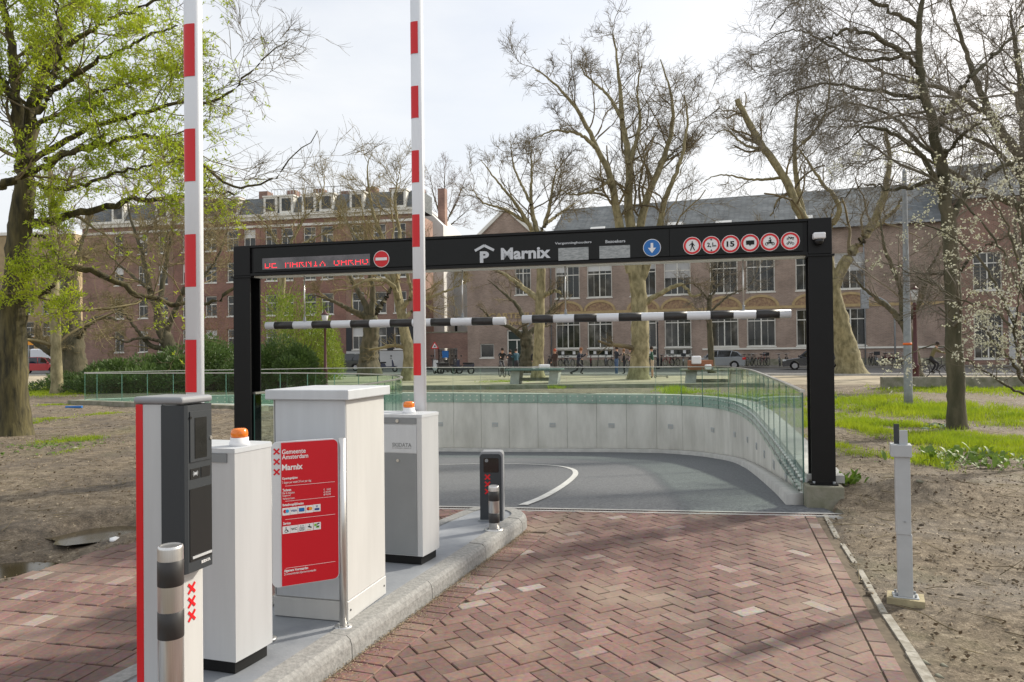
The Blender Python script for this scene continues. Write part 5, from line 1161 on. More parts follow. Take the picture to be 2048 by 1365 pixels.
# ================================================================== BUILDINGS
WB_school = wallbrick('school_brick', (.36, .255, .20), (.265, .185, .145), (.43, .385, .335)); WB_red = wallbrick('red_house_brick', (.29, .135, .10), (.215, .10, .076), (.31, .24, .195)); WB_red2 = wallbrick('brown_house_brick', (.32, .175, .13), (.235, .128, .10), (.34, .28, .23)); WB_low = wallbrick('low_wall_brick', (.31, .17, .13), (.23, .125, .097), (.3, .25, .21))
SLATE = wallbrick('slate_roof', (.19, .205, .21), (.125, .14, .148), (.06, .065, .07), .5)
def panemat():
    m = mat('window_pane', (.022, .026, .025), .07, spec=.6); nt = m.node_tree; b = nt.nodes['Principled BSDF']; oi = nt.nodes.new('ShaderNodeObjectInfo'); tcn = nt.nodes.new('ShaderNodeTexCoord'); n = nt.nodes.new('ShaderNodeTexNoise'); n.noise_dimensions = '4D'; n.inputs['Scale'].default_value = .8; n.inputs['Detail'].default_value = 4
    mu = nt.nodes.new('ShaderNodeMath'); mu.operation = 'MULTIPLY'; mu.inputs[1].default_value = 40; r = nt.nodes.new('ShaderNodeValToRGB'); e = r.color_ramp.elements; e[0].position = .42; e[0].color = (.014, .017, .016, 1); e[1].position = .72; e[1].color = (.20, .19, .165, 1); x = e.new(.56); x.color = (.045, .042, .034, 1)
    L = nt.links.new; L(tcn.outputs['Object'], n.inputs[0]); L(oi.outputs['Random'], mu.inputs[0]); L(mu.outputs[0], n.inputs['W']); L(n.outputs[0], r.inputs[0]); L(r.outputs[0], b.inputs['Base Color']); return m
M['trim'] = mat('cream_trim', (.80, .78, .71), .6, var=.12, scale=1.5); M['pane'] = panemat(); M['ochre'] = mat('ochre_brick', (.50, .37, .19), .85, var=.2, scale=3)
M['plast'] = mat('pale_render', (.52, .52, .51), .8, var=.15, scale=.6); M['slate'] = SLATE; M['bpaint'] = mat('black_house_paint', (.018, .02, .024), .5); M['blind'] = mat('window_blind', (.62, .62, .6), .7); M['door'] = mat('dark_door', (.012, .028, .022), .4)
def wall_holes(x0, x1, z0, z1, holes, th=.35):
    xs = sorted({x0, x1, *[h[0] for h in holes], *[h[1] for h in holes]}); zs = sorted({z0, z1, *[h[2] for h in holes], *[h[3] for h in holes]})
    xs = [x for x in xs if x0 <= x <= x1]; zs = [z for z in zs if z0 <= z <= z1]; mb = MB()
    for k in range(len(zs) - 1):
        run = None
        for i in range(len(xs) - 1):
            cx_, cz_ = (xs[i] + xs[i + 1]) / 2, (zs[k] + zs[k + 1]) / 2; solid = not any(h[0] < cx_ < h[1] and h[2] < cz_ < h[3] for h in holes)
            if solid: run = xs[i] if run is None else run
            if run is not None and (not solid or i == len(xs) - 2):
                mb.box(run, xs[i + 1] if solid else xs[i], 0, th, zs[k], zs[k + 1]); run = None
    return mb
_wm = {}
def window(parent, x0, x1, z0, z1, kind, mt):
    w, h = round(x1 - x0, 2), round(z1 - z0, 2); k = (w, h, kind, mt.name)
    if k not in _wm:
        f = MB(); t = min(.09, w * .07); y0, y1 = .13, .2
        f.box(0, t, y0, y1, 0, h); f.box(w - t, w, y0, y1, 0, h); f.box(t, w - t, y0, y1, 0, t); f.box(t, w - t, y0, y1, h - t, h)
        if kind == 'school': f.box(w / 2 - t * .5, w / 2 + t * .5, y0 - .01, y1, t, h - t); f.box(t, w - t, y0 - .005, y1, h * .70, h * .70 + t * .9); [f.box(w * q - .012, w * q + .012, y0 + .03, y1, t, h - t) for q in (.27, .73)]
        elif kind == 'sash': f.box(t, w - t, y0 - .005, y1, h * .58, h * .58 + t); f.box(w / 2 - t * .25, w / 2 + t * .25, y0 + .01, y1, t, h * .58)
        f.box(-.06, w + .06, -.06, .14, -.10, -.0)
        p = MB(); p.box(t * .5, w - t * .5, .17, .18, t * .5, h - t * .5); _wm[k] = (f.mesh('window', mt), p.mesh('pane', M['pane']))
    a, b_ = _wm[k]; o = link('window', a, parent, (x0, 0, z0)); link('pane', b_, o); return o
def housebox(name, label, fr, x0, x1, z1, depth, wm_, holes, front=True):
    o = fr.w(x0, 0); T = thing(name, label, 'building', o, fr.a); w = x1 - x0
    wall_holes(0, w, -.1, z1, [(a - x0, b_ - x0, c, d_) for a, b_, c, d_ in holes]).build('wall', wm_, T)
    mb = MB(); mb.box(0, .3, .351, depth, -.1, z1 - .01); mb.box(w - .3, w, .351, depth, -.1, z1 - .01); mb.box(.3, w - .3, depth - .3, depth, -.1, z1 - .01); mb.box(.31, w - .31, 1.2, 1.3, 0, z1 - .02); mb.build('side_walls', wm_, T)
    return T, w
# --- school with slate roof
sx0, sx1 = SCH.hit(1103, 700)[0], SCH.hit(1897, 700)[0]
c1, c3 = SCH.hit(1168, 700)[0], SCH.hit(1486, 700)[0]; per = (c3 - c1) / 2; ww = (SCH.hit(1225, 690)[0] - SCH.hit(1175, 690)[0]); gap = (SCH.hit(1175, 690)[0] - SCH.hit(1160, 690)[0])
zl0, zl1 = SCH.hit(1520, 693)[1], SCH.hit(1610, 619)[1]; zu0 = SCH.hit(1198, 595)[1]; zu1 = zu0 + (zl1 - zl0) * .98
ze = SCH.hit(1400, 470)[1]; zba = SCH.hit(1200, 713)[1]
holes = []; wins = []
k = 0
while True:
    c = c1 + per * k
    if c + ww > sx1 - 1: break
    for s_ in (-1, 1):
        a = c + s_ * (gap / 2 + ww / 2) - ww / 2
        wins += [(a, a + ww, zl0, zl1), (a, a + ww, zu0, zu1)]
        if k < 2: holes.append((a, a + ww, zba, zl0 - .12)); wins.append((a, a + ww, zba, zl0 - .12))
    k += 1
holes = [w_ for w_ in wins]
T, w = housebox('school_building', 'long brown brick school with tall white windows and dark slate roof', SCH, sx0, sx1, ze, 13, WB_school, holes)
for a, b_, c, d_ in wins:
    o = window(T, a - sx0, b_ - sx0, c, d_, 'school' if d_ - c > 1.5 else 'plain', M['trim'])
    if d_ - c > 1.5 and random.random() < .4: MB().box(.1, (b_ - a) * random.choice((.5, 1)) - .1, .155, .168, (d_ - c) * random.choice((.72, .8, .5)), d_ - c - .1).build('blind', M['blind'] if random.random() < .5 else M['plast'], o)
    if d_ - c < 1.5:
        for q in (.27, .73): MB().box((b_ - a) * q - .13, (b_ - a) * q + .13, .15, .165, .2, .5).build('paper_notice', M['white'], o)
seen = set()
for a, b_, c, d_ in wins:                                       # ochre arches over the lower windows
    if c != zl0: continue
    cx_ = (a + b_) / 2 - sx0; R_ = (b_ - a) / 2 + .12; base = zl1 + .35; mb = MB(); n = 12; H_ = R_ * .62
    arc = lambda r, h: [(cx_ + r * math.cos(math.pi * i / n), base + h * math.sin(math.pi * i / n)) for i in range(n + 1)]
    ao, ai = arc(R_ + .22, H_ + .22), arc(R_, H_)
    for i in range(n): mb.slab([ai[i], ao[i], ao[i + 1], ai[i + 1]], -.07, .0)
    mb.build('window_arch', M['ochre'], T)
    MB().slab(arc(R_ - .01, H_ - .01), -.025, 0).build('arch_tympanum', mat('tympanum', (.42, .29, .16), .85, c2=(.22, .13, .09), scale=5) if 'ty' not in globals() else ty, T)
    if 'ty' not in globals(): ty = bpy.data.materials['tympanum']
MB().box(0, w, -.045, -.001, zl1 + .12, zl1 + .36).build('ochre_course', M['ochre'], T)
MB().box(SCH.hit(1405, 700)[0] - sx0, w, -.12, -.001, zl0 - .28, zl0 - .13).build('sill_course', M['trim'], T)
MB().box(0, w, -.06, -.001, -.1, .7).build('stone_plinth', M['concold'], T)
for px in (1101, 1727): X = SCH.hit(px, 650)[0] - sx0 + .1; MB().cyl(X, -.08, .1, ze, .05, n=8).build('downpipe', M['galv'], T)
zr_ = ze + 4.4
rf = MB(); rf.add([(-.2, -.5, ze), (w + .2, -.5, ze), (w + .2, 6.3, zr_), (-.2, 6.3, zr_), (w + .2, 13.2, ze), (-.2, 13.2, ze), (-.2, -.5, ze - .15), (w + .2, -.5, ze - .15)], [(0, 1, 2, 3), (3, 2, 4, 5), (0, 3, 5), (1, 4, 2), (0, 6, 7, 1), (5, 4, 1, 0)]); rf = rf.build('roof', M['slate'], T)
MB().box(-.2, w + .2, -.62, -.42, ze - .12, ze + .06).build('gutter', M['galv'], rf)
for px, py in ((1195, 458), (1350, 449), (1447, 446), (1608, 436), (1270, 452)):
    # roof windows lie on the slope
    d_ = ray(px, py); best = min(np.linspace(0, 6, 60), key=lambda y: abs(SCH.hit(px, py, y)[1] - (ze + (y + .5) * 4.4 / 6.8))); X, Z = SCH.hit(px, py, float(best)); X -= sx0; best = float(best); s_ = 4.4 / 6.8
    mb = MB(); mb.add([(X - .7, best - .25, Z - .25 * s_ + .08), (X + .7, best - .25, Z - .25 * s_ + .08), (X + .7, best + .25, Z + .25 * s_ + .08), (X - .7, best + .25, Z + .25 * s_ + .08), (X - .7, best - .25, Z - .25 * s_ - .05), (X + .7, best - .25, Z - .25 * s_ - .05), (X + .7, best + .25, Z + .25 * s_ - .05), (X - .7, best + .25, Z + .25 * s_ - .05)], [(0, 1, 2, 3), (0, 4, 5, 1), (1, 5, 6, 2), (2, 6, 7, 3), (3, 7, 4, 0)]); mb.build('roof_window', M['blind'], rf)
# --- school entrance wing with gable
ex0, ex1 = SCH.hit(940, 700)[0], sx0 - .02; FE = Frame(SCH.w(0, -.6), FA); zg = FE.hit(1000, 472)[1]
dz0 = FE.hit(1040, 660)[1]; dx0, dx1 = FE.hit(1014, 700)[0], FE.hit(1063, 700)[0]; wx0, wx1, wz0, wz1 = FE.hit(960, 700)[0], FE.hit(988, 700)[0], FE.hit(975, 716)[1], FE.hit(975, 688)[1]
ux0, ux1, uz0, uz1 = FE.hit(1030, 600)[0], FE.hit(1062, 600)[0], FE.hit(1045, 590)[1], FE.hit(1045, 530)[1]
T, w = housebox('school_entrance', 'brick gabled school entrance with gold lettering and dark door', FE, ex0, ex1, zg, 12, WB_school, [(dx0, dx1, .1, dz0), (wx0, wx1, wz0, wz1), (ux0, ux1, uz0, uz1)])
gp = FE.hit(1012, 416)[0] - ex0; gl, gr = FE.hit(955, 470)[0] - ex0, FE.hit(1068, 470)[0] - ex0; zp = FE.hit(1012, 420)[1]
MB().slab([(gl, zg), (gr, zg), (gp, zp)], .0, .35).build('gable', WB_school, T)
mb = MB(); mb.bar(gl - .35, zg - .25, gp, zp + .15, .3, -.2, .5); mb.bar(gp, zp + .15, gr + .35, zg - .25, .3, -.2, .5); mb.build('gable_trim', M['trim'], T)
mb = MB(); mb.add([(gl - .3, .36, zg - .1), (gp, .36, zp + .1), (gr + .3, .36, zg - .1), (gl - .3, 12, zg - .1), (gp, 12, zp + .1), (gr + .3, 12, zg - .1)], [(0, 1, 4, 3), (1, 2, 5, 4), (0, 3, 5, 2)]); mb.build('roof', M['slate'], T)
window(T, wx0 - ex0, wx1 - ex0, wz0, wz1, 'plain', M['trim']); window(T, ux0 - ex0, ux1 - ex0, uz0, uz1, 'school', M['trim'])
d_ = MB(); a, b_ = dx0 - ex0, dx1 - ex0; d_.box(a, a + .12, .1, .3, .1, dz0); d_.box(b_ - .12, b_, .1, .3, .1, dz0); d_.box(a, b_, .1, .3, dz0 - .14, dz0); d_.box(a, b_, .11, .3, dz0 * .72, dz0 * .72 + .1); d_.box((a + b_) / 2 - .3, (a + b_) / 2 - .2, .11, .3, .1, dz0 * .72); dr_ = d_.build('door_frame', M['trim'], T)
MB().box(a + .1, b_ - .1, .2, .25, .1, dz0 - .1).build('door_leaf', M['door'], dr_)
la1, la2 = FE.hit(978, 641), FE.hit(1078, 626); text(T, 'CARTESIUS', la1[0] - ex0, FE.hit(1040, 637)[1], la2[0] - la1[0], .55, -.09, M['ochre'], .03, th=.08); lb1, lb2 = FE.hit(1018, 653), FE.hit(1068, 641); text(T, 'lyceum', lb1[0] - ex0, FE.hit(1040, 653)[1], lb2[0] - lb1[0], .6, -.09, M['ochre'], .03, th=.08)
# --- low brick wall with gate, pale house behind
FL = Frame(SCH.w(0, -.3), FA); lx0, lx1 = FL.hit(846, 700)[0], ex0 - .02; zw = FL.hit(900, 666)[1]; g0_, g1_ = FL.hit(876, 720)[0], FL.hit(915, 720)[0]; gzt = FL.hit(895, 697)[1]
T = thing('yard_wall', 'low brown brick yard wall with barred gate left of the school entrance', 'wall', FL.w(lx0, 0), FA)
wall_holes(0, lx1 - lx0, -.1, zw, [(g0_ - lx0, g1_ - lx0, -.1, gzt)]).build('wall', WB_low, T); MB().box(-.05, lx1 - lx0, -.06, .41, zw, zw + .12).build('coping', M['concold'], T)
mb = MB(); X = g0_ - lx0
while X < g1_ - lx0: mb.cyl(X, .15, 0, gzt - .1, .025, n=6); X += .16
mb.box(g0_ - lx0, g1_ - lx0, .13, .17, .3, .36); mb.box(g0_ - lx0, g1_ - lx0, .13, .17, gzt - .3, gzt - .24); mb.build('gate', M['bpaint'], T); MB().box(g0_ - lx0 + .4, g0_ - lx0 + 1.1, .1, .125, 1.0, 1.7).build('blue_notice', M['blue'], T)
FP = Frame(SCH.w(0, 9), FA); p0, p1 = FP.hit(838, 700)[0], FP.hit(952, 700)[0]; zp_ = FP.hit(890, 520)[1]
hz = FP.hit(900, 668)[1]
T, w = housebox('pale_house', 'plain pale grey rendered house behind the low yard wall', FP, p0, p1, zp_, 8, M['plast'], [(p0 + 2.2, p0 + 3.2, hz, hz + 1.9), (p0 + 4, p0 + 4.8, hz, hz + 1.9)])
for a in (2.2, 4.0): window(T, a, a + (1.0 if a == 2.2 else .8), hz, hz + 1.9, 'sash', M['trim'])
MB().box(-.1, w + .1, -.1, 8.1, zp_ - .001, zp_ + .25).build('flat_roof', M['plast'], T)
FG = Frame(P(860, 700, 81), -.2); a0, a1 = FG.hit(832, 600)[0], FG.hit(888, 600)[0]; zga = FG.hit(880, 452)[1]; zpk = FG.hit(842, 410)[1]
T, w = housebox('white_gable_house', 'white painted house gable rising between the trees', FG, a0, a1, zga, 9, mat('white_render', (.72, .71, .68), .8, var=.1, scale=.5), [])
MB().slab([(0, zga), (w, zga), (.8, zpk), (0, zpk)], 0, 8).build('gable', bpy.data.materials['white_render'], T); mb = MB(); mb.box(w - 1.2, w - .4, 2, 3, zga, zga + 4.5); mb.build('chimney', WB_low, T)

# --- row of tall brick houses
RA = math.atan2(-4.4, 22.8); ROW = Frame(P(826, 700, 74), RA)
specs = [('corner house of plain red brown brick with sparse windows', (165, 348), (238, 286, 326), WB_red2, 0), ('red brick town house beside the black portal post', (348, 522), (376, 422, 466, 500), WB_red, 1), ('red brick town house with white dormers and roof terrace', (522, 692), (543, 575, 620, 655), WB_red, 2), ('brick town house with black painted ground floor and white plinth', (692, 838), (716, 760, 800), WB_red2, 3)]
rows = [(463, 503), (527, 566), (593, 634), (660, 703)]
for lab, (pa, pb), cols, wm_, hid in specs:
    a, b_ = ROW.hit(pa, 600)[0], ROW.hit(pb, 600)[0] - .03; zc = ROW.hit(620, 426)[1]; hol = []
    for r, (y0, y1) in enumerate(rows):
        z0, z1 = ROW.hit(420, y1)[1], ROW.hit(420, y0)[1]
        for px in cols:
            cx_ = ROW.hit(px, 600)[0]; hw_ = .66 if hid else .56
            hol.append((cx_ - hw_, cx_ + hw_, z0, z1))
    T, w = housebox('town_house', lab, ROW, a, b_, zc - .6, 5, wm_, hol)
    for i, (h0, h1, z0, z1) in enumerate(hol):
        o = window(T, h0 - a, h1 - a, z0, z1, 'sash', M['trim'])
        if random.random() < .35: MB().box(.1, h1 - h0 - .1, .16, .168, (z1 - z0) * .6, z1 - z0 - .1).build('blind', M['blind'], o)
        if hid: MB().slab([(-.1, z1 - z0 + .02), (h1 - h0 + .1, z1 - z0 + .02), (h1 - h0 + .14, z1 - z0 + .22), (-.14, z1 - z0 + .22)], -.03, -.001).build('lintel', wm_, o)
    mb = MB(); mb.box(-.02, w, -.5, .3, zc - .25, zc); mb.box(-.02, w, -.3, .3, zc - .6, zc - .251); mb.box(-.02, w, -.08, -.001, zc - 1.3, zc - 1.05); mb.build('cornice', M['trim'], T)
    zt2 = ROW.hit(620, 388)[1]
    rf = MB(); rf.add([(0, -.1, zc), (w, -.1, zc), (w, 1.0, zt2), (0, 1.0, zt2), (0, 4.8, zt2), (w, 4.8, zt2), (0, 4.8, zc), (w, 4.8, zc)], [(0, 1, 2, 3), (3, 2, 5, 4), (0, 3, 4, 6), (1, 7, 5, 2), (4, 5, 7, 6)]); rf = rf.build('roof', M['slate'], T)
    for px in cols[::1 if hid == 2 else 2]:
        cx_ = ROW.hit(px, 600)[0] - a; dm = MB(); dm.box(cx_ - .75, cx_ + .75, -.12, 1.4, zc + .05, zt2 - .15); dm.box(cx_ - .85, cx_ + .85, -.2, 1.5, zt2 - .15, zt2); dm = dm.build('dormer', M['trim'], rf); MB().box(cx_ - .5, cx_ + .5, -.14, -.121, zc + .3, zt2 - .35).build('pane', M['pane'], dm)
    for k in range(3):
        X = w * (k + .6) / 3; ch = MB(); ch.box(X - .5, X + .5, 3, 4.2, zt2 - .1, zt2 + random.uniform(.7, 1.3)); ch.build('chimney', WB_low, rf)
    if hid == 2:
        mb = MB(); X = .4
        while X < w - .4: mb.cyl(X, 1.6, zt2, zt2 + 1.0, .025, n=5); X += .35
        mb.box(.4, w - .4, 1.57, 1.63, zt2 + .97, zt2 + 1.02); mb.build('terrace_railing', M['galv'], rf)
    if hid == 3:
        zq = ROW.hit(760, 640)[1]; zk = ROW.hit(760, 702)[1]; fx = [(h0 - a, h1 - a, z0, z1) for h0, h1, z0, z1 in hol]
        m_ = wall_holes(0, w, zk, zq, fx, .03); m_.build('black_front', M['bpaint'], T).location = (0, -.035, 0); m_ = wall_holes(0, w, 0, zk - .02, [], .06); m_.build('white_plinth', M['plast'], T).location = (0, -.065, 0)
# far yellow houses on the left, and a building on the right
FY = Frame(P(60, 700, 125), -.1); y0, y1 = FY.hit(-160, 600)[0], FY.hit(150, 600)[0]; zy = FY.hit(80, 470)[1]; hol = []
for r in range(4):
    X = y0 + 1.2
    while X < y1 - 2: hol.append((X, X + 1.5, 1.2 + 3.7 * r, 3.6 + 3.7 * r)); X += 3.0
T, w = housebox('town_house', 'distant sunlit yellowish houses seen past the leafy tree trunk', FY, y0, y1, zy, 9, mat('yellow_brick', (.42, .32, .18), .8, var=.25, scale=.8), hol)
for a, b_, c, d_ in hol: window(T, a - y0, b_ - y0, c, d_, 'sash', M['trim'])
MB().box(-.1, w + .1, -.3, 9, zy, zy + .5).build('roof', M['trim'], T)
FR_ = Frame(SCH.w(sx1 + .6, -1.0), FA); zr2 = FR_.hit(1990, 395)[1]; W_ = 26; hol = [(1 + 3.2 * i, 3 + 3.2 * i, .6, 4.2) for i in range(7)] + [(1 + 3.2 * i, 3 + 3.2 * i, 6, 9) for i in range(7)]
T, w = housebox('corner_building', 'dark brick building with white pillars half hidden by blossom', FR_, 0, W_, zr2, 12, WB_red2, hol)
for a, b_, c, d_ in hol: window(T, a, b_, c, d_, 'school', M['trim'])
for i in range(4): MB().box(3.35 + 3.2 * i, 3.85 + 3.2 * i, -.12, -.001, 0, 4.6).build('white_pillar', M['plast'], T)
rf = MB(); rf.add([(-.3, -.4, zr2), (w, -.4, zr2), (w, 6, zr2 + 4), (-.3, 6, zr2 + 4), (w, 12, zr2), (-.3, 12, zr2)], [(0, 1, 2, 3), (3, 2, 4, 5), (0, 3, 5), (1, 4, 2), (5, 4, 1, 0)]); rf.build('roof', M['slate'], T)

# ================================================================== STREET FURNITURE
def lantern(label, p, h, mt, s=1.0):
    T = thing('street_lantern', label, 'street lamp', p)
    MB().lathe([(.16 * s, 0), (.16 * s, .12), (.11 * s, .2), (.10 * s, .8), (.13 * s, .86), (.075 * s, .95), (.055 * s, h * .6), (.045 * s, h * .8), (.08 * s, h * .81), (.04 * s, h * .84)], n=12).build('post', mt, T)
    MB().lathe([(.09, h * .84), (.17, h - .14)], n=6).build('lamp_glass', M['blind'], T)
    MB().lathe([(.20, h - .14), (.19, h - .1), (.07, h - .02), (.03, h + .08), (.005, h + .12)], n=6).build('lamp_roof', mt, T)
MR = mat('dark_red_iron', (.075, .018, .018), .5)
lantern('dark red iron street lantern rising behind the rounded green bushes', G(651, 776), 3.6, MR); lantern('black street lantern before the black painted house front', G(758, 739), 4.6, M['bpaint']); lantern('black street lantern beside the big plane trunk and school windows', G(1316, 739), 4.6, M['bpaint']); lantern('dark red street lantern with white glass next to the grey lamp post', G(1832, 775), 4.1, MR, 1.25)
p = G(1817, 815, .12); T = thing('lamp_post', 'tall tapering galvanised lamp post with a band of orange tape', 'lamp post', (p.x, p.y, .1))
MB().lathe([(.11, -.1), (.105, .4), (.08, 3), (.05, 6.0), (.055, 6.02), (.02, 6.1)], n=16).build('mast', M['galv'], T); MB().cyl(0, 0, 1.60, 1.66, .104, n=16).build('orange_tape', mat('orange_tape', (.8, .16, .03), .5), T)
MB().rbox(-.05, .02, -.12, -.07, 2.9, 3.2, .01).build('hatch_box', M['galv'], T)
def arcpole(label, p, h, reach, face, sz):
    T = thing('traffic_pole', label, 'pole', p); s_ = math.copysign(1, reach); r = abs(reach)
    pts = [(0, 0, 0), (0, 0, h - r)] + [(s_ * r * (1 - math.cos(a)), 0, h - r + r * math.sin(a)) for a in np.linspace(.2, math.pi / 2, 7)] + [(s_ * (r + .3), 0, h)]
    MB().tube(pts, .06, 10).build('bent_pole', M['galv'], T)
    X = s_ * (r + .45); MB().rbox(X - sz[0], X + sz[0], -.08, .08, h - sz[1], h + sz[1] * .6, .02).build('signal_head', face, T); return T
arcpole('grey bent pole carrying a dark signal box right of the leaning tree', G(1791, 739), 5.3, -1.7, M['galv'], (.28, .9))
T = arcpole('grey bent pole with lit red pedestrian signal before the school entrance', G(1052, 738), 4.4, 1.3, M['bpaint'], (.18, .6)); MB().disc(1.75, 4.5, .13, -.10, -.081, n=12).build('red_lamp', emis('signal_red', (1, .15, .08), 1.2), T)
# warning triangle
p = G(870, 742); T = thing('warning_sign', 'red bordered triangular warning sign on a grey pole by the scooters', 'sign', p); MB().cyl(0, 0, 0, 2.2, .03, n=8).build('pole', M['galv'], T)
zt3 = P(870, 698, p.y).z; tr = lambda s_, y0, y1, z0: MB().slab([(-s_, z0), (s_, z0), (0, z0 + 1.73 * s_)], y0, y1)
o = tr(.36, -.06, -.04, zt3).build('sign_border', M['redp'], T); tr(.235, -.064, -.0601, zt3 + .075).build('sign_face', M['white'], o); MB().bar(-.08, zt3 + .12, .05, zt3 + .32, .06, -.068, -.0645).bar(-.02, zt3 + .25, .12, zt3 + .14, .05, -.0685, -.0645).build('sign_mark', M['black'], o)
p = G(100, 748); T = thing('direction_sign', 'orange and blue signs on a pole beside the massive dark trunk', 'sign', (p.x, p.y - 3, 0)); MB().cyl(0, 0, 0, 3.4, .04, n=8).build('pole', M['galv'], T); MB().box(-.7, .5, -.05, -.03, 2.6, 3.3).build('orange_panel', mat('orange_panel', (.75, .32, .03), .5), T); MB().disc(-1.3, 2.2, .4, -.05, -.03).build('blue_disc', M['blue'], T); MB().box(-1.4, 0, -.03, .0, 2.15, 2.25).build('bracket', M['galv'], T)
# ping-pong tables
def pingpong(label, px, py, rz, mt):
    p = G(px, py, 0.02); T = thing('table_tennis_table', label, 'table', p, rz)
    MB().rbox(-1.37, 1.37, -.76, .76, .66, .74, .02).build('table_top', mt, T); MB().box(-.03, .03, -.78, .78, .74, .86).build('net_plate', M['galv'], T)
    for s_ in (-1, 1): MB().slab([(s_ * .95 - .22, 0), (s_ * .95 + .22, 0), (s_ * .95 + .30, .66), (s_ * .95 - .14, .66)], -.5, .5).build('leg', M['conclight'], T)
    MB().box(-.72, .72, -.1, .1, .14, .30).build('stretcher', M['concold'], T); return p
TT = mat('table_green', (.10, .15, .14), .5)
p1_ = pingpong('concrete table tennis table with dark green top and a white bag', 1070, 768, FA * .6, TT); p2_ = pingpong('concrete table tennis table with cardboard box and white bags', 1424, 772, FA * .6, M['concold'])
tag(MB().rbox(-.26, .26, -.15, .15, 0, .22, .05).build('shopping_bag', M['white'], None, (p1_.x + .45, p1_.y - .45, .76), .2), 'white plastic bag lying on the green table tennis top', 'bag')
o = MB().rbox(-.5, .5, -.25, .25, 0, .42, .01).build('cardboard_box', mat('cardboard', (.30, .13, .07), .8), None, (p2_.x - .6, p2_.y - .4, .74)); tag(o, 'reddish brown box on the far table tennis table', 'box')
for i, dx in enumerate((-.75, -.25)): tag(MB().rbox(-.2 + i * .06, .2 - i * .06, -.1, .1, 0, .36 - i * .12, .06, 3).build('plastic_bag', M['white'], None, (p2_.x + dx - .1, p2_.y - .72, .74 + (.25 if i == 0 else 0))), ('large crumpled white bag hanging over the reddish box', 'small white bag beside the reddish box')[i], 'bag')
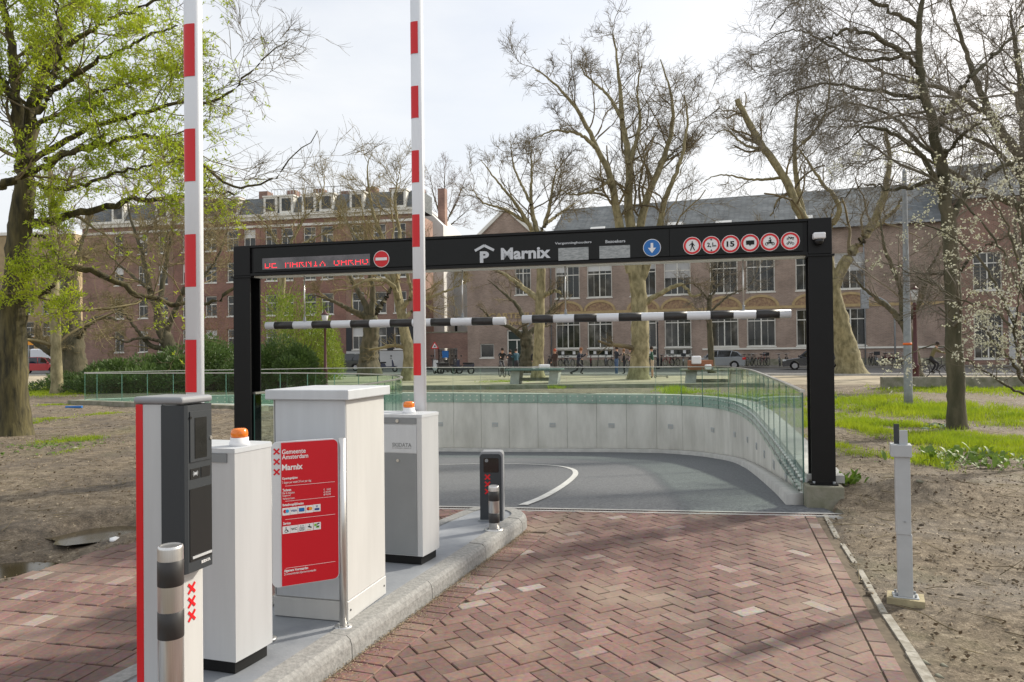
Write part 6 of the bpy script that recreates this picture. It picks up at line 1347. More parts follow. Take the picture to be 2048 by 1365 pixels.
# ================================================================== VEHICLES
M['tyre'] = mat('tyre', (.015, .015, .015), .8); M['rim'] = mat('rim', (.42, .42, .43), .35, .8); M['chrome'] = mat('chrome', (.5, .5, .5), .25, 1); M['carglass'] = mat('car_glass', (.015, .018, .02), .05, spec=.8); M['tail'] = mat('tail_light', (.5, .01, .01), .2); M['headl'] = mat('head_light', (.6, .62, .62), .15)
def car(label, loc, rz, L_, Wd, H, paint):
    T = thing('parked_car', label, 'car', loc, rz, 'cars parked along the street'); h2 = L_ / 2; wr = .32; wx = (-h2 + .82, h2 - .86)
    def arch(cx_): return [(cx_ + (wr + .05) * math.cos(a), .30 + (wr + .05) * math.sin(a)) for a in np.linspace(math.pi, 0, 9)]
    low = [(-h2, .32)] + [(-h2 + .05, .25)] + arch(wx[0]) + arch(wx[1]) + [(h2 - .04, .25), (h2, .38), (h2 - .05, .62), (h2 - .35, .78), (h2 - 1.15, .90), (h2 - 1.3, .93), (-h2 + .5, .98), (-h2 + .05, .93), (-h2 - .02, .6)]
    b = MB(); n = len(low)
    vs = []
    for yy, sc2 in ((-Wd / 2, 1), (-Wd / 2 + .09, 1.0), (Wd / 2 - .09, 1.0), (Wd / 2, 1)):
        ins = .0 if abs(yy) < Wd / 2 - .01 else .05
        vs += [(x * (1 - ins * .3), yy, z - (ins if z > .7 else 0)) for x, z in low]
    fs = [list(range(n)), list(range(3 * n, 4 * n))[::-1]] + [(k * n + i, (k + 1) * n + i, (k + 1) * n + (i + 1) % n, k * n + (i + 1) % n) for k in range(3) for i in range(n)]
    b.add(vs, fs); body = b.build('body', paint, T)
    cab = [(-h2 + .18, .93), (-h2 + .62, H - .10), (-h2 + 1.1, H - .01), (-.1, H), (.45, H - .08), (h2 - 1.25, .92)]; gl = MB(); n = len(cab)
    gl.add([(x, -Wd / 2 + .07 + (z - .92) * .28, z) for x, z in cab] + [(x, Wd / 2 - .07 - (z - .92) * .28, z) for x, z in cab], [list(range(n)), list(range(n, 2 * n))[::-1]] + [(i, n + i, n + (i + 1) % n, (i + 1) % n) for i in range(n)]); gl.build('windows', M['carglass'], T)
    rf = MB(); ry = lambda z: Wd / 2 - .07 - (z - .92) * .28
    top = [(-h2 + .55, H - .13), (-h2 + 1.1, H), (-.1, H + .012), (.48, H - .085)]
    rf.add([(x, -ry(z) - .005, z + .012) for x, z in top] + [(x, ry(z) + .005, z + .012) for x, z in top] + [(x, -ry(z) - .008, z - .05) for x, z in top] + [(x, ry(z) + .008, z - .05) for x, z in top], [(i, i + 1, 4 + i + 1, 4 + i) for i in range(3)] + [(i, 8 + i, 9 + i, i + 1) for i in range(3)] + [(4 + i, 5 + i, 13 + i, 12 + i) for i in range(3)]); rf.build('roof', paint, T)
    pb = MB()
    for s_ in (-1, 1):
        for xa, za, xb, zb_ in ((h2 - 1.22, .93, .46, H - .07), (-.05, .95, -.1, H), (-h2 + .22, .95, -h2 + .64, H - .08), (-h2 + 1.15, .95, -h2 + 1.0, H - .03)): pb.tube([(xa, s_ * (ry(za) + .004), za), (xb, s_ * (ry(zb_) + .004), zb_)], .032, 5)
    pb.build('pillars', paint, T)
    for cx_ in wx:
        for s_ in (-1, 1):
            w_ = MB(); w_.torus((cx_, s_ * (Wd / 2 - .12), .31), .245, .075, 'y', 20, 6); w_ = w_.build('wheel', M['tyre'], T); r = MB(); r.disc(cx_, .31, .19, s_ * (Wd / 2 - .09) - .02, s_ * (Wd / 2 - .09) + .02, n=16)
            for q in range(5): a = q * 2 * math.pi / 5; r.bar(cx_, .31, cx_ + .2 * math.cos(a), .31 + .2 * math.sin(a), .05, s_ * (Wd / 2 - .06) - .02, s_ * (Wd / 2 - .06) + .02)
            r.build('rim', M['rim'], w_)
    for s_ in (-1, 1):
        MB().rbox(h2 - .3, h2 - .03, s_ * (Wd / 2 - .22) - .17, s_ * (Wd / 2 - .22) + .17, .62, .74, .03).build('headlight', M['headl'], T); MB().rbox(-h2 - .03, -h2 + .22, s_ * (Wd / 2 - .16) - .17, s_ * (Wd / 2 - .16) + .172, .72, .92, .03).build('tail_light', M['tail'], T); MB().rbox(h2 - 1.35, h2 - 1.15, s_ * (Wd / 2 + .06) - .08, s_ * (Wd / 2 + .06) + .08, .92, 1.05, .03).build('mirror', paint, T)
    return T
def cp(n, c): return mat(n, c, .25, .3, coat=1.0)
a = G(1435, 738.5); car('silver grey hatchback parked behind the slim dark tree', (a.x, a.y, .016), math.pi + FA, 4.3, 1.8, 1.46, cp('car_silver', (.26, .28, .30))); a = G(1633, 740); car('black estate car parked behind the right portal post', (a.x, a.y, .016), math.pi + FA, 4.75, 1.9, 1.62, cp('car_black', (.03, .033, .045)))
a = G(690, 742.5); car('dark green black car parked before the brown town house', (a.x, a.y, .016), math.pi + RA, 4.3, 1.75, 1.5, cp('car_dark', (.02, .03, .028))); a = G(82, 748); car('red car parked beyond the leafy tree and lawn', (a.x, a.y, .016), .3, 4.1, 1.75, 1.5, cp('car_red', (.42, .02, .03)))
p = G(78, 744); tag(MB().rbox(-2.6, 2.6, -1, 1, .5, 2.4, .15).rbox(-2.2, -1.4, -1.05, 1.05, .1, .8, .1, m=1).rbox(1.4, 2.2, -1.05, 1.05, .1, .8, .1, m=1).rbox(1.7, 2.62, -.9, .9, 1.4, 2.1, .05, m=1).build('white_van', [M['armwhite'], M['tyre']], None, (p.x - 1.5, p.y + 6, 0), .2), 'white van parked behind the red car on the far street', 'van')
# bicycles
def bicycle(label, loc, rz, fm, basket=False, tilt=0.06, group='bicycles parked along the school'):
    T = thing('bicycle', label, 'bicycle', loc, rz, group); T.rotation_euler = (tilt, 0, rz); R_ = .34
    for x in (-.53, .53):
        w_ = MB().torus((x, 0, R_), R_ - .02, .022, 'y', 24, 5).build('wheel', M['tyre'], T); s_ = MB()
        for q in range(7): an = q * math.pi / 7; s_.tube([(x - .31 * math.cos(an), 0, R_ - .31 * math.sin(an)), (x + .31 * math.cos(an), 0, R_ + .31 * math.sin(an))], .003, 3)
        s_.build('spokes', M['rim'], w_)
    f = MB(); A, B, C_, D_ = (-.08, 0, .30), (-.22, 0, .82), (.36, 0, .86), (.33, 0, .72)
    for q, r in (((A, B), .018), ((A, D_), .02), ((B, C_), .016), ((A, (-.53, 0, .34)), .012), ((B, (-.53, 0, .34)), .012), ((D_, (.53, 0, .34)), .016), ((D_, (.33, 0, 1.02)), .016), ((B, (-.24, 0, .93)), .014)): f.tube(q, r, 6)
    f.torus((-.08, 0, .30), .09, .012, 'y', 12, 4); f.build('frame', fm, T)
    MB().tube([(.2, -.28, 1.06), (.33, -.22, 1.08), (.34, 0, 1.02), (.33, .22, 1.08), (.2, .28, 1.06)], .013, 6).build('handlebar', M['chrome'], T); MB().rbox(-.36, -.12, -.09, .09, .93, .99, .025, 2).build('saddle', M['tyre'], T)
    MB().box(-.72, -.28, -.07, .07, .74, .76).tube([(-.7, 0, .74), (-.53, 0, .36)], .008, 4).build('carrier', M['bpaint'], T)
    mg = MB()
    for x in (-.53, .53):
        pts = [(x + .37 * math.cos(a), R_ + .37 * math.sin(a)) for a in np.linspace(.3, 2.4, 8)]
        for i in range(7): mg.slab([pts[i], (pts[i][0] * 1 + .012 * math.cos(.3 + i * .3), pts[i][1] + .012 * math.sin(.3 + i * .3)), (pts[i + 1][0] + .012 * math.cos(.6 + i * .3), pts[i + 1][1] + .012 * math.sin(.6 + i * .3)), pts[i + 1]], -.03, .03)
    mg.build('mudguard', fm, T)
    if basket: MB().rbox(.42, .80, -.2, .2, .86, 1.14, .02).build('crate', M['bpaint'], T)
    return T
BK = [('black bicycle in the row leaning at the school wall', mat('bike_black', (.02, .02, .022), .35)), ('silver grey bicycle in the row leaning at the school wall', mat('bike_silver', (.30, .32, .33), .35, .5)), ('dark red bicycle in the row leaning at the school wall', mat('bike_red', (.20, .03, .03), .4))]
pr3 = {}
bpx = [1098, 1126, 1140, 1165, 1182, 1195, 1212, 1228, 1262, 1290, 1322, 1338, 1350, 1366, 1382, 1488, 1499, 1508, 1524, 1530, 1560, 1574, 1742, 1752, 1768, 1776, 1790, 1798]
for i, px in enumerate(bpx):
    k = (0, 0, 1, 0, 2, 0, 1)[i % 7]; bk = i % 5 == 3
    X, _ = SCH.hit(px, 720, -2.4 - .5 * (i % 3)); p = SCH.w(X, -2.4 - .5 * (i % 3)); rz = FA + math.pi / 2 + random.uniform(-.5, .5) + (math.pi if i % 2 else 0)
    if (k, bk) not in pr3: o = pr3[(k, bk)] = bicycle(BK[k][0] + (' with front crate' if bk else ''), (0, 0, 0), 0, BK[k][1], bk, group='%s bicycles%s parked along the school' % (('black', 'silver', 'dark red')[k], ' with crates' if bk else ''))
    else: o = copy_tree(pr3[(k, bk)])
    where = 'by the school entrance' if px < 1120 else 'under the windows between entrance and plane tree' if px < 1265 else 'between plane tree and silver hatchback' if px < 1400 else 'between silver hatchback and black estate car' if px < 1600 else 'at the wall right of the leaning tree'
    cn = ('black', 'silver grey', 'dark red')[k]; tag(o, '%s bicycle%s parked %s' % (cn, ' with front crate' if bk else '', where), 'bicycle', '%s bicycles%s %s' % (cn, ' with crates' if bk else '', where))
    o.location = (p.x, p.y, .13); o.rotation_euler = (random.uniform(-.1, .1), 0, rz)
# scooters and motorcycles
def scooter(label, loc, rz, paint, big=False):
    T = thing('motor_scooter', label, 'motorcycle', loc, rz); R_ = .30 if big else .22; wb = .72 if big else .6
    for x in (-wb, wb):
        w_ = MB().torus((x, 0, R_), R_ - .06, .06, 'y', 20, 6).build('wheel', M['tyre'], T); MB().disc(x, R_, R_ * .5, -.03, .03, n=12).build('rim', M['rim'], w_)
    MB().slab([(-wb - .15, .42), (-.3, .30), (.3, .26), (.42, .34), (.34, .48), (-.1, .46), (-.2, .70), (-wb - .2, .74)], -.15, .15).build('body', paint, T); MB().rbox(-wb - .2, -.1, -.14, .14, .72, .84, .05, 3).build('seat', M['tyre'], T)
    MB().slab([(.36, .34), (.55, .42), (.42, 1.0), (.34, 1.02)], -.17, .17).build('front_shield', paint, T); MB().tube([(wb, 0, R_), (.46, 0, .85), (.38, 0, 1.06)], .03, 8).build('fork', M['chrome'], T)
    MB().tube([(.25, -.34, 1.08), (.38, -.1, 1.08), (.38, .1, 1.08), (.25, .34, 1.08)], .018, 6).build('handlebar', M['tyre'], T); MB().rbox(.44, .54, -.08, .08, .84, .98, .03).build('headlight', M['headl'], T)
    for s_ in (-1, 1): MB().tube([(.3, s_ * .25, 1.08), (.3, s_ * .3, 1.28)], .008, 5).disc(.3, 1.31, .06, s_ * .3 - .01, s_ * .3 + .01, n=10).build('mirror', M['tyre'], T)
    MB().rbox(wb - .2, wb + .2, -.08, .08, R_ * 2 + .0, R_ * 2 + .05, .02).build('mudguard', paint, T); return T
for lab, px, py, rz, c, big in [('white motor scooter parked beside the warning triangle', 875, 750, 2.0, (.6, .62, .64), False), ('dark motor scooter with tall seat before the yard wall', 857, 748, .4, (.03, .03, .035), False), ('black motorcycle parked by the yard gate', 900, 750, .5, (.015, .015, .018), True), ('blue black motorcycle beside the school entrance window', 925, 750, 2.6, (.02, .025, .05), True), ('dark covered motorcycle before the barred gate', 888, 746, 1.2, (.02, .02, .02), True), ('dark blue scooter parked beside the dark gnarled trunk', 775, 745, .2, (.03, .04, .08), False), ('maroon scooter parked near the black house plinth', 745, 744, .2, (.1, .02, .02), False)]:
    p = G(px, py); scooter(lab, (p.x, p.y, .016), rz, mat('scooter_paint', c, .3, coat=.5), big)

# ================================================================== PEOPLE
SKIN = mat('skin', (.52, .30, .21), .55)
def person(label, loc, rz, h, pose, top, legs, hair=(.03, .02, .015), shoes=(.02, .02, .02), hat=None, shorts=False):
    s = h / 1.78; J = {}; R_ = {}
    lean = {'run': .16, 'ride': .28}.get(pose, .02); hip = .93 if pose != 'ride' else 1.0; up = lambda dz: lean * dz / .6
    def a(n, x, y, z, r): J[n] = (x, y, z); R_[n] = r
    a('pelvis', 0, 0, hip, (.15, .11)); a('waist', up(.18), 0, hip + .17, (.135, .10)); a('chest', up(.40), 0, hip + .38, (.17, .115)); a('neck', up(.54) + .01, 0, hip + .53, (.055, .055)); a('head', up(.6) + .03, 0, hip + .66, (.085, .095)); a('crown', up(.66) + .03, 0, hip + .765, (.07, .08))
    armp = {'stand': ((.02, -.22), (.10, -.46)), 'walk': ((.0, -.24), (.12, -.47)), 'phone': ((.06, -.22), (.26, -.08)), 'ride': ((.26, -.16), (.48, -.20)), 'run': ((-.12, -.2), (.14, -.26)), 'head': ((.12, .06), (.02, .24))}
    legp = {'stand': ((.01, -.46), (0, -.86)), 'walk': ((.12, -.45), (.20, -.86)), 'run': ((.34, -.28), (.16, -.60)), 'ride': ((.34, -.28), (.24, -.62)), 'phone': ((.01, -.46), (0, -.86)), 'head': ((.01, -.46), (0, -.86))}
    legq = {'walk': ((-.05, -.45), (-.24, -.84)), 'run': ((-.05, -.44), (-.48, -.62)), 'ride': ((.24, -.36), (.05, -.72))}
    cx_, cz_ = J['chest'][0], J['chest'][2] + .08
    E_ = [('pelvis', 'waist'), ('waist', 'chest'), ('chest', 'neck'), ('neck', 'head'), ('head', 'crown')]
    for sd_, nm in ((-1, 'r'), (1, 'l')):
        ap = armp[pose] if not (pose in ('run',) and sd_ > 0) else ((.16, -.16), (.36, .02)); ap = armp['stand'] if pose == 'head' and sd_ < 0 else ap
        a('sh' + nm, cx_, sd_ * .19, cz_, (.068, .068)); a('el' + nm, cx_ + ap[0][0], sd_ * .25, cz_ + ap[0][1], (.046, .046)); a('wr' + nm, cx_ + ap[1][0], sd_ * .23, cz_ + ap[1][1], (.036, .036)); a('ha' + nm, cx_ + ap[1][0] + .05, sd_ * .22, cz_ + ap[1][1] - .07, (.036, .026)); E_ += [('chest', 'sh' + nm), ('sh' + nm, 'el' + nm), ('el' + nm, 'wr' + nm), ('wr' + nm, 'ha' + nm)]
        lp = legq[pose] if (pose in legq and sd_ > 0) else legp[pose]
        a('hp' + nm, 0, sd_ * .09, hip - .06, (.098, .098)); a('kn' + nm, lp[0][0], sd_ * .10, hip + lp[0][1], (.064, .064)); a('an' + nm, lp[1][0], sd_ * .10, hip + lp[1][1], (.046, .046)); a('to' + nm, lp[1][0] + .17, sd_ * .11, hip + lp[1][1] - .045, (.045, .032)); E_ += [('pelvis', 'hp' + nm), ('hp' + nm, 'kn' + nm), ('kn' + nm, 'an' + nm), ('an' + nm, 'to' + nm)]
    names = list(J); me = bpy.data.meshes.new('sk'); me.from_pydata([Vector(J[n]) * s for n in names], [(names.index(x), names.index(y)) for x, y in E_], []); ob = bpy.data.objects.new('sk', me); COL.objects.link(ob)
    ob.modifiers.new('s', 'SKIN'); sub = ob.modifiers.new('u', 'SUBSURF'); sub.levels = 1; sub.render_levels = 1
    for i, n in enumerate(names): me.skin_vertices[0].data[i].radius = (R_[n][0] * s, R_[n][1] * s)
    me.skin_vertices[0].data[0].use_root = True
    dg = bpy.context.evaluated_depsgraph_get(); m2 = bpy.data.meshes.new_from_object(ob.evaluated_get(dg)); bpy.data.objects.remove(ob)
    mats = [mat('top_cloth', top, .8), mat('leg_cloth', legs, .8), SKIN, mat('shoe', shoes, .6)]
    for m_ in mats: m2.materials.append(m_)
    jp = {n: Vector(J[n]) * s for n in names}; lab = {}
    seg = []
    for x, y in E_:
        k = 0
        if y[:2] in ('ha',) or x in ('neck', 'head'): k = 2
        elif y[:2] in ('kn', 'an', 'hp'): k = 1
        elif y[:2] == 'to': k = 3
        if shorts and y[:2] == 'an': k = 2
        seg.append((jp[x], jp[y], k))
    for f in m2.polygons:
        c = f.center; best = 1e9; bk = 0
        for p_, q_, k in seg:
            t = max(0, min(1, (c - p_).dot(q_ - p_) / max(1e-6, (q_ - p_).length_squared))); dd_ = (c - p_.lerp(q_, t)).length
            if dd_ < best: best, bk = dd_, k
        f.material_index = bk; f.use_smooth = True
    T = thing('person', label, 'person', loc, rz); link('body', m2, T)
    hp = Vector(J['crown']) * s; hb = MB(); hb.lathe([(.088 * s, -.09 * s), (.098 * s, -.02 * s), (.09 * s, .045 * s), (.055 * s, .08 * s), (.01, .092 * s)], n=12); hb.build('hat' if hat else 'hair', mat('hair', hat or hair, .8), T, (hp.x - .018, hp.y, hp.z - .012))
    return T
def at(px, py): p = G(px, py); return (p.x, p.y, .014)
person('person in dark grey jacket looking at a phone by the entrance', at(1020, 753), 1.0, 1.72, 'phone', (.03, .03, .035), (.05, .05, .06)); person('person in teal sleeved dark jacket near the entrance door', at(1033, 753), 2.2, 1.8, 'phone', (.03, .09, .13), (.03, .03, .04), hat=(.02, .02, .02))
person('person in black top standing beside the pale tree trunk', at(1069, 748), -1.2, 1.72, 'stand', (.015, .015, .018), (.3, .3, .32)); person('person in red beanie and dark coat holding the head', at(1111, 755), -2.4, 1.75, 'head', (.05, .03, .03), (.06, .05, .05), hat=(.42, .09, .05)); person('person in navy jacket running across the plaza', at(1156, 758), FA + .1, 1.8, 'run', (.02, .025, .045), (.02, .022, .03), hair=(.22, .09, .04))
person('person in dark jacket and blue jeans beside the plane tree', at(1233, 751), .3, 1.86, 'phone', (.025, .028, .04), (.07, .12, .22), shoes=(.4, .4, .4)); person('person in black among the friends at the plane tree', at(1249, 749), 2.9, 1.7, 'stand', (.02, .02, .022), (.03, .03, .035), hair=(.25, .13, .06)); person('person in pale shirt leaning at the plane tree', at(1262, 749), 3.0, 1.78, 'stand', (.42, .33, .32), (.03, .03, .04)); person('person in green sweater and beige shorts by the plane tree', at(1305, 757), 2.9, 1.82, 'phone', (.02, .075, .05), (.48, .40, .30), shorts=True)
rb = mat('bike_rider', (.02, .02, .022), .4)
def rider(label, blabel, px, py, rz, h, top, legs):
    p = at(px, py); person(label, (p[0], p[1], p[2] + .02), rz, h, 'ride', top, legs); q_ = Vector((math.cos(rz), math.sin(rz), 0)) * .16; bicycle(blabel, (p[0] + q_.x, p[1] + q_.y, p[2]), rz, rb, tilt=0, group=None)
rider('cyclist in black jacket riding towards the plaza', 'black bicycle ridden by the cyclist in black jacket', 1003, 755, -1.3, 1.75, (.02, .02, .022), (.10, .10, .11)); rider('cyclist in olive jacket stretching an arm with backpack', 'dark bicycle ridden by the cyclist in olive jacket', 1862, 757, FA, 1.8, (.15, .13, .06), (.02, .02, .025))
p = at(1309, 757); MBt = thing('kick_scooter', 'small kick scooter held by the person in green sweater', 'scooter', (p[0] + .35, p[1] - .2, p[2]), 2.6); MB().box(-.3, .3, -.06, .06, .08, .10).tube([(.3, 0, .08), (.34, 0, .95)], .015, 6).tube([(.34, -.2, .95), (.34, .2, .95)], .015, 6).build('deck', M['bpaint'], MBt)
for x in (-.34, .36): MB().torus((x, 0, .07), .05, .02, 'y', 12, 5).build('wheel', M['tyre'], MBt)
# ================================================================== PLANTS, GRASS, LITTER
def bush(name, label, px, py, d, rx, ry, rz_, n, mt, seed, size=.09, stems=True, dark=None):
    rng = np.random.default_rng(seed); b_ = P(px, py, d); z0 = gz(b_.x, b_.y) if d < 30 else 0; T = thing(name, label, 'bush', (b_.x, b_.y, z0))
    nl = 26; lob = rng.uniform(-1, 1, (nl, 3)); lob[:, 2] = rng.uniform(.1, .85, nl); lob[:, :2] *= (1 - lob[:, 2:3] ** 2 * .75); lr = rng.uniform(.18, .42, nl)
    k = rng.integers(0, nl, n); u = rng.normal(0, 1, (n, 3)); u /= np.linalg.norm(u, axis=1, keepdims=True); rr = rng.random(n) ** .35
    q_ = lob[k] + u * (lr[k] * rr)[:, None]; q_[:, 2] = np.abs(q_[:, 2]); c = q_ * np.array([rx, ry, rz_])
    dirs = u + np.array([0, 0, .45]) + rng.normal(0, .35, (n, 3))
    v, f = blades(c, dirs, rng.uniform(.6, 1.6, n) * size, rng.uniform(.25, .5, n) * size, rng); link('foliage', npmesh('foliage', v, f, mt), T)
    if stems:
        m_ = 60; st = np.zeros((m_, 3)); st[:, 0] = rng.normal(0, rx * .2, m_); st[:, 1] = rng.normal(0, ry * .2, m_); tg = lob[rng.integers(0, nl, m_)] * np.array([rx, ry, rz_]); dd_ = tg - st
        pts, rad = grow(st, dd_, np.linalg.norm(dd_, axis=1) * 1.05, np.full(m_, .03), 6, .12, .02, rng, .3); v, f = tube_arrays(pts, rad, 4); link('stems', npmesh('stems', v, f, dark or M['twig'], smooth=True), T)
    return T
bush('evergreen_bush', 'broad feathery evergreen bush behind the left glass balustrade', 300, 760, 31.5, 3.0, 1.8, 1.55, 30000, M['yew'], 1, .13)
bush('evergreen_bush', 'tall rounded evergreen bush between barrier arm and portal post', 410, 760, 33, 2.4, 1.8, 2.1, 30000, M['yew'], 2, .13)
bush('evergreen_bush', 'rounded evergreen bush right of the black portal post', 548, 760, 32, 2.1, 1.7, 2.0, 28000, M['yew'], 3, .13)
bush('evergreen_bush', 'low dark evergreen bush at the foot of the slender tree', 190, 755, 36, 2.8, 1.4, .95, 14000, M['yew'], 4, .12)
bush('spring_shrub', 'tall shrub with fresh light green leaves under the portal beam', 585, 760, 41, 2.5, 2.0, 4.9, 10500, M['leaf2'], 5, .13)
bush('spring_shrub', 'loose light green shrub right of the tall spring shrub', 640, 755, 46, 1.5, 1.2, 3.2, 8000, M['leaf2'], 6, .12)
bush('twiggy_shrub', 'brownish budding shrub behind the evergreen bushes', 440, 755, 38, 2.0, 1.5, 4.0, 7000, mat('rusty_bud', (.24, .15, .07), .8), 7, .07, dark=M['twigpale'])
def patch(px, py, wx, wy, n, h, seed):
    rng = np.random.default_rng(seed); c = G(px, py, .12 if py > 775 else .05); rx = abs(G(px + wx, py, .1).x - c.x); ry = abs(G(px, py - wy, .1).y - G(px, py + wy, .1).y) / 2
    a = rng.random(n) * 2 * np.pi; r = np.sqrt(rng.random(n)) * rng.choice([1, 1, 1, 1.35], n) * (1 + .25 * np.sin(3 * a + seed) + .2 * np.sin(7 * a + 2 * seed)); X = c.x + rx * r * np.cos(a); Y = c.y + ry * r * np.sin(a)
    clump = vnoise(X, Y, 2.2, seed + 50) > rng.normal(-.12, .12, n); X, Y = X[clump], Y[clump]; k = len(X)
    Z = gh(X, Y) - .01; ok = ~inside(trench_hole, X, Y) & ~inside(roadarea, X, Y); X, Y, Z = X[ok], Y[ok], Z[ok]; k = len(X)
    d = np.stack([rng.normal(0, .38, k), rng.normal(0, .38, k), np.ones(k)], -1); hh = rng.uniform(.5, 1.3, k) * h * (1 + .8 * vnoise(X, Y, 3.1, seed + 9)); return np.stack([X, Y, Z], -1), d, hh, c.y
def grass(label_, L_):
    V, Fc, nv = [], [], 0
    for i, a in enumerate(L_):
        c, d, hh, dist = patch(*a, seed=100 + i + len(label_)); rng = np.random.default_rng(i)
        v, f = blades(c, d, hh, np.full(len(c), max(.006, dist * .00055)) * rng.uniform(.7, 1.5, len(c)), rng); V.append(v); Fc.append(f + nv); nv += len(v)
    o = link('grass', npmesh('grass', np.concatenate(V), np.concatenate(Fc), M['grass'])); tag(o, label_, 'grass', kind='stuff')
grass('bright green grass tufts on the mud right of the portal', [(1790, 812, 130, 17, 16000, .16, ), (1745, 858, 110, 15, 11000, .13), (1950, 838, 120, 24, 15000, .15), (1960, 782, 110, 9, 9000, .14), (1850, 890, 60, 16, 5000, .12), (1960, 885, 100, 14, 6000, .10), (1690, 905, 26, 18, 1500, .10), (1870, 785, 90, 6, 5000, .12), (2010, 905, 60, 18, 4000, .1), (1835, 925, 36, 16, 1800, .09), (1650, 830, 30, 10, 1500, .1)])
grass('green lawn strip around the slender tree', [(170, 780, 210, 12, 26000, .10), (60, 775, 120, 10, 12000, .10), (40, 788, 150, 6, 9000, .08)])
grass('sparse green tufts on the left mud', [(130, 884, 60, 6, 1300, .06), (165, 880, 40, 5, 1200, .06), (110, 842, 46, 4, 700, .06), (210, 832, 40, 4, 600, .06), (110, 814, 40, 3, 800, .06), (150, 905, 34, 5, 500, .05), (60, 850, 20, 4, 300, .05)])
grass('green grass clumps on the bank behind the curved wall', [(1360, 786, 40, 5, 2600, .18), (1430, 800, 50, 6, 2600, .12), (960, 776, 22, 2, 1200, .16), (1112, 777, 26, 2, 1200, .14), (1520, 800, 50, 10, 3500, .13), (1560, 830, 40, 14, 2500, .12), (1010, 762, 50, 2, 2500, .06)])
# broad leaved plants and nettles
def rosette(name, label, px, py, n, ln, w, mt, seed, z=.12, spread=.15, up=.6):
    rng = np.random.default_rng(seed); p = G(px, py, z); zz = gz(p.x, p.y); T = thing(name, label, 'plant', (p.x, p.y, zz)); mb = MB()
    V, Fc, nv = [], [], 0
    for i in range(n):
        a = rng.random() * 6.28; L_ = ln * rng.uniform(.5, 1.1); d = Vector((math.cos(a), math.sin(a), 0)); s_ = Vector((-d.y, d.x, 0)); o = Vector((rng.normal(0, spread), rng.normal(0, spread), 0)); el = up * rng.uniform(.4, 1.3)
        vs = []
        for t in np.linspace(0, 1, 5):
            c = o + d * (L_ * t) + Vector((0, 0, L_ * (el * t - .75 * t * t))); ww = w * math.sin(math.pi * min(.97, t * .9 + .08)) * rng.uniform(.85, 1.1)
            vs += [c - s_ * ww + Vector((0, 0, .25 * ww)), c, c + s_ * ww + Vector((0, 0, .25 * ww))]
        mb = MB(); mb.add(vs, [(3 * k + j, 3 * k + j + 1, 3 * k + j + 4, 3 * k + j + 3) for k in range(4) for j in (0, 1)], smooth=True)
        if n <= 40: mb.build('leaf', mt, T)
        else: V += [tuple(x) for x in vs]; Fc += [[nv + q for q in f] for f in mb.f]; nv += len(vs)
    if V: link('foliage', npmesh('foliage', V, Fc, mt, smooth=True), T)
BUR = leafmat('burdock_leaf', (.055, .13, .045), (.03, .075, .03), .2); NET = leafmat('nettle_leaf', (.17, .27, .035), (.09, .16, .02), .35)
rosette('burdock_plant', 'dark broad leaved plant at the foot of the slim tree', 1868, 858, 14, .42, .10, BUR, 1); rosette('burdock_plant', 'dark broad leaved plant beside the lamp post foot', 1862, 822, 10, .4, .09, BUR, 2); rosette('burdock_plant', 'small dark leafy plant left of the bright grass', 1668, 798, 10, .4, .09, BUR, 3)
rosette('nettle_patch', 'light green leafy weeds before the slim tree', 1930, 925, 220, .12, .03, NET, 4, spread=.42, up=1.6); rosette('nettle_patch', 'light green leafy weeds beside the concrete portal footing', 1686, 985, 90, .10, .025, NET, 5, z=.05, spread=.10, up=1.8); rosette('nettle_patch', 'low creeping green weeds near the leafy tree trunk', 120, 892, 140, .10, .03, NET, 6, spread=.45, up=.6)
# litter of dead leaves, twigs and crumbs
def scatter(label_, boxes, n, size, mt, seed, flat=.25):
    rng = np.random.default_rng(seed); X, Y = [], []
    for x0, x1, y0, y1, k in boxes: X.append(rng.uniform(x0, x1, int(n * k))); Y.append(rng.uniform(y0, y1, int(n * k)))
    X, Y = np.concatenate(X), np.concatenate(Y); ok = ~inside(trench_hole, X, Y) & ~inside(roadarea, X, Y) & (vnoise(X, Y, .8, seed) > rng.normal(-.15, .2, len(X))); X, Y = X[ok], Y[ok]; k = len(X)
    d = np.stack([rng.normal(0, 1, k), rng.normal(0, 1, k), rng.normal(0, flat, k)], -1); s_ = rng.uniform(.5, 1.5, k) * size
    v, f = blades(np.stack([X, Y, gh(X, Y) + .012], -1), d, s_, s_ * rng.uniform(.3, .8, k), rng); tag(link('leaf_litter', npmesh('leaf_litter', v, f, mt)), label_, 'litter', kind='stuff')
BX = [(-14, -2.5, 5.5, 14, .5), (-14, -3, 14, 23, .2), (2.3, 6, 3, 9, .25), (3, 12, 9, 22, .3)]
scatter('brown dead leaves strewn on the mud', BX, 15000, .026, mat('dead_leaf', (.17, .12, .07), .85, c2=(.09, .065, .04), scale=3), 5); scatter('pale dry leaf scraps strewn on the mud', BX, 14000, .020, mat('dry_leaf', (.46, .39, .28), .85, c2=(.22, .16, .1), scale=3), 6)
rng = np.random.default_rng(77); n = 900; X = np.concatenate([rng.uniform(-13, -2.6, n), rng.uniform(2.4, 8, n)]); Y = np.concatenate([rng.uniform(5.5, 18, n), rng.uniform(3.2, 14, n)]); ok = ~inside(trench_hole, X, Y) & ~inside(roadarea, X, Y); X, Y = X[ok], Y[ok]; k = len(X)
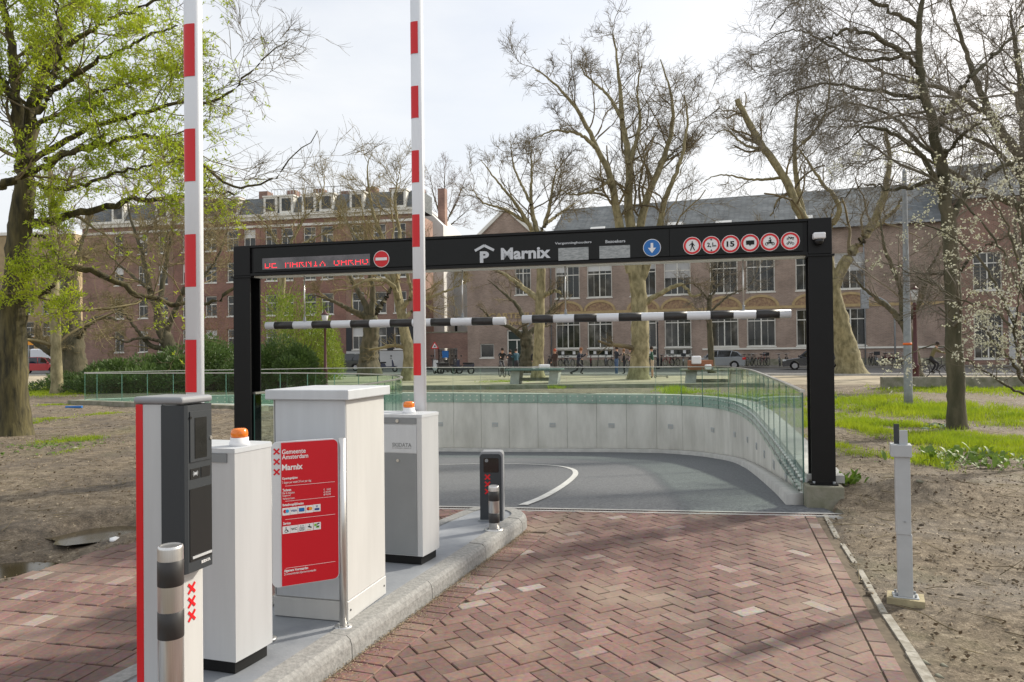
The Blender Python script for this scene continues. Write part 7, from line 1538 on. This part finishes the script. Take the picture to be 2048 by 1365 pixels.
d = np.stack([rng.normal(0, 1, k), rng.normal(0, 1, k), rng.normal(0, .08, k)], -1); pts, rad = grow(np.stack([X, Y, gh(X, Y) + .014], -1), d, rng.uniform(.06, .35, k), np.full(k, .004), 4, .12, 0, rng, .5); v, f = tube_arrays(pts, rad, 3); tag(link('fallen_twigs', npmesh('fallen_twigs', v, f, M['twig'])), 'thin fallen twigs scattered over the mud', 'twigs', kind='stuff')
def clods(label_, X, Y, S, mt, name):                          # lumps of earth and pebbles: small low-poly stones
    rng = np.random.default_rng(len(X)); ph_ = (1 + 5 ** .5) / 2; iv = np.array([(-1, ph_, 0), (1, ph_, 0), (-1, -ph_, 0), (1, -ph_, 0), (0, -1, ph_), (0, 1, ph_), (0, -1, -ph_), (0, 1, -ph_), (ph_, 0, -1), (ph_, 0, 1), (-ph_, 0, -1), (-ph_, 0, 1)]) / 1.9
    fi = np.array([(0, 11, 5), (0, 5, 1), (0, 1, 7), (0, 7, 10), (0, 10, 11), (1, 5, 9), (5, 11, 4), (11, 10, 2), (10, 7, 6), (7, 1, 8), (3, 9, 4), (3, 4, 2), (3, 2, 6), (3, 6, 8), (3, 8, 9), (4, 9, 5), (2, 4, 11), (6, 2, 10), (8, 6, 7), (9, 8, 1)])
    n = len(X); v = iv[None] * rng.uniform(.6, 1.3, (n, 12, 1)) * (S[:, None] * np.stack([rng.uniform(.7, 1.4, n), rng.uniform(.7, 1.4, n), rng.uniform(.4, .8, n)], -1))[:, None, :]
    v = v + np.stack([X, Y, gh(X, Y) + S * .1], -1)[:, None, :]; f = fi[None] + (np.arange(n) * 12)[:, None, None]; o = link(name, npmesh(name, v.reshape(-1, 3), f.reshape(-1, 3), mt)); return o
n = 2600; X = np.concatenate([rng.uniform(-12, -2.4, n), rng.uniform(2.2, 7, n)]); Y = np.concatenate([rng.uniform(5, 16, n), rng.uniform(3, 12, n)]); ok = ~inside(trench_hole, X, Y) & ~inside(roadarea, X, Y) & (vnoise(X, Y, 1.1, 66) > rng.normal(0, .12, len(X))); X, Y = X[ok], Y[ok]
tag(clods('', X, Y, rng.gamma(2, .0045, len(X)), M['mud'], 'earth_clods'), 'crumbs and clods of damp earth on the mud', 'soil', kind='stuff')
for px, py, s_, lab in ((1850, 1312, .026, 'grey stone beside the edging strip'), (1888, 1318, .02, 'pale stone lying right of the grey stone'), (1878, 1338, .022, 'dirty flat stone behind the paving edge'), (148, 912, .06, 'pale broken brick lying on the left mud'), (228, 1072, .05, 'crumpled white scrap beside the small puddle'), (1840, 1012, .04, 'flat tan stone on the mud beside the post')):
    p = G(px, py, .03); o = clods('', np.array([p.x]), np.array([p.y]), np.array([s_]), M['concold'] if 'white' not in lab else M['white'], 'loose_stone'); tag(o, lab, 'stone')
b_ = P(74, 862, 19); tag(MB().rbox(-.22, .22, -.05, .05, 0, .06, .01).build('blue_plank', M['blue'], None, (G(148, 818, .15).x, G(148, 818, .15).y, .17), .1), 'small blue plank lying on the mud before the balustrade', 'plank')
n = 5000; kx = rng.uniform(0, 1, n); X = KR0.x + kx * (KR1.x - KR0.x) + kn.x * rng.gamma(1.5, .035, n); Y = KR0.y + kx * (KR1.y - KR0.y); v, f = blades(np.stack([X, Y, np.full(n, .005)], -1), rng.normal(0, 1, (n, 3)) * np.array([1, 1, .15]), rng.uniform(.004, .014, n), .006, rng); tag(link('kerb_grit', npmesh('kerb_grit', v, f, mat('grit', (.33, .26, .17), .9))), 'fine sandy grit collected along the island kerb', 'grit', kind='stuff')
